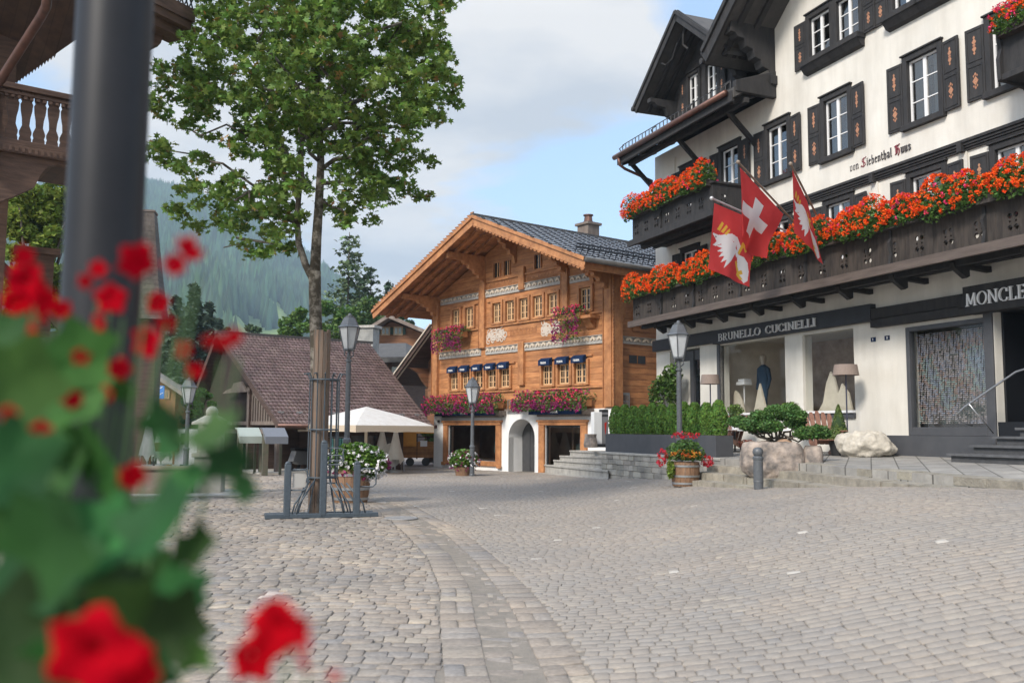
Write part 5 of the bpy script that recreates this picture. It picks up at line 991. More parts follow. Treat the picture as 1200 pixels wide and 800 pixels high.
# body: set-back plank walls, gable with railed loft, open porch
mb = MB(); wall(mb, 1.9, Lb, 0, 1.95, [(2.1, 2.8, .4, 1.35), (3.0, 4.1, .35, 1.35), (4.3, 5.1, .4, 1.3)], y=.25, rev=.15); mb.add([(1.0, 2.5, 0), (1.0, 9.0, 0), (1.0, 9.0, 2.5), (1.0, RY, RZ - .3), (1.0, 2.5, 3.1)], [(0, 1, 2, 3, 4)]); mb.add([(1.9, .25, 0), (1.9, 2.5, 0), (1.9, 2.5, 3.1), (1.9, .25, 2.0)], [(0, 1, 2, 3)]); mb.add([(Lb, .25, 0), (Lb, 9, 0), (Lb, 9, 2.2), (Lb, RY, RZ - .2), (Lb, .25, 1.9)], [(0, 1, 2, 3, 4)]); mb.add([(-.2, 2.5, 0), (1.9, 2.5, 0), (1.9, 2.5, 3.1), (-.2, 2.5, 3.1)], [(0, 1, 2, 3)])
mb.build('plank_wall', OLDW, BA)
mb = MB(); mb.box(1.9, Lb, .9, 1.0, 0, 1.9); mb.build('shop_back_wall', mat('brown_shop_interior', (.10, .06, .045), .8, c2=(.30, .20, .10), ns=2.5), BA)
SHW = mat('dark_reflecting_pane', (.03, .03, .032), .12, c2=(.12, .12, .12), ns=1.5)
for a, b in ((2.1, 2.8), (3.0, 4.1), (4.3, 5.1)): MB().box(a, b, .36, .37, .4, 1.35).build('shop_window', SHW, BA)
mb = MB()
for y0_, hgt in ((-.1, 1.9), (2.6, 2.9)): mb.box(-.15, .05, y0_, y0_ + .2, 0, hgt)
mb.box(-.12, .02, .0, 8.6, 1.72, 1.86); mb.box(-.12, .02, .0, 7.9, 1.40, 1.56)
y_ = -.1
while y_ < 2.9: mb.box(-.10, -.05, y_ + .1, y_ + .20, 1.86, 1.98 + max(0, (y_ + .1) * .42)); y_ += .24
mb.beam((-.06, .3, 2.1), (-.06, 2.9, 3.1), .08, .10)
mb.prism([(3.0, 3.0), (5.6, 3.0), (5.2, 3.12), (4.6, 3.2), (4.4, 3.38), (3.6, 3.42)], -.12, -.04, 'x')
mb.build('timber_frame', GREYW, BA)
MB().add([(.22, .3, 1.75), (.22, 8.8, 1.75), (.22, 8.8, 2.5), (.22, RY, RZ - .25), (.22, .3, roofz(.3) - .2)], [(0, 1, 2, 3, 4)]).add([(.3, 2.6, 0), (.3, 8.8, 0), (.3, 8.8, 1.8), (.3, 2.6, 1.8)], [(0, 1, 2, 3)]).build('gable_boarding', mat('nearly_black_boarding', (.022, .014, .011), .9, c2=(.035, .023, .018), ns=3, planks=(.18, 1, .4)), BA)
MB().beam((-.35, RY, RZ - .35), (.3, RY, RZ - .35), .18, .22).build('ridge_beam', OLDW, BA)
MB().box(-.9, 1.9, -.45, 2.5, -.02, .05).build('porch_floor', STONE, BA)
mb = MB()
for (x_, y_) in ((-.75, -.15),): mb.box(x_, x_ + .22, y_, y_ + .2, 0, 1.3)
mb.build('porch_post', mat('mossy_post', (.10, .11, .07), .9, c2=(.14, .12, .09), ns=6), BA)
tt = lettering('Allalalu', .34, {**GOTH, 'A': GOTH['H'], 'l': GOTH['l']}, nib=.12, ang=38, spacing=.06, depth=.02, width=1.7).build('shop_script', LETTER, BA); tt.location = (2.6, .22, 1.50)
for nm, px_, py_, col_, Yo in (('stall', 322, 505, 'dark grey', 31.8), ('stall', 292, 505, 'pale green', 32.6)):
    P = at(px_, 515, Yo); t = empty('market_awning', (P[0], P[1], 0), .45, f'small {col_} sloping awning stall before the barn porch', 'stall', 'awning stalls by the barn')
    MB().prism([(-.55, 1.32), (.10, 1.62), (.5, 1.62), (.5, 1.58), (.10, 1.56), (-.55, 1.08)], -.42, .34, 'x').build('awning', mat('grey_awning', (.13, .14, .16), .6) if 'grey' in col_ else mat('green_grey_awning', (.30, .34, .30), .7), t)
    MB().box(-.40, -.22, -.1, .08, 0, 1.5).box(.24, .32, .3, .38, 0, 1.5).build('post', mat('mossy_post', (.1, .11, .07)), t)
# clothes rack and boxes in front of the shop
t = tag(MB().tube([(-.5, 0, 0), (-.5, 0, 1.3), (.5, 0, 1.3), (.5, 0, 0)], .02, 6).build('clothes_rail', HOOP, loc=(-6.55, 33.8, 0), rz=.65), 'metal rail of turquoise and brown clothes outside the barn shop', 'clothes rail')
for k in range(9): MB().box(-.03, .04, -.2, .2, .35 + random.uniform(0, .2), 1.25, taper=.7).build('garment', [mat('turquoise_cloth', (.10, .30, .30), .9), mat('brown_cloth', (.22, .14, .08), .9), mat('pale_cloth', (.5, .5, .46), .9)][(k * 2 + 1) % 3 if k % 4 else 0], t, loc=(-.42 + k * .1, 0, 0))
# scooter under the porch
sc = empty('motor_scooter', (-7.9, 36.2, 0), .9, 'grey and black scooter parked under the barn porch', 'scooter')
for x in (-.62, .55):
    wv = MB()
    for k in range(14): a0, a1 = k / 14 * 6.283, (k + 1) / 14 * 6.283; wv.beam((x + .21 * math.cos(a0), 0, .23 + .21 * math.sin(a0)), (x + .21 * math.cos(a1), 0, .23 + .21 * math.sin(a1)), .09, .07)
    wv.build('wheel', BLACK, sc)
MB().prism([(-.85, .35), (-.7, .75), (-.1, .72), (.0, .35), (.35, .32), (.42, 1.0), (.52, 1.0), (.6, .5), (.75, .42), (.42, .22), (-.5, .22)], -.16, .16, 'y').build('body', mat('scooter_grey', (.22, .23, .25), .4), sc, bevel=.03)
MB().box(-.75, .0, -.14, .14, .75, .85).tube([(.45, -.3, 1.08), (.47, 0, 1.02), (.45, .3, 1.08)], .02, 6).sphere((.62, 0, .9), .08, 8).build('seat_and_bars', BLACK, sc, bevel=.02)

# ------------------------------------------------------------------ houses behind
def house_bg(name, label, px0, px1, Y, eave_py, apex_px, apex_py, mw, mr, wins=(), over=1.0, depth=8, rot=0, cat='house', thick=.25, eave2=None, shut=None, group=None):
    # gable-fronted house facing the square: width from columns px0..px1 at distance Y
    A, B, T_ = at(px0, eave_py, Y), at(px1, eave2 or eave_py, Y), at(apex_px, apex_py, Y); t = empty(name, (A[0], Y, 0), rot, label, cat, group); x1 = B[0] - A[0]; ax = T_[0] - A[0]; ez, ez2, tz = A[2], B[2], T_[2]
    MB().prism([(0, -.5), (x1, -.5), (x1, ez2), (ax, tz - .1), (0, ez)], 0, depth, 'y').build('wall', mw, t)
    mb = MB()
    for (ex, e_, s) in ((0, ez, -1), (x1, ez2, 1)):
        k = over / max(.5, abs(ex - ax)); p1 = (ex + (ex - ax) * k, e_ - (tz - e_) * k); q = [Vector((ax, -over, tz)), Vector((p1[0], -over, p1[1])), Vector((p1[0], depth, p1[1])), Vector((ax, depth, tz))]; mb.add([p + Vector((0, 0, thick)) for p in q] + q, [(0, 1, 2, 3), (4, 7, 6, 5), (0, 4, 5, 1), (1, 5, 6, 2), (3, 2, 6, 7)])
    mb.build('roof', mr, t)
    for wn in wins:
        wx, wy, ww, wh = wn[:4]; P0 = at(wx, wy, Y); u = P0[0] - A[0]; k = Y / F; w_, h_ = ww * k, wh * k; z = P0[2]
        fr = MB().box(u - w_ / 2 - .06, u + w_ / 2 + .06, -.08, -.01, z - h_ / 2 - .06, z + h_ / 2 + .06).build('window', mat('beige_window_frame', (.40, .28, .17), .7) if len(wn) < 5 else WHITE, t)
        MB().box(u - w_ / 2 + .04, u - .04, -.10, -.08, z - h_ / 2 + .03, z + h_ / 2 - .03).box(u + .04, u + w_ / 2 - .04, -.10, -.08, z - h_ / 2 + .03, z + h_ / 2 - .03).build('pane', mat('greenish_pane', (.10, .13, .13), .12, c2=(.25, .29, .28), ns=1), fr)
        if shut:
            for s in (-1, 1): MB().box(u + s * w_ * .5 + (s * .08 if s > 0 else -.08 - w_ * .32), u + s * w_ * .5 + (.08 + w_ * .32 if s > 0 else -.08), -.12, -.02, z - h_ / 2, z + h_ / 2).build('shutter', shut, fr)
    return t
house_bg('brown_hotel', 'brown timber hotel with green shutters seen between the barn roof and the honey chalet', 433, 520, 62, 391, 459, 375, BROWNW, mat('mossy_shingle_roof', (.16, .12, .10), .9, c2=(.26, .22, .19), ns=3), wins=((452, 388, 9, 8), (467, 388, 9, 8), (485, 413, 17, 13), (463, 429, 9, 13), (485, 449, 17, 10), (490, 475, 10, 8)), over=1.2, shut=SHUTG, eave2=401, rot=-.05)
t = empty('hip_roofed_house', at(436, 504, 54) - np.array([0, 0, 1.6]), -.3, 'low dark hipped roof beside the concrete chimney behind the barn ridge', 'house')
A, B = at(436, 396, 54), at(478, 419, 54); zt, ze = A[2], B[2] ; wd = B[0] - A[0]
MB().box(-3, wd - .9, 0, 5, 0, ze).build('wall', OLDW, t); MB().add([(-4, 2.5, zt), (wd - 1.2, 2.5, zt), (wd + .4, -1.0, ze), (-4, -1.0, ze), (wd + .4, 6, ze), (-4, 6, ze), (wd + .4, -1.0, ze - .3), (-4, -1.0, ze - .3), (wd + .4, 6, ze - .3)], [(0, 1, 2, 3), (1, 4, 2), (0, 5, 4, 1), (3, 2, 6, 7), (2, 4, 8, 6)]).build('roof', DKROOF, t); MB().box(1.2, 1.9, -.06, 0, ze - 2.2, ze - .5).build('window', mat('greenish_pane', (.1, .13, .13)), t)
P = at(427, 404, 50); t = empty('concrete_chimney', (P[0], 50, 0), -.3, 'weathered concrete chimney block rising behind the barn ridge', 'chimney'); MB().box(-.5, .5, 0, .8, 0, at(427, 384, 50)[2]).build('shaft', mat('weathered_concrete', (.20, .20, .19), .9, c2=(.33, .33, .31), ns=2, bump=.4), t); MB().box(-.62, .62, -.1, .9, at(427, 384, 50)[2], at(427, 381, 50)[2]).build('cap', STONE, t)
P = at(396, 404, 44.5); t = tag(MB().box(-.28, .28, 0, .5, 0, P[2]).box(-.33, .33, -.05, .55, P[2], P[2] + .1).build('grey_chimney', mat('weathered_concrete', (.2, .2, .19)), loc=(at(382, 400, 44.5)[0], 44.5, 0)), 'slim grey chimney on the barn roof just right of the tree trunk', 'chimney')
# neighbouring chalet: its left verge and dark underside show left of the honey chalet
t = empty('neighbour_chalet', (at(512, 504, 46)[0], 46, 0), FC.rot, 'brown chalet wing with a steep white-edged verge just behind the honey chalet', 'chalet')
k = 46 / F; zz = lambda py: EYE + (504 - py) * k
MB().box(-.9, 3, 0, 6, 0, zz(418)).build('wall', BROWNW, t)
q = [Vector((1.2, -1.2, zz(385))), Vector((-2.6, -1.2, zz(445))), Vector((-2.6, 6, zz(445))), Vector((1.2, 6, zz(385)))]; mb = MB().add(q + [p - Vector((0, 0, .25)) for p in q], [(0, 1, 2, 3), (4, 7, 6, 5), (0, 4, 5, 1), (1, 5, 6, 2)], 1)
for o_, z_ in ((.0, 0), (.09, -.13), (.18, -.26)): mb.beam(q[0] + Vector((0, -.05 + o_, z_)), q[1] + Vector((0, -.05 + o_, z_)), .06, .07, 0)
mb.build('roof', [CREAMP, OLDW], t); MB().prism([(-1.1, zz(432)), (0, zz(432)), (0, zz(455)), (-.3, zz(448)), (-.6, zz(438))], -1.0, -.85, 'x').box(-.35, .05, -.12, -.02, zz(446), zz(430)).build('console_and_shutter', BROWNW, t)
# far left group
house_bg('orange_timber_house', 'small orange timber house with a blue tarpaulin at far left', 150, 206, 58, 447, 158, 424, mat('orange_brown_wall', (.30, .14, .06), .8, c2=(.22, .10, .05), ns=2), mat('grey_lath_roof', (.25, .22, .20), .9), wins=((171, 446, 6, 6), (196, 462, 4, 8)), over=.8, eave2=456)
o = tag(MB().box(0, 19 * 57 / F, -.05, .05, 0, 15 * 57 / F).prism([(.1, .3), (.9, .75), (.9, .70), (.1, .25)], -.06, -.05, 'y', 1).prism([(.35, .05), (.95, .4), (.95, .36), (.35, .01)], -.06, -.05, 'y', 1).build('tarpaulin', [mat('blue_tarpaulin', (.03, .16, .50), .6, c2=(.05, .22, .58), ns=3), WHITE], loc=at(173, 467, 56.5)), 'blue tarpaulin with white diagonal stripes hung on the orange house', 'tarpaulin')
house_bg('white_gable_house', 'distant red brown house with white edged gable beyond the lamp', 209, 243, 85, 444, 227, 434, mat('red_brown_wall', (.22, .07, .04), .8), mat('pale_verge_roof', (.45, .43, .40), .9), wins=((226, 442, 3, 7, 1), (232, 442, 5, 7, 1)), over=1.2, depth=5)
P = at(232, 455, 78); tag(MB().box(-2.2, 2.2, 0, 4, 0, P[2]).prism([(-2.6, P[2]), (2.6, P[2]), (2.2, P[2] + .8), (-2.2, P[2] + .8)], -.4, 4, 'y', 1).build('grey_roofed_shed', [WHITEP, mat('grey_fibre_roof', (.26, .25, .23), .9)], loc=(P[0], 78, 0)), 'low grey roofed shed under the white edged gable house', 'shed')
# steep shingled tower roof behind the lamp post
P = at(166, 376, 40); zt = at(165, 250, 40)[2]; zb = P[2]; t = empty('shingled_tower', (P[0], 40, 0), .2, 'steep shingled tower roof rising behind the blurred lamp post', 'tower')
mb = MB(); nR = 22
for r_ in range(nR):
    t0, t1 = r_ / nR, (r_ + 1) / nR; w0_, w1_ = (1.0 - .62 * t0 ** .8), (1.0 - .62 * t1 ** .8); mb.box(-w0_ * 1.02, w0_ * 1.02, -w0_ * 1.02, w0_ * 1.02, zb + (zt - zb) * t0, zb + (zt - zb) * t1, taper=w1_ / w0_ * .985)
mb.build('shingle_roof', SHINGLE, t); MB().box(-.75, .75, -.75, .75, 0, zb).build('wall', OLDW, t); MB().box(-.42, .42, -.42, .42, zt, zt + .08).build('cap', GREYW, t)

# ================================================================== brown chalet at the left edge
FL = Frame((0, 0, 0), 0); FL.o = np.array([-8.6, 15.6, 0.]); FL.u = -FC.n; FL.n = FC.u.copy(); FL.rot = math.atan2(FL.u[1], FL.u[0])
def lx(px, v=0): return FL.px(px, v)
def lz(px, py, v=0):
    d = ray(px, py); o = FL.o + FL.n * v; t = np.dot(o - C0, FL.n) / np.dot(d, FL.n); return float((C0 + d * t)[2])
LC = empty('brown_chalet', FL.o, FL.rot, 'dark brown carved chalet with balcony and deep eave at the left edge', 'chalet')
DKW = mat('reddish_dark_wood', (.06, .033, .023), .8, c2=(.115, .066, .045), ns=4, bump=.3, bs=25, stretch=(.6, 1, 4)); DKW2 = mat('soffit_dark_wood', (.05, .028, .02), .8, c2=(.08, .045, .03), ns=5, planks=(.2, 0, .5))
ua, ub = lx(-60), lx(100); zt, zb = lz(30, 108), lz(30, 167)
bal = MB()
def lathe_hole_panel(mb, u0, u1, y, z0, z1, th=.04):
    # boards with tear-drop cut-outs between them
    st = .215; u = u0
    while u + st <= u1 + .01:
        h = z1 - z0; c = u + st / 2; L_ = [(u, z0), (c - .012, z0), (c - .012, z0 + .08 * h), (c - .026, z0 + .12 * h), (c - .012, z0 + .17 * h), (c - .012, z0 + .22 * h), (c - .052, z0 + .34 * h), (c - .044, z0 + .48 * h), (c - .020, z0 + .62 * h), (c - .010, z0 + .76 * h), (c - .030, z0 + .81 * h), (c - .012, z0 + .86 * h), (c - .012, z1), (u, z1)]
        mb.prism(L_, y, y + th, 'y'); mb.prism([(2 * c - a, b) for a, b in reversed(L_)], y, y + th, 'y'); u += st
lathe_hole_panel(bal, ua, ub, 0, zb, zt)
bal.build('balustrade', DKW, LC)
MB().box(ua, ub, -.08, .12, zt, zt + .10).box(ua, ub, -.05, -.0, zt - .09, zt - .03).box(ua, ub, -.10, .14, zb - .10, zb).box(ua, ub, -.12, .1, zb - .24, zb - .10).box(ub - .03, ub + .12, -.1, .12, zb - .3, zt + .1).build('handrail', DKW, LC, bevel=.01)
k_ = ua
mb = MB()
while k_ < ub: mb.box(k_, k_ + .05, -.06, -.01, zt - .15, zt - .10).box(k_, k_ + .05, -.14, -.11, zb - .22, zb - .13); k_ += .10
mb.build('dentil_row', DKW, LC)
zq = lz(66, 195); zw = lz(-10, 232)
MB().prism([(ua, zb - .24), (ub, zb - .24), (ub, lz(90, 192)), (lx(62), lz(62, 193)), (lx(50), lz(50, 190)), (lx(38), lz(38, 193)), (lx(30), lz(30, 203)), (lx(24), lz(24, 217)), (lx(0), lz(0, 228)), (ua, lz(-60, 250))], -.02, .16, 'y').build('carved_beam', DKW, LC)
MB().add([(ua, 0, zb - .05), (ub, 0, zb - .05), (ub, 2.5, zb - .05), (ua, 2.5, zb - .05)], [(0, 1, 2, 3)]).build('balcony_floor', DKW2, LC)
MB().box(ua, lx(12) , 1.6, 1.7, 0, zt + 3).build('wall', DKW, LC)
# roof: soffit rising to the upper right, with verge boards and a copper downpipe
P1, P2, P3, P4 = at(232, 40, 15.5), at(66, 63, 17.3), at(8, 103, 18.3), at(-70, 160, 19.3); P5, P6 = at(-180, -160, 13.5), at(232, -40, 15.3)
mb = MB()
inv = Matrix.Translation(-Vector(LC.location)); Rz = Matrix.Rotation(-FL.rot, 4, 'Z')
tl = lambda p: Rz @ (Vector(p) - Vector(LC.location))
q = [tl(p) for p in (at(96, 42, 17.0), P2, P3, P4, at(-260, -60, 15.5), P5, at(112, -120, 14.8))]; mb.add(q + [p + Vector((0, 0, .2)) for p in q], [(0, 1, 2, 3, 4, 5, 6), (7, 13, 12, 11, 10, 9, 8)] + [(i, (i + 1) % 7, (i + 1) % 7 + 7, i + 7) for i in range(7)]); mb.build('soffit', DKW2, LC)
mb = MB(); e1, e2 = tl(at(60, -62, 13.6)), tl(at(226, 20, 16.2))
for dz_, dy_, w_, h_ in ((0, 0, .12, .24), (-.17, .10, .3, .18), (-.33, .26, .4, .18)): mb.beam(e1 + Vector((0, dy_, dz_)), e2 + Vector((-.12 * dz_ * -5, dy_, dz_)), w_, h_)
mb.prism([(-.3, 0), (.25, 0), (.2, -.18), (.05, -.3), (-.15, -.2)], -.1, .1, 'y', 0, Matrix.Translation(e2 + Vector((-.7, .25, -.40)))); mb.build('eave_boards', DKW, LC)
mb = MB(); x0_ = e1 + Vector((0, 0, .12)); x1_ = e2 + Vector((0, 0, .12)); d_ = x1_ - x0_; nb = 26
for k in range(nb):
    a, b = x0_ + d_ * (k / nb), x0_ + d_ * ((k + 1) / nb); up = Vector((0, 0, .24)); mb.beam(a, b + up, .02, .02); mb.beam(a + up, b, .02, .02)
mb.beam(x0_ + up, x1_ + up, .025, .03); mb.beam(x0_ + up * .04, x1_ + up * .04, .02, .02); mb.build('snow_fence', BLACK, LC)
# scalloped verge
pa, pb = q[1], q[3]; mb = MB(); nn = 16
for k in range(nn): a = q[1].lerp(q[2], k / nn) if k < nn else q[2]; b = q[1].lerp(q[2], (k + 1) / nn); m_ = (a + b) / 2 - Vector((0, 0, .07)); mb.add([a, b, m_, a + Vector((0, 0, .1)), b + Vector((0, 0, .1))], [(0, 1, 2), (0, 3, 4, 1)])
mb.build('scalloped_verge', DKW, LC)
MB().tube([tl(at(56, -30, 14.2)), tl(at(55, -2, 14.2)), tl(at(54, 8, 14.3)), tl(at(48, 20, 14.6)), tl(at(2, 92, 15.2)), tl(at(-6, 104, 15.3)), tl(at(-8, 200, 15.3))], .075, 12).build('downpipe', COPPER, LC, smooth=True)
# lower house corner and shuttered front below
t = empty('shuttered_shopfront', at(-40, 504, 17) - np.array([0, 0, 1.6]), .5, 'dim house front with a sloping eave and white window frames under the left chalet', 'house')
MB().beam(tl(at(-30, 250, 17)) * 0 + Vector((0, 0, 5.1)), Vector((2.1, .4, 3.0)), .12, .16).box(.7, 1.3, .2, .35, 3.4, 5.1).box(.6, 1.4, .1, .4, 5.0, 5.12).build('eave', DKW, t)
MB().box(-2, 2.6, 1.2, 1.5, 0, 3.6).build('wall', mat('dim_green_wall', (.06, .065, .05), .9), t); MB().box(1.2, 1.34, 1.1, 1.2, .2, 1.9).box(1.7, 1.84, 1.1, 1.2, .2, 1.9).box(1.2, 1.84, 1.1, 1.2, 1.8, 1.95).box(.1, .6, 1.1, 1.2, 2.3, 2.9).build('window_frame', WHITE, t)
P = at(20, 290, 20)
# ================================================================== trees
def branch(mb, pts, r0, r1, n=8): mb.tube(pts, [r0 + (r1 - r0) * i / (len(pts) - 1) for i in range(len(pts))], n)
def wob(a, b, n=6, amp=.12, sag=0):
    a, b = Vector(a), Vector(b); L_ = (b - a).length; out = []
    for i in range(n + 1):
        t = i / n; p = a.lerp(b, t) + Vector((random.gauss(0, 1), random.gauss(0, 1), random.gauss(0, .6))) * amp * L_ * .12 * math.sin(math.pi * t); p.z += sag * L_ * t * (1 - t) * 4 * .1; out.append(p)
    return out
TP = gr(374, 604); TY = TP.y
MT = empty('maple_tree', TP, 0, 'tall leafy maple with a wooden trunk guard growing out of the square', 'tree')
def tp(px, py, dy=0): return Vector(at(px, py, TY + dy)) - TP
tr = MB()
branch(tr, [Vector((0, 0, -.1)), Vector((0.0, 0, 1.0)), tp(372, 450), tp(370, 380), tp(369, 340), tp(369, 318)], .125, .115, 14)
branch(tr, [tp(369, 322), tp(371, 280), tp(374, 235), tp(376, 190), tp(374, 140), tp(370, 90), tp(372, 30), tp(366, -60)], .105, .025, 12)
branch(tr, [tp(368, 330), tp(358, 310), tp(350, 285), tp(348, 255), tp(352, 210), tp(354, 165), tp(358, 110), tp(372, 60), tp(385, 0)], .075, .02, 10)
limbs = []
def limb(a, b, r, dy0=0, dy1=0, sag=.6):
    p = wob(tp(*a, dy0), tp(*b, dy1), 7, .8, sag); branch(tr, p, r, .012, 6); limbs.append(p)
limb((354, 215), (300, 105), .05, 0, -.8); limb((350, 235), (292, 150), .05, 0, .6); limb((348, 262), (240, 225), .04, 0, -.4); limb((349, 270), (262, 290), .035, 0, .5); limb((352, 200), (215, 110), .05, 0, 1.0); limb((356, 150), (250, 40), .045, 0, -1.0)
limb((375, 200), (470, 150), .05, 0, -.6); limb((375, 215), (455, 215), .045, 0, .8); limb((374, 180), (510, 100), .05, 0, .3); limb((374, 120), (500, 20), .045, 0, -1.2); limb((373, 240), (420, 262), .035, 0, -.5); limb((372, 140), (320, 30), .045, 0, 1.4); limb((372, 160), (430, 60), .05, 0, 1.6); limb((372, 100), (420, -40), .04, 0, -.6); limb((356, 140), (290, 10), .04, 0, -1.4); limb((375, 170), (400, 100), .05, 0, -1.9); limb((375, 190), (350, 150), .04, 0, -2.0)
limb((348, 255), (190, 175), .035, 0, .1); limb((352, 190), (205, 150), .03, 0, -.6)
tr.build('trunk', BARK, MT, smooth=True)
# foliage lobes (column, row, radius in photo pixels at the trunk's distance)
lobes = [(255, 45, 42), (220, 95, 38), (205, 125, 28), (265, 100, 45), (300, 55, 50), (350, 25, 55), (410, 20, 58), (465, 35, 50), (500, 45, 36), (300, 130, 45), (345, 100, 55), (395, 85, 58), (440, 95, 55), (485, 90, 42), (510, 110, 30), (515, 75, 24), (475, 140, 38), (440, 160, 42), (400, 150, 50), (350, 155, 48), (300, 165, 34), (465, 195, 34), (440, 222, 30), (480, 225, 22), (490, 190, 18), (410, 205, 38), (400, 240, 26), (425, 245, 18), (235, 150, 26), (205, 185, 24), (180, 172, 14), (235, 205, 30), (262, 232, 34), (300, 222, 34), (320, 235, 30), (225, 238, 22), (285, 260, 28), (315, 270, 28), (335, 258, 22), (298, 290, 16), (345, 215, 26), (330, 190, 26), (225, 262, 14), (340, 285, 12), (185, 175, 12), (530, 95, 14), (520, 140, 14), (250, 10, 40), (300, -20, 60), (380, -40, 70), (460, -30, 60), (515, 5, 26), (350, 60, 45), (200, 60, 14), (190, 100, 14)]
P = []; k = TY / F
for (cx, cy, r) in lobes:
    R0 = r * k; n = int(35 * (r / 10) ** 2.05); dyr = 1.9 * (1 - abs(cx - 360) / 260) + .35
    for dy in ([0] if r < 26 else [-dyr * .8, 0, dyr * .8]):
        c = np.array(at(cx + random.gauss(0, 4), cy + random.gauss(0, 4), TY + dy + random.gauss(0, .3))) - np.array(TP); m_ = int(n * (1 if r < 26 else .42))
        nc = max(3, int(m_ / 34)); cc = c + ball(nc, R0, .25) * np.array([1, .95, .85]); idx = rng.integers(0, nc, m_); P.append(cc[idx] + ball(m_, .215) * np.array([1, 1, .62]))
P = np.concatenate(P); keep = rng.random(len(P)) < (.92); P = P[keep]; n = len(P)
Nn = rng.normal(size=(n, 3)) * .75 + np.array([0, 0, .95]); ye = (rng.random(n) < .02 + .05 * (np.sin(P[:, 0] * 2.1 + P[:, 2] * 1.7) > .75)).astype(int)
leaves('crown', P, .118, [LEAF, LEAFY], MT, shape=MAPLE, mi=ye, N=Nn, jit=.4)

def leafy_tree(name, label, px, base_z, top_py, Y, wpx, ml, seed=1, dens=1., size=.35, trunk=.2, crown_lo=.25, group=None, cat='tree', shapef=None):
    rs = np.random.default_rng(seed); P0 = at(px, 504, Y); zt = at(px, top_py, Y)[2]; t = empty(name, (P0[0], Y, base_z), 0, label, cat, group); H_ = zt - base_z; Wd = wpx * Y / F
    mb = MB(); branch(mb, [Vector((0, 0, 0)), Vector((.1, 0, H_ * .4)), Vector((0, .1, H_ * .75))], trunk, trunk * .3, 8)
    for q in range(7): a = rs.uniform(0, 6.28); z_ = H_ * rs.uniform(.3, .6); mb.tube([(0, 0, z_), (math.cos(a) * Wd * .2, math.sin(a) * Wd * .2, z_ + H_ * .12), (math.cos(a) * Wd * .36, math.sin(a) * Wd * .36, z_ + H_ * .28)], [trunk * .4, trunk * .25, .02], 5)
    mb.build('trunk', BARKD, t, smooth=True); pts = []
    for q in range(int(34 * dens)):
        u = rs.uniform(crown_lo, .93); w_ = Wd / 2 * math.sqrt(max(.02, 1 - ((u - .55) / .5) ** 2)) if shapef is None else Wd / 2 * shapef(u); a = rs.uniform(0, 6.28); r_ = w_ * rs.uniform(.35, .85); rad = Wd * rs.uniform(.10, .18)
        m_ = int(150 * dens); pp = rs.normal(size=(m_, 3)); pp /= np.linalg.norm(pp, axis=1)[:, None]; pp *= (rad * rs.uniform(.6, 1, m_))[:, None]; pts.append(pp * np.array([1, 1, .75]) + np.array([math.cos(a) * r_, math.sin(a) * r_, u * H_]))
    leaves('crown', np.concatenate(pts), size, ml, t); return t
def conifer(name, label, px, base_z, top_py, Y, wpx, ml=None, seed=1, group=None, open_=0., size=.5, trunk=.18, bare=.08):
    rs = np.random.default_rng(seed); P0 = at(px, 504, Y); zt = at(px, top_py, Y)[2]; t = empty(name, (P0[0], Y, base_z), rs.uniform(0, 6), label, 'conifer', group); H_ = zt - base_z; Wd = wpx * Y / F
    MB().tube([(0, 0, 0), (0, 0, H_ * .6), (0, 0, H_)], [trunk, trunk * .5, .03], 7).build('trunk', BARKD, t, smooth=True); pts, nrm = [], []
    nl = int(H_ / (.42 if not open_ else .6))
    for q in range(nl):
        u = bare + (1 - bare) * (q + rs.uniform(0, .5)) / nl; R0 = Wd / 2 * ((1 - u) ** .85 if not open_ else (.35 + .65 * math.sin(math.pi * min(1, (1 - u) * 1.15)))) ; nb_ = 15 if not open_ else 5
        for b in range(nb_):
            a = rs.uniform(0, 6.28); Lb_ = R0 * rs.uniform(.65, 1.1); m_ = max(4, int(Lb_ * (22 if not open_ else 11))); s = rs.random(m_) ** .7; x = s * Lb_
            pts.append(np.stack([np.cos(a) * x + rs.normal(size=m_) * .12, np.sin(a) * x + rs.normal(size=m_) * .12, u * H_ - x * .28 + .25 * s * s * Lb_ + rs.normal(size=m_) * .10], 1))
    leaves('crown', np.concatenate(pts), size, ml or FIRL, t, up=.9); return t
G1 = 'trees rising behind the barn'
conifer('tall_pine', 'tallest thin topped pine, standing right of the maple trunk', 404, 0, 272, 78, 60, PINEF if 0 else mat('pine_needles', (.08, .125, .055), .8, c2=(.13, .18, .08), ns=.5, island=.4), 3, G1, open_=1, bare=.35, size=.42)
conifer('tall_pine', 'second pine with a sparse crown left of the honey chalet roof', 431, 0, 312, 80, 46, MATS['pine_needles'], 5, G1, open_=1, bare=.35, size=.42)
conifer('tall_pine', 'short dark pine closest to the honey chalet verge', 452, 0, 328, 84, 26, FIRL, 6, G1, open_=1, bare=.3, size=.5)
conifer('tall_pine', 'slim dark pine peeping between the two tall pines', 418, 0, 322, 90, 24, FIRL, 9, G1, open_=1, bare=.3, size=.5)
leafy_tree('broadleaf_tree', 'bright green broadleaf tree directly behind the barn ridge at the maple trunk', 352, 0, 350, 66, 60, mat('fresh_green_leaf', (.07, .15, .025), .7, c2=(.12, .21, .04), ns=.4, island=.4, trans=.3), 11, 1.0, .34, group=G1)
leafy_tree('broadleaf_tree', 'round mid green tree below the tallest pine', 388, 0, 345, 70, 74, MATS['fresh_green_leaf'], 12, 1.1, .36, group=G1)
leafy_tree('broadleaf_tree', 'dull green tree between the pines and the honey chalet', 430, 0, 342, 72, 72, BROADL, 13, 1.0, .36, group=G1)
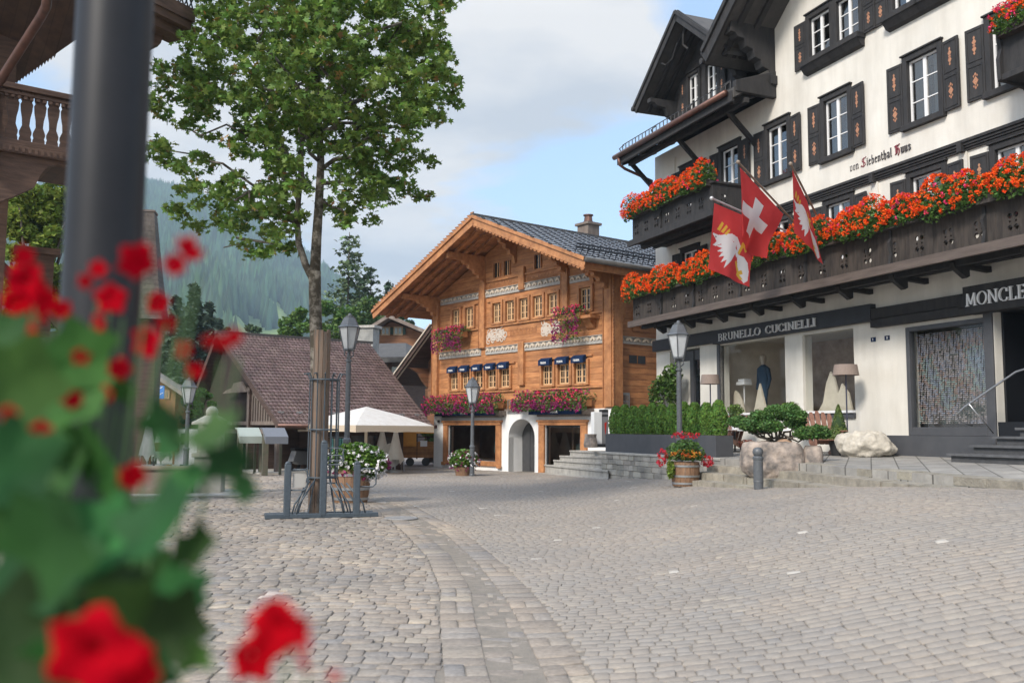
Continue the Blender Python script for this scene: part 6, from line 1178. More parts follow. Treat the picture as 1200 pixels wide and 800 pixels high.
leafy_tree('broadleaf_tree', 'dark green tree filling the gap above the brown hotel', 458, 0, 345, 76, 60, mat('deep_green_leaf', (.035, .075, .022), .7, c2=(.06, .11, .03), ns=.4, island=.4), 14, 1.0, .36, group=G1)
leafy_tree('round_tree', 'small round dark green tree above the left end of the barn roof', 292, 0, 373, 90, 40, MATS['deep_green_leaf'], 15, .9, .34, group=G1)
leafy_tree('round_tree', 'small yellowish tree beside the round dark one over the barn', 277, 0, 379, 88, 14, LIMEL, 16, .5, .3, group=G1)
leafy_tree('round_tree', 'little dark tree left of the yellowish one over the barn', 258, 0, 368, 95, 26, MATS['deep_green_leaf'], 17, .8, .34, group=G1)
G2 = 'spruces behind the tower'
for i, (px, py, Y, wd, lab) in enumerate(((222, 330, 62, 84, 'tallest broad spruce right of the shingled tower'), (240, 352, 66, 48, 'slim dark spruce at the right end of the spruce group'), (200, 345, 60, 70, 'spruce touching the tower roof'), (178, 372, 70, 70, 'spruce low behind the tower roof'), (252, 372, 80, 34, 'small far spruce above the barn gable'))): conifer('spruce', lab, px, 0, py, Y, wd, mat('blue_green_spruce', (.035, .065, .04), .8, c2=(.06, .095, .055), ns=.5, island=.4), 20 + i, G2, size=.5)
leafy_tree('round_bush', 'round grey green bush tree above the orange timber house', 196, 0, 416, 64, 36, mat('sage_green_leaf', (.07, .12, .05), .7, c2=(.11, .17, .07), ns=.4, island=.35), 31, 1., .3, crown_lo=.15)
leafy_tree('climbing_shrub', 'leafy shrub with small pale flowers beside the lamp near the barn', 235, 0, 452, 36, 42, MATS['fresh_green_leaf'], 32, .8, .16, crown_lo=.1)
leafy_tree('lime_tree', 'bright yellow green tree under the balcony of the left chalet', 32, 0, 195, 30, 105, LIMEL, 41, 2.4, .20, trunk=.25)
leafy_tree('street_bush', 'dim green shrub at the foot of the left house', 45, 0, 395, 24, 80, BROADL, 42, 1.4, .16, crown_lo=.1)
leafy_tree('small_tree', 'slim green tree beside the blurred lamp post over the far houses', 158, 0, 405, 40, 30, LIMEL, 43, .7, .2, crown_lo=.3)
o = leafy_tree('shrub', 'green shrub above the orange trailer beside the honey chalet', 503, 0, 500, 46, 22, MATS['fresh_green_leaf'], 44, .5, .16, crown_lo=.4)

# ================================================================== street furniture
def lantern(t, z, s=1.):
    # hexagonal lantern: crown, roof, glass, frame
    def hexa(mb, prof, m=0, n=6): mb.lathe([(r * s, z + h * s) for r, h in prof], (0, 0, 0), n, m)
    mb = MB(); hexa(mb, [(.30, .56), (.31, .575), (.25, .61), (.155, .80), (.15, .82)]); mb.lathe([(.10 * s, z + .82 * s), (.105 * s, z + .86 * s), (.05 * s, z + .87 * s), (.045 * s, z + .90 * s), (.02 * s, z + .925 * s)], (0, 0, 0), 12)
    hexa(mb, [(.13, -.02), (.15, .0), (.15, .03), (.13, .04)])
    for k in range(6): a = math.pi / 3 * k; mb.beam((.145 * s * math.cos(a), .145 * s * math.sin(a), z + .03 * s), (.265 * s * math.cos(a), .265 * s * math.sin(a), z + .56 * s), .022 * s, .022 * s)
    for k in range(4): a = math.pi / 2 * k + .4; mb.tube([(.04 * s * math.cos(a), .04 * s * math.sin(a), z - .20 * s), (.16 * s * math.cos(a), .16 * s * math.sin(a), z - .12 * s), (.13 * s * math.cos(a), .13 * s * math.sin(a), z)], .012 * s, 5)
    mb.build('lantern_frame', POLE, t, bevel=.004)
    g_ = MB(); g_.lathe([(.138 * s, z + .04 * s), (.255 * s, z + .56 * s)], (0, 0, 0), 6, 0, cap=False); g_.build('lantern_glass', FROST, t); MB().lathe([(.001, z + .1 * s), (.04 * s, z + .12 * s), (.055 * s, z + .24 * s), (.03 * s, z + .34 * s), (.001, z + .36 * s)], (0, 0, 0), 10).lathe([(.14 * s, z + .045 * s), (.20 * s, z + .34 * s)], (0, 0, 0), 6, 1, cap=False).build('bulb', [WHITE, FROST], t, smooth=True)
def lamp(P, H_, label, rot=0, s=1., base=True):
    t = empty('street_lamp', P, rot, label, 'street lamp', 'old style lantern lamps on the square'); hp = H_ - .925 * s
    MB().lathe([(.10, 0), (.10, .05), (.085, .08), (.085, H_ * .28), (.10, H_ * .285), (.10, H_ * .30), (.066, H_ * .31), (.062, hp - .42), (.05, hp - .3), (.075, hp - .28), (.075, hp - .24), (.045, hp - .22), (.04, hp)], (0, 0, 0), 14).build('pole', POLE, t, smooth=False, bevel=.003)
    lantern(t, hp, s); return t
lamp(gr(553, 557.5), 3.44, 'small street lamp before the large shop window of the honey chalet', .3)
lamp(gr(797, 566), 3.88, 'street lamp standing beside the hedge in front of the white house', .2, 1.0)
Pl = gr(405, 579); lamp(Pl, (579 - 368) / F * Pl.y, 'tall dark street lamp just right of the maple', .5, 1.0)
Pq = gr(217, 561); lamp(Pq, (561 - 443) / F * Pq.y, 'distant street lamp near the stone fountain pillar', .1, .9)
# bollard
Pb = gr(889, 573); s = (573 - 524.5) / F * Pb.y
t = empty('bollard', Pb, 0, 'single black iron bollard with a round head beside the stone trough', 'bollard'); MB().lathe([(.090, 0), (.092, s * .16), (.098, s * .165), (.098, s * .19), (.094, s * .20), (.092, s * .70), (.104, s * .71), (.106, s * .76), (.094, s * .775), (.078, s * .79), (.078, s * .80)], (0, 0, 0), 24).build('post', POLE, t, bevel=.003); MB().lathe([(.078, s * .79), (.086, s * .82), (.100, s * .85), (.103, s * .90), (.090, s * .95), (.055, s * .99), (.001, s)], (0, 0, 0), 24).build('cap', POLE, t, smooth=True)
# barrel planters
def barrel(t, r, h):
    mb = MB(); nb_ = 18
    for k in range(nb_):
        a0, a1 = 2 * math.pi * k / nb_, 2 * math.pi * (k + .94) / nb_; prof = [(.86, 0), (.95, .3), (1.0, .6), (.99, 1)]
        vs = [(r * q * math.cos(a), r * q * math.sin(a), h * zz) for a in (a0, a1) for q, zz in prof] + [(r * (q - .08) * math.cos(a), r * (q - .08) * math.sin(a), h * zz) for a in (a0, a1) for q, zz in prof]
        mb.add(vs, [(i, i + 1, i + 5, i + 4) for i in range(3)] + [(3, 11, 15, 7), (0, 4, 12, 8)] + [(8 + i, 12 + i, 13 + i, 9 + i) for i in range(3)])
    mb.build('staves', BARREL, t, bevel=.004)
    hb = MB()
    for z_, q in ((.08, .885), (.38, .97), (.80, 1.0)): hb.lathe([(r * q + .004, h * z_), (r * q + .012, h * z_), (r * q + .014, h * (z_ + .08)), (r * q + .004, h * (z_ + .08))], (0, 0, 0), 28, cap=False)
    hb.build('hoops', HOOP, t); MB().lathe([(.001, h * .9), (r * .9, h * .9)], (0, 0, 0), 16, cap=False).build('soil', SOIL, t)
def blooms(t, C, k, rad, size, mats, mi): P = (C[:, None] + ball(len(C) * k, rad).reshape(len(C), k, 3)).reshape(-1, 3); return leaves('blossoms', P, size, mats, t, mi=np.repeat(mi, k), up=.2)
Pb = gr(803, 569); t = empty('barrel_planter', Pb, 0, 'wooden barrel of crimson, orange and yellow flowers beside the stone wall', 'planter'); rb = .33; barrel(t, rb, .54)
P = ball(2600, 1) * np.array([.46, .42, .36]); P = P[P[:, 2] > -.12] + np.array([0, 0, .70]); leaves('foliage', P, .07, GREENL, t)
C = ball(80, 1, .8) * np.array([.34, .36, .10]) + np.array([0, -.12, .72]); blooms(t, C, 8, .035, .035, [YELF, YELF, mat('dark_orange_bloom', (.55, .10, .01))], rng.integers(0, 3, 80))
C = np.concatenate([ball(60, 1, .6) * np.array([.12, .2, .22]) + np.array([-.52, -.05, .62]), ball(60, 1, .6) * np.array([.14, .2, .14]) + np.array([.50, -.05, .56]), ball(46, 1, .5) * np.array([.34, .2, .07]) + np.array([0, 0, 1.14])]); blooms(t, C, 7, .035, .04, [CRIMF], np.zeros(len(C), int))
P = ball(300, 1) * np.array([.08, .1, .22]) + np.array([-.36, -.2, .38]); leaves('trailing_leaves', P, .09, LIMEL, t)
# petunia barrel left
Pb = gr(411, 588); t = empty('barrel_planter', Pb, 0, 'wooden barrel of white and magenta petunias behind the bicycle rack', 'planter'); barrel(t, .42, .72)
P = ball(6000, 1, .2) * np.array([.68, .5, .42]) + np.array([.12, 0, .88]); P = P[(P[:, 2] > .35)]; leaves('foliage', P, .10, mat('lime_petunia_leaf', (.13, .24, .03), .6, c2=(.07, .15, .02), ns=2, island=.35, trans=.3), t)
C = ball(230, 1, .85) * np.array([.72, .56, .42]) + np.array([.14, 0, .84]); C = C[(C[:, 1] < .25) & (C[:, 2] > .3)]; mi = ((C[:, 2] < .70) & (C[:, 0] < .35) | (C[:, 0] > .78)).astype(int) ; blooms(t, C, 6, .045, .07, [WHITEF, mat('purple_petunia', (.22, .012, .09), .6, island=.3)], mi)
# flower tub before the small lamp
Pb = gr(543, 557); t = empty('flower_tub', Pb, 0, 'low tub of white and purple petunias at the foot of the small lamp', 'planter'); MB().lathe([(.26, 0), (.32, .28), (.33, .3)], (0, 0, 0), 18).build('tub', BARREL, t)
P = ball(3000, 1, .2) * np.array([.52, .45, .36]) + np.array([0, 0, .56]); P = P[P[:, 2] > .12]; leaves('foliage', P, .09, MATS['lime_petunia_leaf'], t); C = ball(170, 1, .85) * np.array([.60, .5, .40]) + np.array([0, 0, .5]); C = C[(C[:, 1] < .2) & (C[:, 2] > .05)]; blooms(t, C, 6, .035, .06, [WHITEF, MATS['purple_petunia']], (rng.random(len(C)) < .45 + .4 * (C[:, 2] < .3)).astype(int))
# trunk guard: timber slats, iron hoops and rods, splayed feet
t = empty('tree_guard', TP, 0, 'timber and iron guard cage wrapped round the maple trunk', 'tree guard'); zz = lambda py: (604 - py) * TY / F
mb = MB(); rg = .31
for k in range(12):
    a = 2 * math.pi * k / 12 + .15; zt = zz(388 + random.uniform(0, 3)); M = Matrix.Rotation(a, 4, 'Z'); mb.box(-.038, .038, -.016, .016, .02, zt, 0, Matrix.Translation((.150 * math.cos(a) - .04, .150 * math.sin(a), 0)) @ Matrix.Rotation(a + math.pi / 2, 4, 'Z'))
mb.build('timber_slats', mat('weathered_slat', (.19, .12, .08), .85, c2=(.12, .105, .09), ns=5, bump=.4, bs=22, stretch=(4, 4, .4)), t, bevel=.004)
mb = MB(); ax_, az_ = .30, .26
for py in (447, 505, 560):
    z_ = zz(py); pts = [((.27) * math.cos(R_(k * 18)) + (.04), .24 * math.sin(R_(k * 18)), z_) for k in range(21)]; mb.tube(pts, .018, 6)
for k in range(12):
    a = 2 * math.pi * k / 12 + .2; x, y = .27 * math.cos(a) + .04, .24 * math.sin(a); zt = zz(447); mb.tube([(x * (1.0) + math.cos(a) * .22, y + math.sin(a) * .22, .03), (x + math.cos(a) * .20, y + math.sin(a) * .20, .12), (x, y, zz(560)), (x, y, zt), (x + math.cos(a) * .05, y + math.sin(a) * .05, zt + .12), (x + math.cos(a) * .12, y + math.sin(a) * .12, zt + .10)], .013, 6)
mb.build('iron_cage', RACK, t, smooth=True)
# bicycle rack: two base rails, three posts and wheel hoops
P0 = gr(310, 608); P1 = gr(443, 605); d = P1 - P0; ang = math.atan2(d.y, d.x); Lr = d.length; t = empty('bicycle_rack', P0, ang, 'blue grey iron bicycle rack with three posts around the maple', 'bicycle rack')
sx_ = lambda px: Lr * (px - 310) / (443 - 310.)
mb = MB(); mb.box(0, Lr, -.045, .045, .0, .085); mb.box(.02, Lr - .02, .42, .50, .0, .07); 
for px in (336, 377, 418): mb.box(sx_(px) - .04, sx_(px) + .04, .0, .45, .01, .06)
mb.build('base_rail', RACK, t, bevel=.012)
for px, top in ((335, 543), (376.5, 519), (416.5, 543)):
    x = sx_(px); h = (606 - top) * TY / F; MB().box(x - .06, x + .06, -.05, .05, .03, h - .05).prism([(x - .06, h - .06), (x + .06, h - .06), (x + .045, h - .01), (x, h + .012), (x - .045, h - .01)], -.05, .05, 'y').build('post', RACK, t, bevel=.018)
for px, s, zlo, zhi in ((335, 1, .50, .86), (376.5, 1, .95, 1.25), (376.5, 1, 1.02, 1.12), (416.5, 1, .55, .88), (335, 1, .86, .87)):
    x = sx_(px) + .05; MB().tube([(x, 0, zhi), (x + .24, -.05, zhi), (x + .29, -.06, zhi - .04), (x + .29, -.06, zlo + .05), (x + .24, -.05, zlo), (x, 0, zlo)], .014, 6).build('wheel_hoop', RACK, t, smooth=True)
mb = MB()
for k in range(4): x = sx_(384) + k * .10; mb.tube([(x, .0, .62), (x + .22 + k * .03, -.02, .25), (x + .26 + k * .03, -.03, .08)], .016, 6)
for k in range(2): x = sx_(366) - k * .08; mb.tube([(x, .0, .66), (x - .26, -.02, .25), (x - .30, -.03, .08)], .016, 6)
mb.tube([(sx_(376), 0, .62), (sx_(392), 0, .62)], .014, 6); mb.build('wheel_guides', RACK, t, smooth=True)
o = MB().box(sx_(341), sx_(356), .0, .012, .55, .80).build('label_plate', mat('worn_plate', (.36, .35, .33), .7), t)
P = gr(470, 607); tag(MB().lathe([(.001, .012), (.27, .012), (.28, .014), (.30, .014), (.31, .0)], (0, 0, 0), 32).build('manhole_cover', mat('worn_cast_iron', (.16, .16, .16), .6, c2=(.28, .27, .26), ns=14, bump=.5, bs=60), loc=P), 'round worn iron manhole cover by the right end of the bicycle rack', 'manhole cover')
# cafe umbrellas
def closed_umbrella(px, bpy_, tpy, w_, mt, label, rz=0):
    P = gr(px, bpy_); k = P.y / F; H_ = (bpy_ - tpy) * k; t = empty('closed_umbrella', P, rz, label, 'umbrella', 'folded umbrellas by the terrace cafe'); mb = MB(); n = 16; rings = []
    vs, fs = [], []
    for z_, r_ in ((H_, .03), (H_ * .97, .07), (H_ * .8, .13), (H_ * .6, .19), (H_ * .42, .26), (H_ * .30, .30)):
        for i in range(n): a = 2 * math.pi * i / n; rr = r_ * w_ * (1 + (.28 if i % 2 else -.22) * (1 - z_ / H_)); vs.append((rr * math.cos(a), rr * math.sin(a), z_ - (.12 * H_ if (i % 4 == 0 and z_ < H_ * .35) else 0)))
    for j in range(5):
        for i in range(n): fs.append((j * n + i, j * n + (i + 1) % n, (j + 1) * n + (i + 1) % n, (j + 1) * n + i))
    MB().add(vs, fs).build('canopy', mt, t, smooth=True); MB().tube([(0, 0, 0), (0, 0, H_ + .05)], .022, 8).lathe([(.26, 0), (.26, .06), (.05, .10)], (0, 0, 0), 16).build('pole', HOOP, t); return t
closed_umbrella(447, 552, 504, 1.0, CANVAS, 'folded white umbrella, the left one of the two nearest the orange trailer', .3)
closed_umbrella(463, 553, 504, 1.0, CANVAS, 'folded white umbrella nearest the orange trailer', .9)
closed_umbrella(418, 548, 504, 1.0, BEIGEC, 'folded beige umbrella under the big cream parasol', .3)
closed_umbrella(172, 553, 488, .9, CANVAS, 'folded white umbrella at far left behind the blurred leaves', .3)
closed_umbrella(188, 551, 497, 1.2, CANVAS, 'wider folded white umbrella left of the far street lamp', .3)
P = gr(429, 557); P.y = 34; P.x = at(429, 504, 34)[0]; k = 34 / F; ze = EYE + (504 - 500) * k; zt = EYE + (504 - 479) * k + .03; t = empty('big_parasol', (P.x, 34, 0), FC.rot + .15, 'large open cream parasol over the cafe terrace', 'parasol')
hw = 56 * k; vs = [(0, 0, zt)]; n = 8
for ring, (q, dz_) in enumerate(((.5, .44), (1, 1))):
    for i in range(32): a = 2 * math.pi * i / 32; c_ = max(abs(math.cos(a)), abs(math.sin(a))); rr = hw * q / c_; vs.append((rr * math.cos(a), rr * math.sin(a), zt - (zt - ze) * dz_ - (.03 if False else 0)))
for i in range(32): x, y, z = vs[33 + i]; vs.append((x, y, z - .22 * (1 if i % 4 else 1.1)))
fs = [(0, 1 + i, 1 + (i + 1) % 32) for i in range(32)] + [(1 + i, 33 + i, 33 + (i + 1) % 32, 1 + (i + 1) % 32) for i in range(32)]
MB().add(vs, fs).build('canopy', CANVAS, t); MB().add(vs, [(33 + i, 65 + i, 65 + (i + 1) % 32, 33 + (i + 1) % 32) for i in range(32)]).build('valance', BEIGEC if 0 else mat('sand_valance', (.60, .50, .38), .9, trans=.2), t)
mb = MB().tube([(0, 0, 0), (0, 0, zt - .02)], .055, 12).box(-.5, .5, -.5, .5, 0, .08)
for i in range(8): a = 2 * math.pi * i / 8; c_ = max(abs(math.cos(a)), abs(math.sin(a))); mb.tube([(0, 0, zt - .06), (hw / c_ * math.cos(a) * .98, hw / c_ * math.sin(a) * .98, ze - .03)], .018, 5)
mb.build('pole', mat('pale_wood_pole', (.55, .47, .36), .6), t); MB().box(-.16, .16, -.09, -.07, .75, 1.10).build('menu_card', WHITE, t)
# tipped round tables and chairs
TBL = mat('pale_table_top', (.50, .48, .45), .6, c2=(.42, .40, .38), ns=3)
for i, (px, py, w_, rz, lab) in enumerate(((432, 549, 1, .2, 'round table tipped on edge between the beige and white umbrellas'), (457, 553, 1, -.3, 'grey round table tipped on edge in front of the white umbrellas'), (454, 551, .8, .6, 'small round table top leaning behind the white umbrellas'))):
    P = gr(px, py); P.y += i * .3; t = empty('folded_table', P, rz, lab, 'table', 'round cafe tables tipped up'); r_ = .46 * w_; M = Matrix.Translation((0, 0, .62)) @ Matrix.Rotation(R_(80), 4, 'X')
    mb = MB(); vs = [M @ Vector((r_ * math.cos(a_), r_ * math.sin(a_), h_)) for h_ in (0, .03) for a_ in [2 * math.pi * q / 28 for q in range(28)]]; mb.add(vs, [tuple(range(28)), tuple(range(28, 56))] + [(q, (q + 1) % 28, (q + 1) % 28 + 28, q + 28) for q in range(28)]).build('table_top', TBL, t)
    MB().tube([(0, .05, .62), (0, .08, .05)], .025, 8).tube([(-.25, -.1, 0), (0, .08, .06), (.25, -.1, 0)], .018, 6).tube([(0, .35, 0), (0, .08, .06)], .018, 6).build('stand', HOOP, t)
for i, (px, lab) in enumerate(((409, 'white rounded chair back nearest the tall lamp'), (418, 'white rounded chair back under the beige umbrella'), (466, 'white cafe chair beside the orange trailer'))):
    P = gr(px, 552); t = empty('cafe_chair', P, .2 * i, lab, 'chair', 'white cafe chairs'); MB().prism([(-.22, .45)] + [(.22 * math.cos(R_(a)), .62 + .26 * math.sin(R_(a))) for a in range(180, -1, -20)] + [(.22, .45)], .18, .21, 'y').build('backrest', TBL, t); MB().box(-.22, .22, -.22, .22, .43, .46).build('seat', TBL, t)
    for a, b in ((-.2, -.2), (.2, -.2), (-.2, .2), (.2, .2)): MB().tube([(a, b, 0), (a * .9, b * .9, .44)], .014, 6).build('leg', HOOP, t)
# orange trailer stall
P = at(467, 546, 40.8); t = empty('trailer_stall', (P[0], 40.8, 0), .28, 'orange canvas topped wooden trailer stall left of the honey chalet', 'trailer'); k = 40.8 / F; OR_ = mat('orange_canvas', (.62, .29, .05), .8, c2=(.50, .22, .04), ns=3); W_ = 2.1
MB().box(.1, W_, 0, 1.3, .35, 1.05).build('body', mat('orange_slat_wood', (.38, .18, .06), .8, c2=(.26, .12, .045), ns=5, planks=(.12, 2, .4)), t)
MB().prism([(-.1, 1.42), (.0, 1.52), (1.3, 1.62), (1.4, 1.55), (1.3, 1.5), (.0, 1.45)], -.05, W_ + .05, 'x').box(-.02, .75, -.12, -.08, .85, 1.47).build('canvas_roof', OR_, t)
MB().box(.1, .15, 0, .05, .3, 1.5).box(.78, .83, 0, .05, .3, 1.5).box(W_ - .05, W_, 0, .05, .3, 1.5).box(.1, W_, .0, .03, 1.25, 1.3).build('frame', OLDW, t); MB().box(.95, 1.25, -.03, -.01, .85, 1.1).build('notice', WHITE, t)
for x in (.5, 1.2, 1.7): MB().lathe([(.17, -.05), (.18, -.04), (.18, .04), (.17, .05)], (0, 0, 0), 16).build('wheel', BLACK, t).matrix_basis = Matrix.Translation((x, -.02, .18)) @ Matrix.Rotation(R_(90), 4, 'X')
# fountain with ball-topped pillar
P = gr(245, 579); k = P.y / F; t = empty('stone_fountain', P, .15, 'stone fountain trough with a tall pillar topped by a stone ball', 'fountain'); hh = (579 - 494) * k; hb = (579 - 478) * k
PST = mat('grey_green_fountain_stone', (.27, .27, .24), .9, c2=(.38, .37, .33), ns=4, bump=.4)
MB().box(-.32, .32, -.32, .32, 0, .9).box(-.38, .38, -.38, .38, .9, 1.0).box(-.28, .28, -.28, .28, 1.0, hh - .1, taper=.95).lathe([(.48, hh - .10), (.48, hh - .04), (.40, hh), (.22, hh + .1), (.1, hh + .16)], (0, 0, 0), 4).build('pillar', PST, t, bevel=.015); MB().sphere((0, 0, hb - .13), .15, 20).lathe([(.08, hh + .1), (.06, hb - .25)], (0, 0, 0), 12).build('ball_finial', PST, t, smooth=True)
mb = MB(); mb.box(-2.4, -.35, -.55, .45, 0, .66); mb.box(-2.46, -.33, -.61, .51, .60, .70); mb.build('trough', mat('brown_stone_trough', (.20, .16, .13), .9, c2=(.28, .23, .19), ns=3, bump=.5), t, bevel=.03); MB().box(-2.3, -.45, -.45, .35, .66, .705).build('water', mat('fountain_water', (.03, .05, .05), .05), t); MB().box(-3.2, .9, -1.1, 1.0, 0, .06).build('step', STONE, t, bevel=.02)
P = gr(229, 566); P.y += 1.2; t = empty('fountain_flower_box', P + Vector((0, 0, .55)), 0, 'small box of red and white flowers beside the fountain pillar', 'flower box'); MB().box(-.35, .35, -.12, .12, -.1, .1).box(-.3, .3, -.08, .08, -.62, -.1).build('planter', STONE, t); Q_ = ball(700, 1) * np.array([.4, .2, .24]) + np.array([0, 0, .25]); leaves('foliage', Q_, .08, GREENL, t); C = ball(60, 1, .8) * np.array([.4, .24, .26]) + np.array([0, 0, .28]); blooms(t, C, 6, .04, .05, [CRIMF, WHITEF, mat('dark_orange_bloom', (.55, .1, .01))], rng.integers(0, 3, 60))
P = gr(236, 562); P.y = 33; tag(MB().box(-.9, .9, 0, .1, .2, 1.55).box(-.6, -.45, -.05, 0, 1.0, 1.4, 1).build('white_banner_wall', [WHITE, BLACK], loc=(at(232, 504, 34)[0], 34, 0)), 'white board with a small black figure behind the fountain', 'board')
P = gr(190, 553); tag(MB().box(-.55, .45, 0, .8, .75, 1.05).box(-.5, -.44, 0, .06, 0, .75).box(.35, .41, 0, .06, 0, .75).build('red_counter', mat('dull_red_counter', (.28, .06, .04), .7), loc=P), 'dull red counter below the wide folded umbrella', 'counter')

# ------------------------------------------------------------------ terrace things
P0 = FR.P(2.05, 2.93, 1.0); t = empty('hedge_planter', P0, FR.rot, 'long anthracite metal planter box on the stone wall', 'planter'); Lh = 5.75
MB().box(0, Lh, 0, .50, -.03, .50).build('box', ANTH, t, bevel=.008); MB().box(.04, Lh - .04, .04, .46, .5, .51).build('soil', SOIL, t)
def shrub_cone(name, label, P, h, r, ml, cat, group=None, n=2600, size=.06, egg=True, seed=0):
    rs = np.random.default_rng(seed + 50); t = empty(name, P, 0, label, cat, group); u = rs.random(n); a = rs.uniform(0, 6.283, n)
    w_ = (np.clip(1 - ((u - .38) / .66) ** 2, .0, 1) ** .6) if egg else np.clip(1.02 - u, 0, 1) ** .85 * np.clip(u * 7 + .45, 0, 1)
    rr = r * w_ * rs.uniform(.80, 1.0, n) * (1 + .10 * np.sin(a * 5 + u * 11 + seed)); leaves('foliage', np.stack([rr * np.cos(a), rr * np.sin(a), u * h], 1), size, ml, t, N=np.stack([np.cos(a), np.sin(a), .35 + 0 * a], 1) + rs.normal(size=(n, 3)) * .6)
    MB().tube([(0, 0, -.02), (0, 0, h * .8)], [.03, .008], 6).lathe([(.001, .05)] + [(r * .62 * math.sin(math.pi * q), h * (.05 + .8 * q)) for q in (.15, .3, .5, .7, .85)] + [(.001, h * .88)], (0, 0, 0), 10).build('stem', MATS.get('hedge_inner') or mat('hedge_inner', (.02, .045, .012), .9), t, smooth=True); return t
ords = ['first', 'second', 'third', 'fourth', 'fifth', 'sixth', 'seventh', 'eighth', 'ninth', 'tenth']
for i in range(11):
    x = .22 + i * (Lh - .45) / 10; shrub_cone('boxwood_cone', ('rightmost' if i == 10 else 'leftmost' if i == 0 else ords[i] + ' from the left') + ' clipped green conifer in the long hedge planter', FR.P(2.05 + x, 2.68, 1.48), .84 + .03 * math.sin(i * 2), .225, THUJA, 'shrub', 'clipped conifers of the hedge planter', 3000, .055, seed=i)
# stone trough with spreading juniper
P = gr(908, 560); t = empty('stone_trough', FR.P(FR.px(905, 3.35), 3.35, .92), -.3, 'rough grey granite trough holding the spreading juniper', 'trough')
def rock(mb, rx, ry, rz, seed, flat_top=None, n=28, amp=.16, pw=2.6):
    rs = random.Random(seed); ph = [(rs.uniform(-3, 3), rs.uniform(-3, 3), rs.uniform(-3, 3), rs.uniform(0, 6)) for _ in range(9)]; vs = []; m_ = n // 2
    for j in range(m_ + 1):
        th = math.pi * j / m_
        for i in range(n):
            a = 2 * math.pi * i / n; d = Vector((math.sin(th) * math.cos(a), math.sin(th) * math.sin(a), math.cos(th))); q = (abs(d.x) ** pw + abs(d.y) ** pw + abs(d.z) ** pw) ** (-1 / pw)
            f_ = 1 + amp * sum(math.sin(p[0] * d.x * (1 + k * .5) + p[1] * d.y * (1 + k * .5) + p[2] * d.z * (1 + k * .4) + p[3]) / (1.2 + k * .7) for k, p in enumerate(ph)) * .5
            p = Vector((d.x * rx, d.y * ry, d.z * rz)) * q * f_
            if flat_top is not None and p.z > flat_top: p.z = flat_top + (p.z - flat_top) * .1
            vs.append(p)
    mb.add(vs, [(j * n + i, j * n + (i + 1) % n, (j + 1) * n + (i + 1) % n, (j + 1) * n + i) for j in range(m_) for i in range(n)]); return mb
kk = 18.0 / F
o = rock(MB(), .64, .50, .46, 4, .34, 40, .10, 3.4).build('trough_stone', STONED, t, smooth=True, loc=(0, 0, .12)); rock(MB(), .20, .34, .30, 9, .26, 24, .06, 4).build('side_stone', STONED, t, smooth=True, loc=(.80, .05, .14))
def addrough(o, st, sc):
    sb = o.modifiers.new('sub', 'SUBSURF'); sb.levels = sb.render_levels = 2; tx = bpy.data.textures.new('rock', 'CLOUDS'); tx.noise_scale = sc; tx.noise_depth = 4; dm_ = o.modifiers.new('d', 'DISPLACE'); dm_.texture = tx; dm_.strength = st; dm_.mid_level = .5
addrough(o, .09, .22)
J = empty('juniper', FR.P(FR.px(904, 3.35), 3.35, 1.33), -.3, 'spreading green juniper with bare twisted stems in the granite trough', 'shrub')
mb = MB()
pads = [(a * .95, b * 1.6, c * 1.15, d * .86, e * .92) for a, b, c, d, e in [(-.72, 0, .42, .24, .13), (-.48, -.1, .36, .26, .14), (-.22, 0, .50, .30, .17), (.10, .1, .58, .32, .19), (.38, 0, .60, .30, .18), (.55, -.1, .52, .24, .15), (.0, -.15, .34, .30, .14), (.72, -.1, .22, .30, .15), (.98, .0, .24, .26, .16), (.50, 0, .40, .26, .14), (-.30, .1, .28, .26, .12), (1.1, .1, .2, .16, .1)]]
for px_, py_, pz_, rr_, rz_ in pads: b = wob((random.uniform(-.1, .2), 0, 0), (px_, py_, pz_), 6, 1.0, .4); branch(mb, b, .032, .01, 6)
mb.build('stems', BARKD, J, smooth=True); pts = np.concatenate([ball(1500, 1, .35) * np.array([a[3], a[3] * .9, a[4]]) * (1 + .2 * rng.normal(size=(1500, 1)) * .4) + np.array(a[:3]) for a in pads]); leaves('foliage', pts, .055, PINEL, J, up=.2)
o = rock(MB(), .16, .12, .10, 3).build('stone', mat('ochre_stone', (.42, .27, .18), .9, c2=(.30, .2, .14), ns=8), J, smooth=True, loc=(.25, -.1, .02))
t = onterr(1012, .75); o = rock(MB(), .60, .42, .34, 12, None, 40, .22, 2.1).build('boulder', mat('pale_limestone', (.36, .33, .28), .95, c2=(.55, .51, .44), ns=6, bump=.9, bs=12), smooth=True, loc=(t.x, t.y, t.z + .22), rz=FR.rot + .2); addrough(o, .14, .25); tag(o, 'large pale limestone boulder lying on the terrace beside the cone shrub', 'boulder')
P = onterr(983, .75); t = shrub_cone('cone_conifer', 'cone shaped conifer in a dark pot behind the pale boulder', P + Vector((0, 0, .30)), .86, .25, mat('golden_green_needle', (.10, .14, .03), .7, c2=(.055, .11, .02), ns=9, island=.4), 'conifer', None, 3600, .045, egg=False, seed=77); MB().lathe([(.17, -.30), (.23, .0), (.24, .02), (.20, .02)], (0, 0, 0), 20).build('pot', BLACK, t)
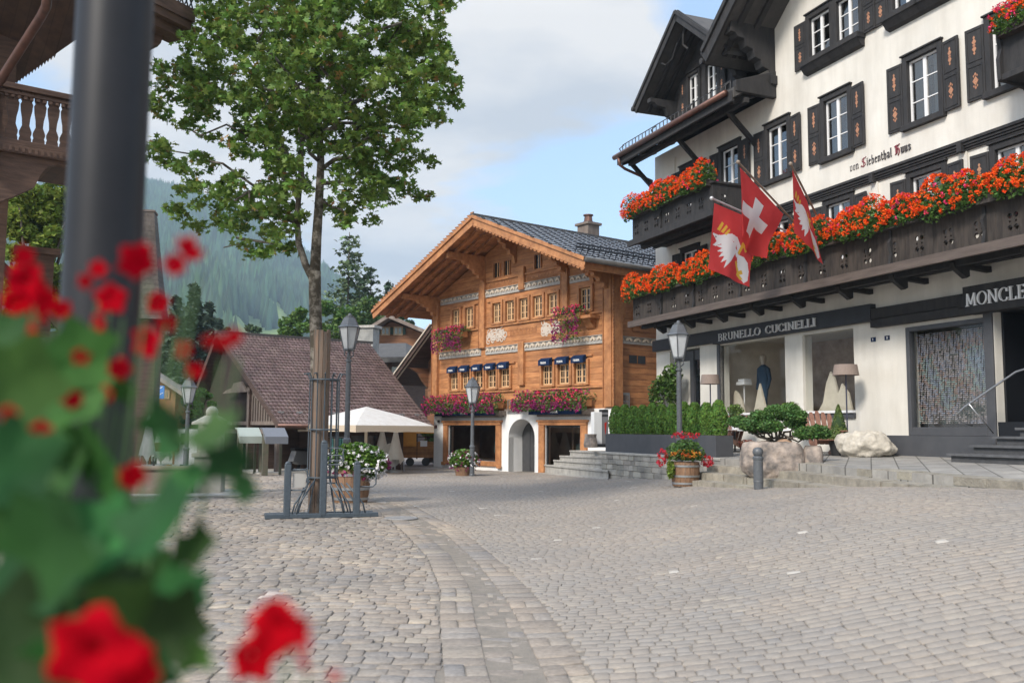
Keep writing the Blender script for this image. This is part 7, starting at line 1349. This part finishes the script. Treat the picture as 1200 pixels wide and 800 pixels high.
# floor lamps
def floor_lamp(px, v, shy0, shy1, wpx, label):
    P = onterr(px, v); Y = P.y; k = Y / F; zs0, zs1 = EYE + (504 - shy1) * k - P.z, EYE + (504 - shy0) * k - P.z; r_ = wpx / 2 * k
    t = empty('floor_lamp', P, 0, label, 'floor lamp', 'terrace floor lamps'); MB().lathe([(r_, zs0), (r_ * .86, zs1), (r_ * .84, zs1), (r_ * .98, zs0)], (0, 0, 0), 28, cap=False).lathe([(.001, zs1 - .01), (r_ * .85, zs1 - .01)], (0, 0, 0), 28, cap=False).build('lamp_shade', mat('woven_taupe_shade', (.20, .155, .13), .85, c2=(.28, .22, .19), ns=30, stretch=(1, 1, 5)), t, smooth=False)
    MB().tube([(0, 0, 0), (0, 0, zs1)], .018, 8).lathe([(.16, 0), (.16, .03), (.03, .05)], (0, 0, 0), 20).build('stand', mat('dark_blue_metal', (.03, .032, .06), .5), t)
floor_lamp(833, 1.25, 438, 449, 23, 'taupe shaded floor lamp between the hedge and the first shop window'); floor_lamp(993, .62, 425, 437.5, 30, 'taupe shaded floor lamp behind the pale boulder')
# slatted armchairs
def armchair(px, v, rz, label):
    t = empty('slatted_armchair', onterr(px, v), FR.rot + rz, label, 'armchair', 'reddish wooden armchairs on the terrace'); sl_ = R_(24)
    for k in range(5):
        x = -.24 + k * .12; hgt = .78 + .07 * (1 - abs(k - 2) / 2); M = Matrix.Translation((x, .18, .26)) @ Matrix.Rotation(-sl_, 4, 'X') @ Matrix.Rotation(R_((k - 2) * 1.5), 4, 'Y'); MB().prism([(-.052, 0), (.052, 0), (.055, hgt * .9), (.03, hgt), (-.03, hgt), (-.055, hgt * .9)], -.01, .01, 'y', 0, M).build('back_slat', TEAK, t)
    mb = MB()
    for k in range(6): mb.box(-.27, .27, -.32 + k * .09, -.24 + k * .09, .36 - k * .018, .38 - k * .018)
    mb.build('seat', TEAK, t)
    for s in (-1, 1):
        MB().box(s * .33 - .07, s * .33 + .07, -.38, .32, .56, .585).build('armrest', TEAK, t); MB().box(s * .30 - .02, s * .30 + .02, -.34, -.25, 0, .56).build('leg', TEAK, t); MB().beam((s * .28, -.3, .34), (s * .28, .55, .03), .025, .11).build('side_rail', TEAK, t)
armchair(852, 1.1, .35, 'reddish slatted armchair between the hedge and the small white table'); armchair(966, 1.0, 1.2, 'reddish slatted armchair partly hidden behind the juniper')
for px, v, lab, pl in ((861, .95, 'white rimmed small round table beside the left armchair', True), (926, .9, 'small round table behind the juniper', False)):
    t = empty('side_table', onterr(px, v), 0, lab, 'table', 'small terrace tables'); MB().lathe([(.30, .55), (.31, .57), (.30, .585), (.001, .585)], (0, 0, 0), 24).build('table_top', WHITE, t); MB().tube([(0, 0, .02), (0, 0, .56)], .025, 8).lathe([(.2, 0), (.2, .02), (.02, .05)], (0, 0, 0), 16).build('stand', BLACK, t)
    Pp = onterr(px + 1, v) + Vector((0, 0, .585)); u_ = empty('potted_citrus' , Pp, 0, 'leafy plant in a white bucket on the left side table' if pl else 'leafy little plant with white pot on the right side table', 'potted plant', 'plants on the side tables'); MB().lathe([(.09, 0), (.13, .22), (.14, .23), (.12, .22)], (0, 0, 0), 18).build('pot', WHITE, u_, smooth=False); MB().tube([(0, 0, .1), (0, 0, .42)], .012, 6).build('stem', BARKD, u_); leaves('foliage', ball(420, 1, .2) * np.array([.22, .22, .17]) + np.array([0, 0, .52]), .07, mat('citrus_leaf', (.07, .14, .025), .5, c2=(.16, .24, .05), ns=9, island=.35), u_)
P = onterr(874, 1.6); t = empty('heather_pot', P, 0, 'low pot of reddish foliage beside the stone trough', 'potted plant'); MB().lathe([(.12, 0), (.16, .18)], (0, 0, 0), 14).build('pot', BLACK, t); leaves('foliage', ball(500, 1) * np.array([.22, .2, .12]) + np.array([0, 0, .26]), .05, mat('rust_leaf', (.25, .07, .035), .8, island=.4), t)
# climbing plant beside the first shop door
P = FR.P(1.05, .35, 1.08); t = empty('climbing_plant', P, FR.rot, 'bushy dark green wall plant beside the first shop door', 'shrub'); MB().tube([(0, 0, 0), (.05, 0, 1.2), (0, 0, 2.0)], [.03, .025, .01], 6).lathe([(.2, 0), (.26, .4)], (0, 0, 0), 14).build('stem', BARKD, t)
leaves('foliage', np.concatenate([ball(500, 1) * np.array([.62, .25, .38]) + np.array([.1, 0, 2.0]), ball(420, 1) * np.array([.45, .25, .42]) + np.array([.55, -.0, 2.25]), ball(420, 1) * np.array([.38, .25, .5]) + np.array([-.35, -.05, 1.7]), ball(300, 1) * np.array([.3, .2, .3]) + np.array([.5, 0, 1.65])]), .13, mat('glossy_dark_leaf', (.04, .09, .02), .4, c2=(.10, .17, .03), ns=4, island=.4), t)
# info pillar and stone stump
P = at(703, 522, 29.5); t = empty('info_pillar', (P[0], 29.5, P[2]), .35, 'grey and white information pillar at the top of the stone stairs', 'pillar'); hp_ = 42 * 29.5 / F; MB().box(-.26, .02, -.12, .12, 0, hp_ - .08).build('white_box', WHITEP, t, bevel=.01); MB().box(.03, .24, -.12, .12, .0, hp_ * .80, 0).box(.03, .24, -.12, .12, hp_ * .80, hp_ * .86, 1).box(.03, .24, -.12, .12, hp_ * .86, hp_ * .92, 0).box(.03, .24, -.12, .12, hp_ * .92, hp_, 1).box(-.30, .26, -.15, .15, -.05, .06, 1).build('steel_post', [mat('brushed_grey', (.25, .25, .26), .5, metal=.4), BLACK], t); MB().prism([(.10, hp_ * .62), (.18, hp_ * .66), (.14, hp_ * .28)], -.13, -.121, 'y').build('red_pointer', CRIMF, t)
P = at(694, 523, 29); tag(MB().lathe([(.20, 0), (.22, .1), (.18, .32), (.19, .42)], (0, 0, 0), 12).build('stone_stump', STONED, loc=(P[0] - .05, 29, P[2] - .03)), 'short stone stump at the chalet end of the stairs', 'stone')
# ================================================================== flags on the white house balcony
def inpoly(x, y, poly):
    c = np.zeros(x.shape, bool); j = len(poly) - 1
    for i in range(len(poly)):
        (xi, yi), (xj, yj) = poly[i], poly[j]; c ^= ((yi > y) != (yj > y)) & (x < (xj - xi) * (y - yi) / ((yj - yi) + 1e-12) + xi); j = i
    return c
def flag(name, label, A, B, C_, D_, mats, paint, ripple=.05, nf=3.2, n=110, fold=0):
    # A-B runs along the pole, A-D is the free fall: A hoist outer end, D below A, C below B
    s = np.linspace(0, 1, n + 1); U, V_ = np.meshgrid(s, s); A, B, C_, D_ = map(np.array, (A, B, C_, D_))
    P = (A[None, None] * ((1 - U) * (1 - V_))[..., None] + B[None, None] * (U * (1 - V_))[..., None] + C_[None, None] * (U * V_)[..., None] + D_[None, None] * ((1 - U) * V_)[..., None])
    nn = np.cross(B - A, D_ - A); nn = nn / np.linalg.norm(nn)
    off = ripple * V_ ** .6 * (np.sin(U * nf * 6.28 + V_ * 2.2) + .4 * np.sin(U * nf * 13 - V_ * 3)) + fold * V_ * np.sin(U * 3.14)
    P = P + off[..., None] * nn + (B - A)[None, None] * (.02 * np.sin(V_ * 7) * (U))[..., None]
    ii = np.arange((n + 1) ** 2).reshape(n + 1, n + 1); Fc = np.stack([ii[:-1, :-1], ii[:-1, 1:], ii[1:, 1:], ii[1:, :-1]], -1).reshape(-1, 4)
    cu, cv = np.meshgrid((s[:-1] + s[1:]) / 2, (s[:-1] + s[1:]) / 2); mi = paint(cu.ravel(), cv.ravel())
    return npmesh(name, P.reshape(-1, 3), Fc, mats, mi=mi, smooth=True)
FRED = mat('red_flag_cloth', (.62, .065, .065), .9, c2=(.55, .055, .055), ns=3, trans=.35, spec=.1); FWH = mat('white_flag_cloth', (.74, .72, .72), .85, trans=.3); FYE = mat('yellow_flag_cloth', (.68, .42, .05), .85, trans=.3); FBK = mat('black_flag_paint', (.02, .02, .02), .8)
def crane(u, v):
    m = np.zeros(u.shape, int); W_ = lambda poly: inpoly(u, v, poly)
    body = [(.30, .38), (.42, .34), (.56, .36), (.66, .46), (.68, .56), (.62, .66), (.58, .62), (.60, .54), (.54, .46), (.44, .44), (.36, .48), (.22, .56), (.12, .62), (.05, .62), (.14, .54), (.10, .50), (.03, .46), (.04, .44), (.14, .44), (.22, .42)]
    m[W_(body)] = 1
    for k in range(7):  # wing feathers
        a = R_(118 + k * 12); c_ = np.array([.56, .52]); tip = c_ + np.array([math.cos(a), math.sin(a)]) * (.50 - .02 * k) * np.array([1, .85]); b1 = c_ + np.array([math.cos(a + 1.4), math.sin(a + 1.4)]) * .06; b2 = c_ + np.array([math.cos(a - 1.4), math.sin(a - 1.4)]) * .06; md1 = (b1 + tip) / 2 + (b1 - c_) * .35; md2 = (b2 + tip) / 2 + (b2 - c_) * .35; m[W_([tuple(b1), tuple(md1), tuple(tip), tuple(md2), tuple(b2)])] = 1
    m[W_([(.62, .60), (.80, .60), (.92, .66), (.97, .78), (.95, .92), (.86, .98), (.78, .92), (.74, .84), (.70, .80), (.66, .70)])] = 1
    for poly in ([(.68, .40), (.74, .42), (.68, .60), (.63, .58)], [(.68, .30), (.74, .32), (.73, .40), (.82, .36), (.84, .41), (.76, .45), (.84, .50), (.80, .53), (.70, .44)], [(.60, .72), (.64, .70), (.74, .84), (.70, .87)], [(.70, .84), (.80, .80), (.83, .85), (.76, .88), (.84, .93), (.78, .95), (.68, .90)], [(.12, .36), (.20, .22), (.24, .24), (.18, .37)], [(.20, .37), (.29, .24), (.32, .27), (.25, .38)], [(.27, .38), (.36, .28), (.38, .31), (.31, .40)]): m[W_(poly)] = 2
    m[((u - .11) ** 2 + (v - .475) ** 2) < .00018] = 3
    return m
def swiss(u, v): return (((np.abs(u - .5) < .1) & (np.abs(v - .5) < .32)) | ((np.abs(v - .5) < .1) & (np.abs(u - .5) < .32))).astype(int)
PM = mat('pale_flag_pole', (.42, .42, .44), .4, metal=.3)
t = empty('flag_pole', at(938, 278, 22.3), 0, 'lowest pale flag pole slanting from the long balcony', 'flag pole', 'flag poles of the white house'); L0 = Vector(t.location)
MB().tube([at(938, 278, 22.3) - L0 * 1.0, Vector(at(834, 232.5, 20.6)) - L0], .024, 8).sphere(Vector(at(834, 232.5, 20.6)) - L0, .05, 8).build('pole', PM, t)
t = empty('flag_pole', at(938, 268, 22.1), 0, 'middle flag pole carrying the folded white cross flag', 'flag pole', 'flag poles of the white house'); L0 = Vector(t.location); MB().tube([(0, 0, 0), Vector(at(865, 190, 20.3)) - L0], .026, 8).sphere(Vector(at(865, 190, 20.3)) - L0, .05, 8).build('pole', mat('bronze_flag_pole', (.22, .17, .13), .5), t)
t = empty('flag_pole', at(962, 262, 21.3), 0, 'steep flag pole on the right bearing the edge-on bird flag', 'flag pole', 'flag poles of the white house'); L0 = Vector(t.location); MB().tube([(0, 0, 0), Vector(at(926.5, 192, 19.0)) - L0], .024, 8).sphere(Vector(at(926.5, 192, 19.0)) - L0, .045, 8).build('pole', MATS['bronze_flag_pole'], t)
o = flag('bird_flag', '', at(837, 238, 20.6), at(891, 261, 21.5), at(877, 336, 21.6), at(831, 315, 20.7), [FRED, FWH, FYE, FBK], crane, .035, 1.2); tag(o, 'red flag with a white bird and yellow crown hanging lowest at left', 'flag', 'flags on the long balcony')
o = flag('cross_flag', '', at(867, 196, 20.3), at(918, 251, 21.4), at(898, 302, 21.4), at(874, 266, 20.4), [FRED, FWH], swiss, .09, 1.1, fold=.4); tag(o, 'red flag with a white cross folded in the middle', 'flag', 'flags on the long balcony')
o = flag('bird_flag', '', at(928.5, 199, 19.1), at(946, 236, 20.2), at(965, 309, 20.3), at(932, 273, 19.2), [FRED, FWH, FYE, FBK], crane, .03, 1.0); tag(o, 'red flag with a white bird seen nearly edge-on at right', 'flag', 'flags on the long balcony')

# ================================================================== foreground lamp post and red petunias
k = 1.22
pt, pm_, pb = at(122, -30, 1.22), at(110, 340, 1.22), at(104, 640, 1.22)
xb = pb[0]; t = empty('foreground_lamp_post', (xb, 1.22, 0), 0, 'blurred thick grey lamp post standing right behind the red petunias', 'lamp post')
r_ = 43.5 * 1.22 / F
MB().lathe([(r_ * 1.5, 0), (r_ * 1.5, .2), (r_ * 1.3, .25), (r_ * 1.1, .9), (r_, 1.38), (r_, 3.6), (r_ * .9, 4.2)], (0, 0, 0), 40).build('pole', mat('smooth_grey_paint', (.010, .011, .014), .45, c2=(.014, .015, .019), ns=9, spec=.3), t, smooth=True)
zc = at(110, 642, 1.22)[2]; MB().lathe([(r_ * 1.02, zc - .05), (r_ * 1.28, zc - .035), (r_ * 1.3, zc - .01), (r_ * 1.2, zc + .0), (r_ * 1.3, zc + .012), (r_ * 1.05, zc + .02)], (0, 0, 0), 40).build('collar', BLACK, t, smooth=False)
PP = empty('petunia_basket', (-.42, .62, 1.0), 0, 'red petunias with broad green leaves blurred in the left foreground', 'flower basket'); O0 = Vector(PP.location)
MB().lathe([(.10, -.30), (.19, -.18), (.22, -.05), (.22, -.03)], (0, 0, 0), 24).lathe([(.001, -.06), (.21, -.06)], (0, 0, 0), 20, cap=False).build('basket', OLDW, PP, smooth=True)
def fpt(px, py, Y): return Vector(at(px, py, Y)) - O0
LV = []
def bigleaf(mb, c, size, rot, tilt, yaw, seed=0):
    rs = random.Random(seed); n = 22; M = Matrix.Translation(c) @ Matrix.Rotation(yaw, 4, 'Z') @ Matrix.Rotation(tilt, 4, 'X') @ Matrix.Rotation(rot, 4, 'Y'); vs = [M @ Vector((0, 0, 0))]
    for ring in (.5, 1.):
        for i in range(n):
            a = 2 * math.pi * i / n; r_ = (1 + .20 * math.cos(5 * a) + .06 * math.cos(10 * a)) * (1 - .32 * max(0, -math.sin(a)) ** 3) * size * ring * (1 + .05 * rs.random()); x, z = r_ * math.cos(a) * .82, r_ * math.sin(a)
            vs.append(M @ Vector((x, -.25 * (x * x + z * z) / size + .04 * size * math.sin(3 * a), z)))
    mb.add(vs, [(0, 1 + i, 1 + (i + 1) % n) for i in range(n)] + [(1 + i, 1 + n + i, 1 + n + (i + 1) % n, 1 + (i + 1) % n) for i in range(n)])
rl = random.Random(5)
spec = [(88, 420, .60, 42), (18, 440, .55, 52), (12, 540, .50, 56), (196, 500, .55, 34), (200, 522, .55, 20), (248, 512, .50, 32), (270, 540, .50, 28), (290, 568, .50, 20), (180, 620, .48, 56), (228, 640, .48, 30), (60, 620, .46, 62), (205, 725, .5, 38), (228, 765, .5, 24),
        (100, 520, .6, 34), (70, 560, .6, 44), (120, 690, .55, 52), (45, 720, .55, 64), (100, 780, .6, 56), (175, 790, .6, 34), (15, 780, .5, 56), (130, 560, .6, 32), (0, 395, .6, 34), (225, 560, .56, 26), (50, 500, .6, 36), (145, 455, .62, 18), (165, 680, .6, 40), (150, 720, .5, 52), (205, 690, .52, 34), (60, 650, .5, 60), (20, 740, .48, 70), (110, 640, .52, 50), (185, 765, .55, 44), (70, 790, .48, 60), (30, 590, .52, 56), (90, 470, .6, 40)]
lm = MB()
for i, (px, py, Y, rp) in enumerate(spec): bigleaf(lm, fpt(px, py, Y), rp * Y / F * 1.12, rl.uniform(-3, 3), rl.uniform(-.8, .5), rl.uniform(-.6, .6), i)
for i in range(60): px, py, Y = rl.uniform(-60, 175), rl.uniform(600, 850), rl.uniform(.55, .8); bigleaf(lm, fpt(px, py, Y), rl.uniform(22, 40) * Y / F, rl.uniform(-3, 3), rl.uniform(-1.2, .8), rl.uniform(-1, 1), 100 + i)
lm.build('leaves', PLANTL, PP, smooth=True)
def trumpet(c, size, yaw, tilt, seed):
    n = 30; M = Matrix.Translation(c) @ Matrix.Rotation(yaw, 4, 'Z') @ Matrix.Rotation(tilt, 4, 'X'); vs = []; rings = [(.06, .55), (.10, .40), (.16, .22), (.34, .08), (.62, .0), (.85, -.02), (1.0, .05)]
    for q, (r_, d_) in enumerate(rings):
        for i in range(n):
            a = 2 * math.pi * i / n; rr = r_ * size * (1 + (.13 * math.cos(5 * a + seed) + .03 * math.cos(15 * a)) * (q > 3)); wv = size * .09 * math.sin(5 * a + seed * 2) * (q > 4) * (q - 4); vs.append(M @ Vector((rr * math.cos(a), d_ * size + wv, rr * math.sin(a))))
    mb = MB().add(vs, [(j * n + i, j * n + (i + 1) % n, (j + 1) * n + (i + 1) % n, (j + 1) * n + i) for j in range(len(rings) - 1) for i in range(n)]); return mb
fl = [(108, 765, .42, 62, .1, .2), (150, 790, .44, 42, .5, .3), (30, 770, .5, 26, -.6, 0), (330, 735, .43, 44, -.3, .5), (300, 770, .45, 34, .6, .1), (352, 770, .46, 24, -1.0, .5),
      (30, 330, .62, 30, .2, .3), (52, 352, .62, 22, .9, .0), (35, 395, .64, 20, -.3, .2), (28, 300, .62, 16, .2, .4), (160, 306, .56, 30, .8, .4), (222, 292, .55, 24, -.4, .7), (205, 310, .56, 18, .4, .3), (130, 350, .6, 24, .3, .1), (115, 315, .6, 14, .3, .1), (100, 330, .6, 13, 1, .1), (72, 362, .62, 16, .5, .2), (115, 380, .62, 15, -.5, .3), (185, 355, .7, 18, .5, .3), (170, 400, .62, 26, -.3, .2), (215, 410, .7, 16, .8, .2), (270, 398, .55, 24, 1.1, .9), (248, 400, .55, 14, .3, .9), (95, 418, .6, 14, .4, .3), (140, 432, .6, 18, .6, .3), (60, 450, .58, 16, .2, .4), (85, 468, .58, 16, .5, .3), (125, 462, .6, 15, -.6, .2), (48, 505, .55, 17, .3, .2), (155, 558, .55, 22, .6, .3), (228, 435, .72, 14, .3, .4), (42, 370, .66, 18, .6, .5), (195, 380, .72, 16, .6, .5), (10, 485, .5, 14, .3, .3), (18, 355, .66, 22, .5, .2), (392, 792, .5, 10, .3, .2)]
stems = MB()
for i, (px, py, Y, rp, yaw, tilt) in enumerate(fl):
    c = fpt(px, py, Y); trumpet(c, rp * (.84 if rp > 30 else .72) * Y / F, yaw, tilt, i * 1.3).build('flower', REDPET, PP, smooth=True)
    b = Vector((c.x * .5 - .02, c.y * .4 + .05, min(-.12, c.z - .25))); mid = (c + b) / 2 + Vector((rl.uniform(-.03, .03), .02, -.02)); stems.tube([b, mid, c + Vector((0, .02, -.01))], .0009, 5)
stems.build('stems', mat('green_stem', (.06, .13, .04), .6), PP)
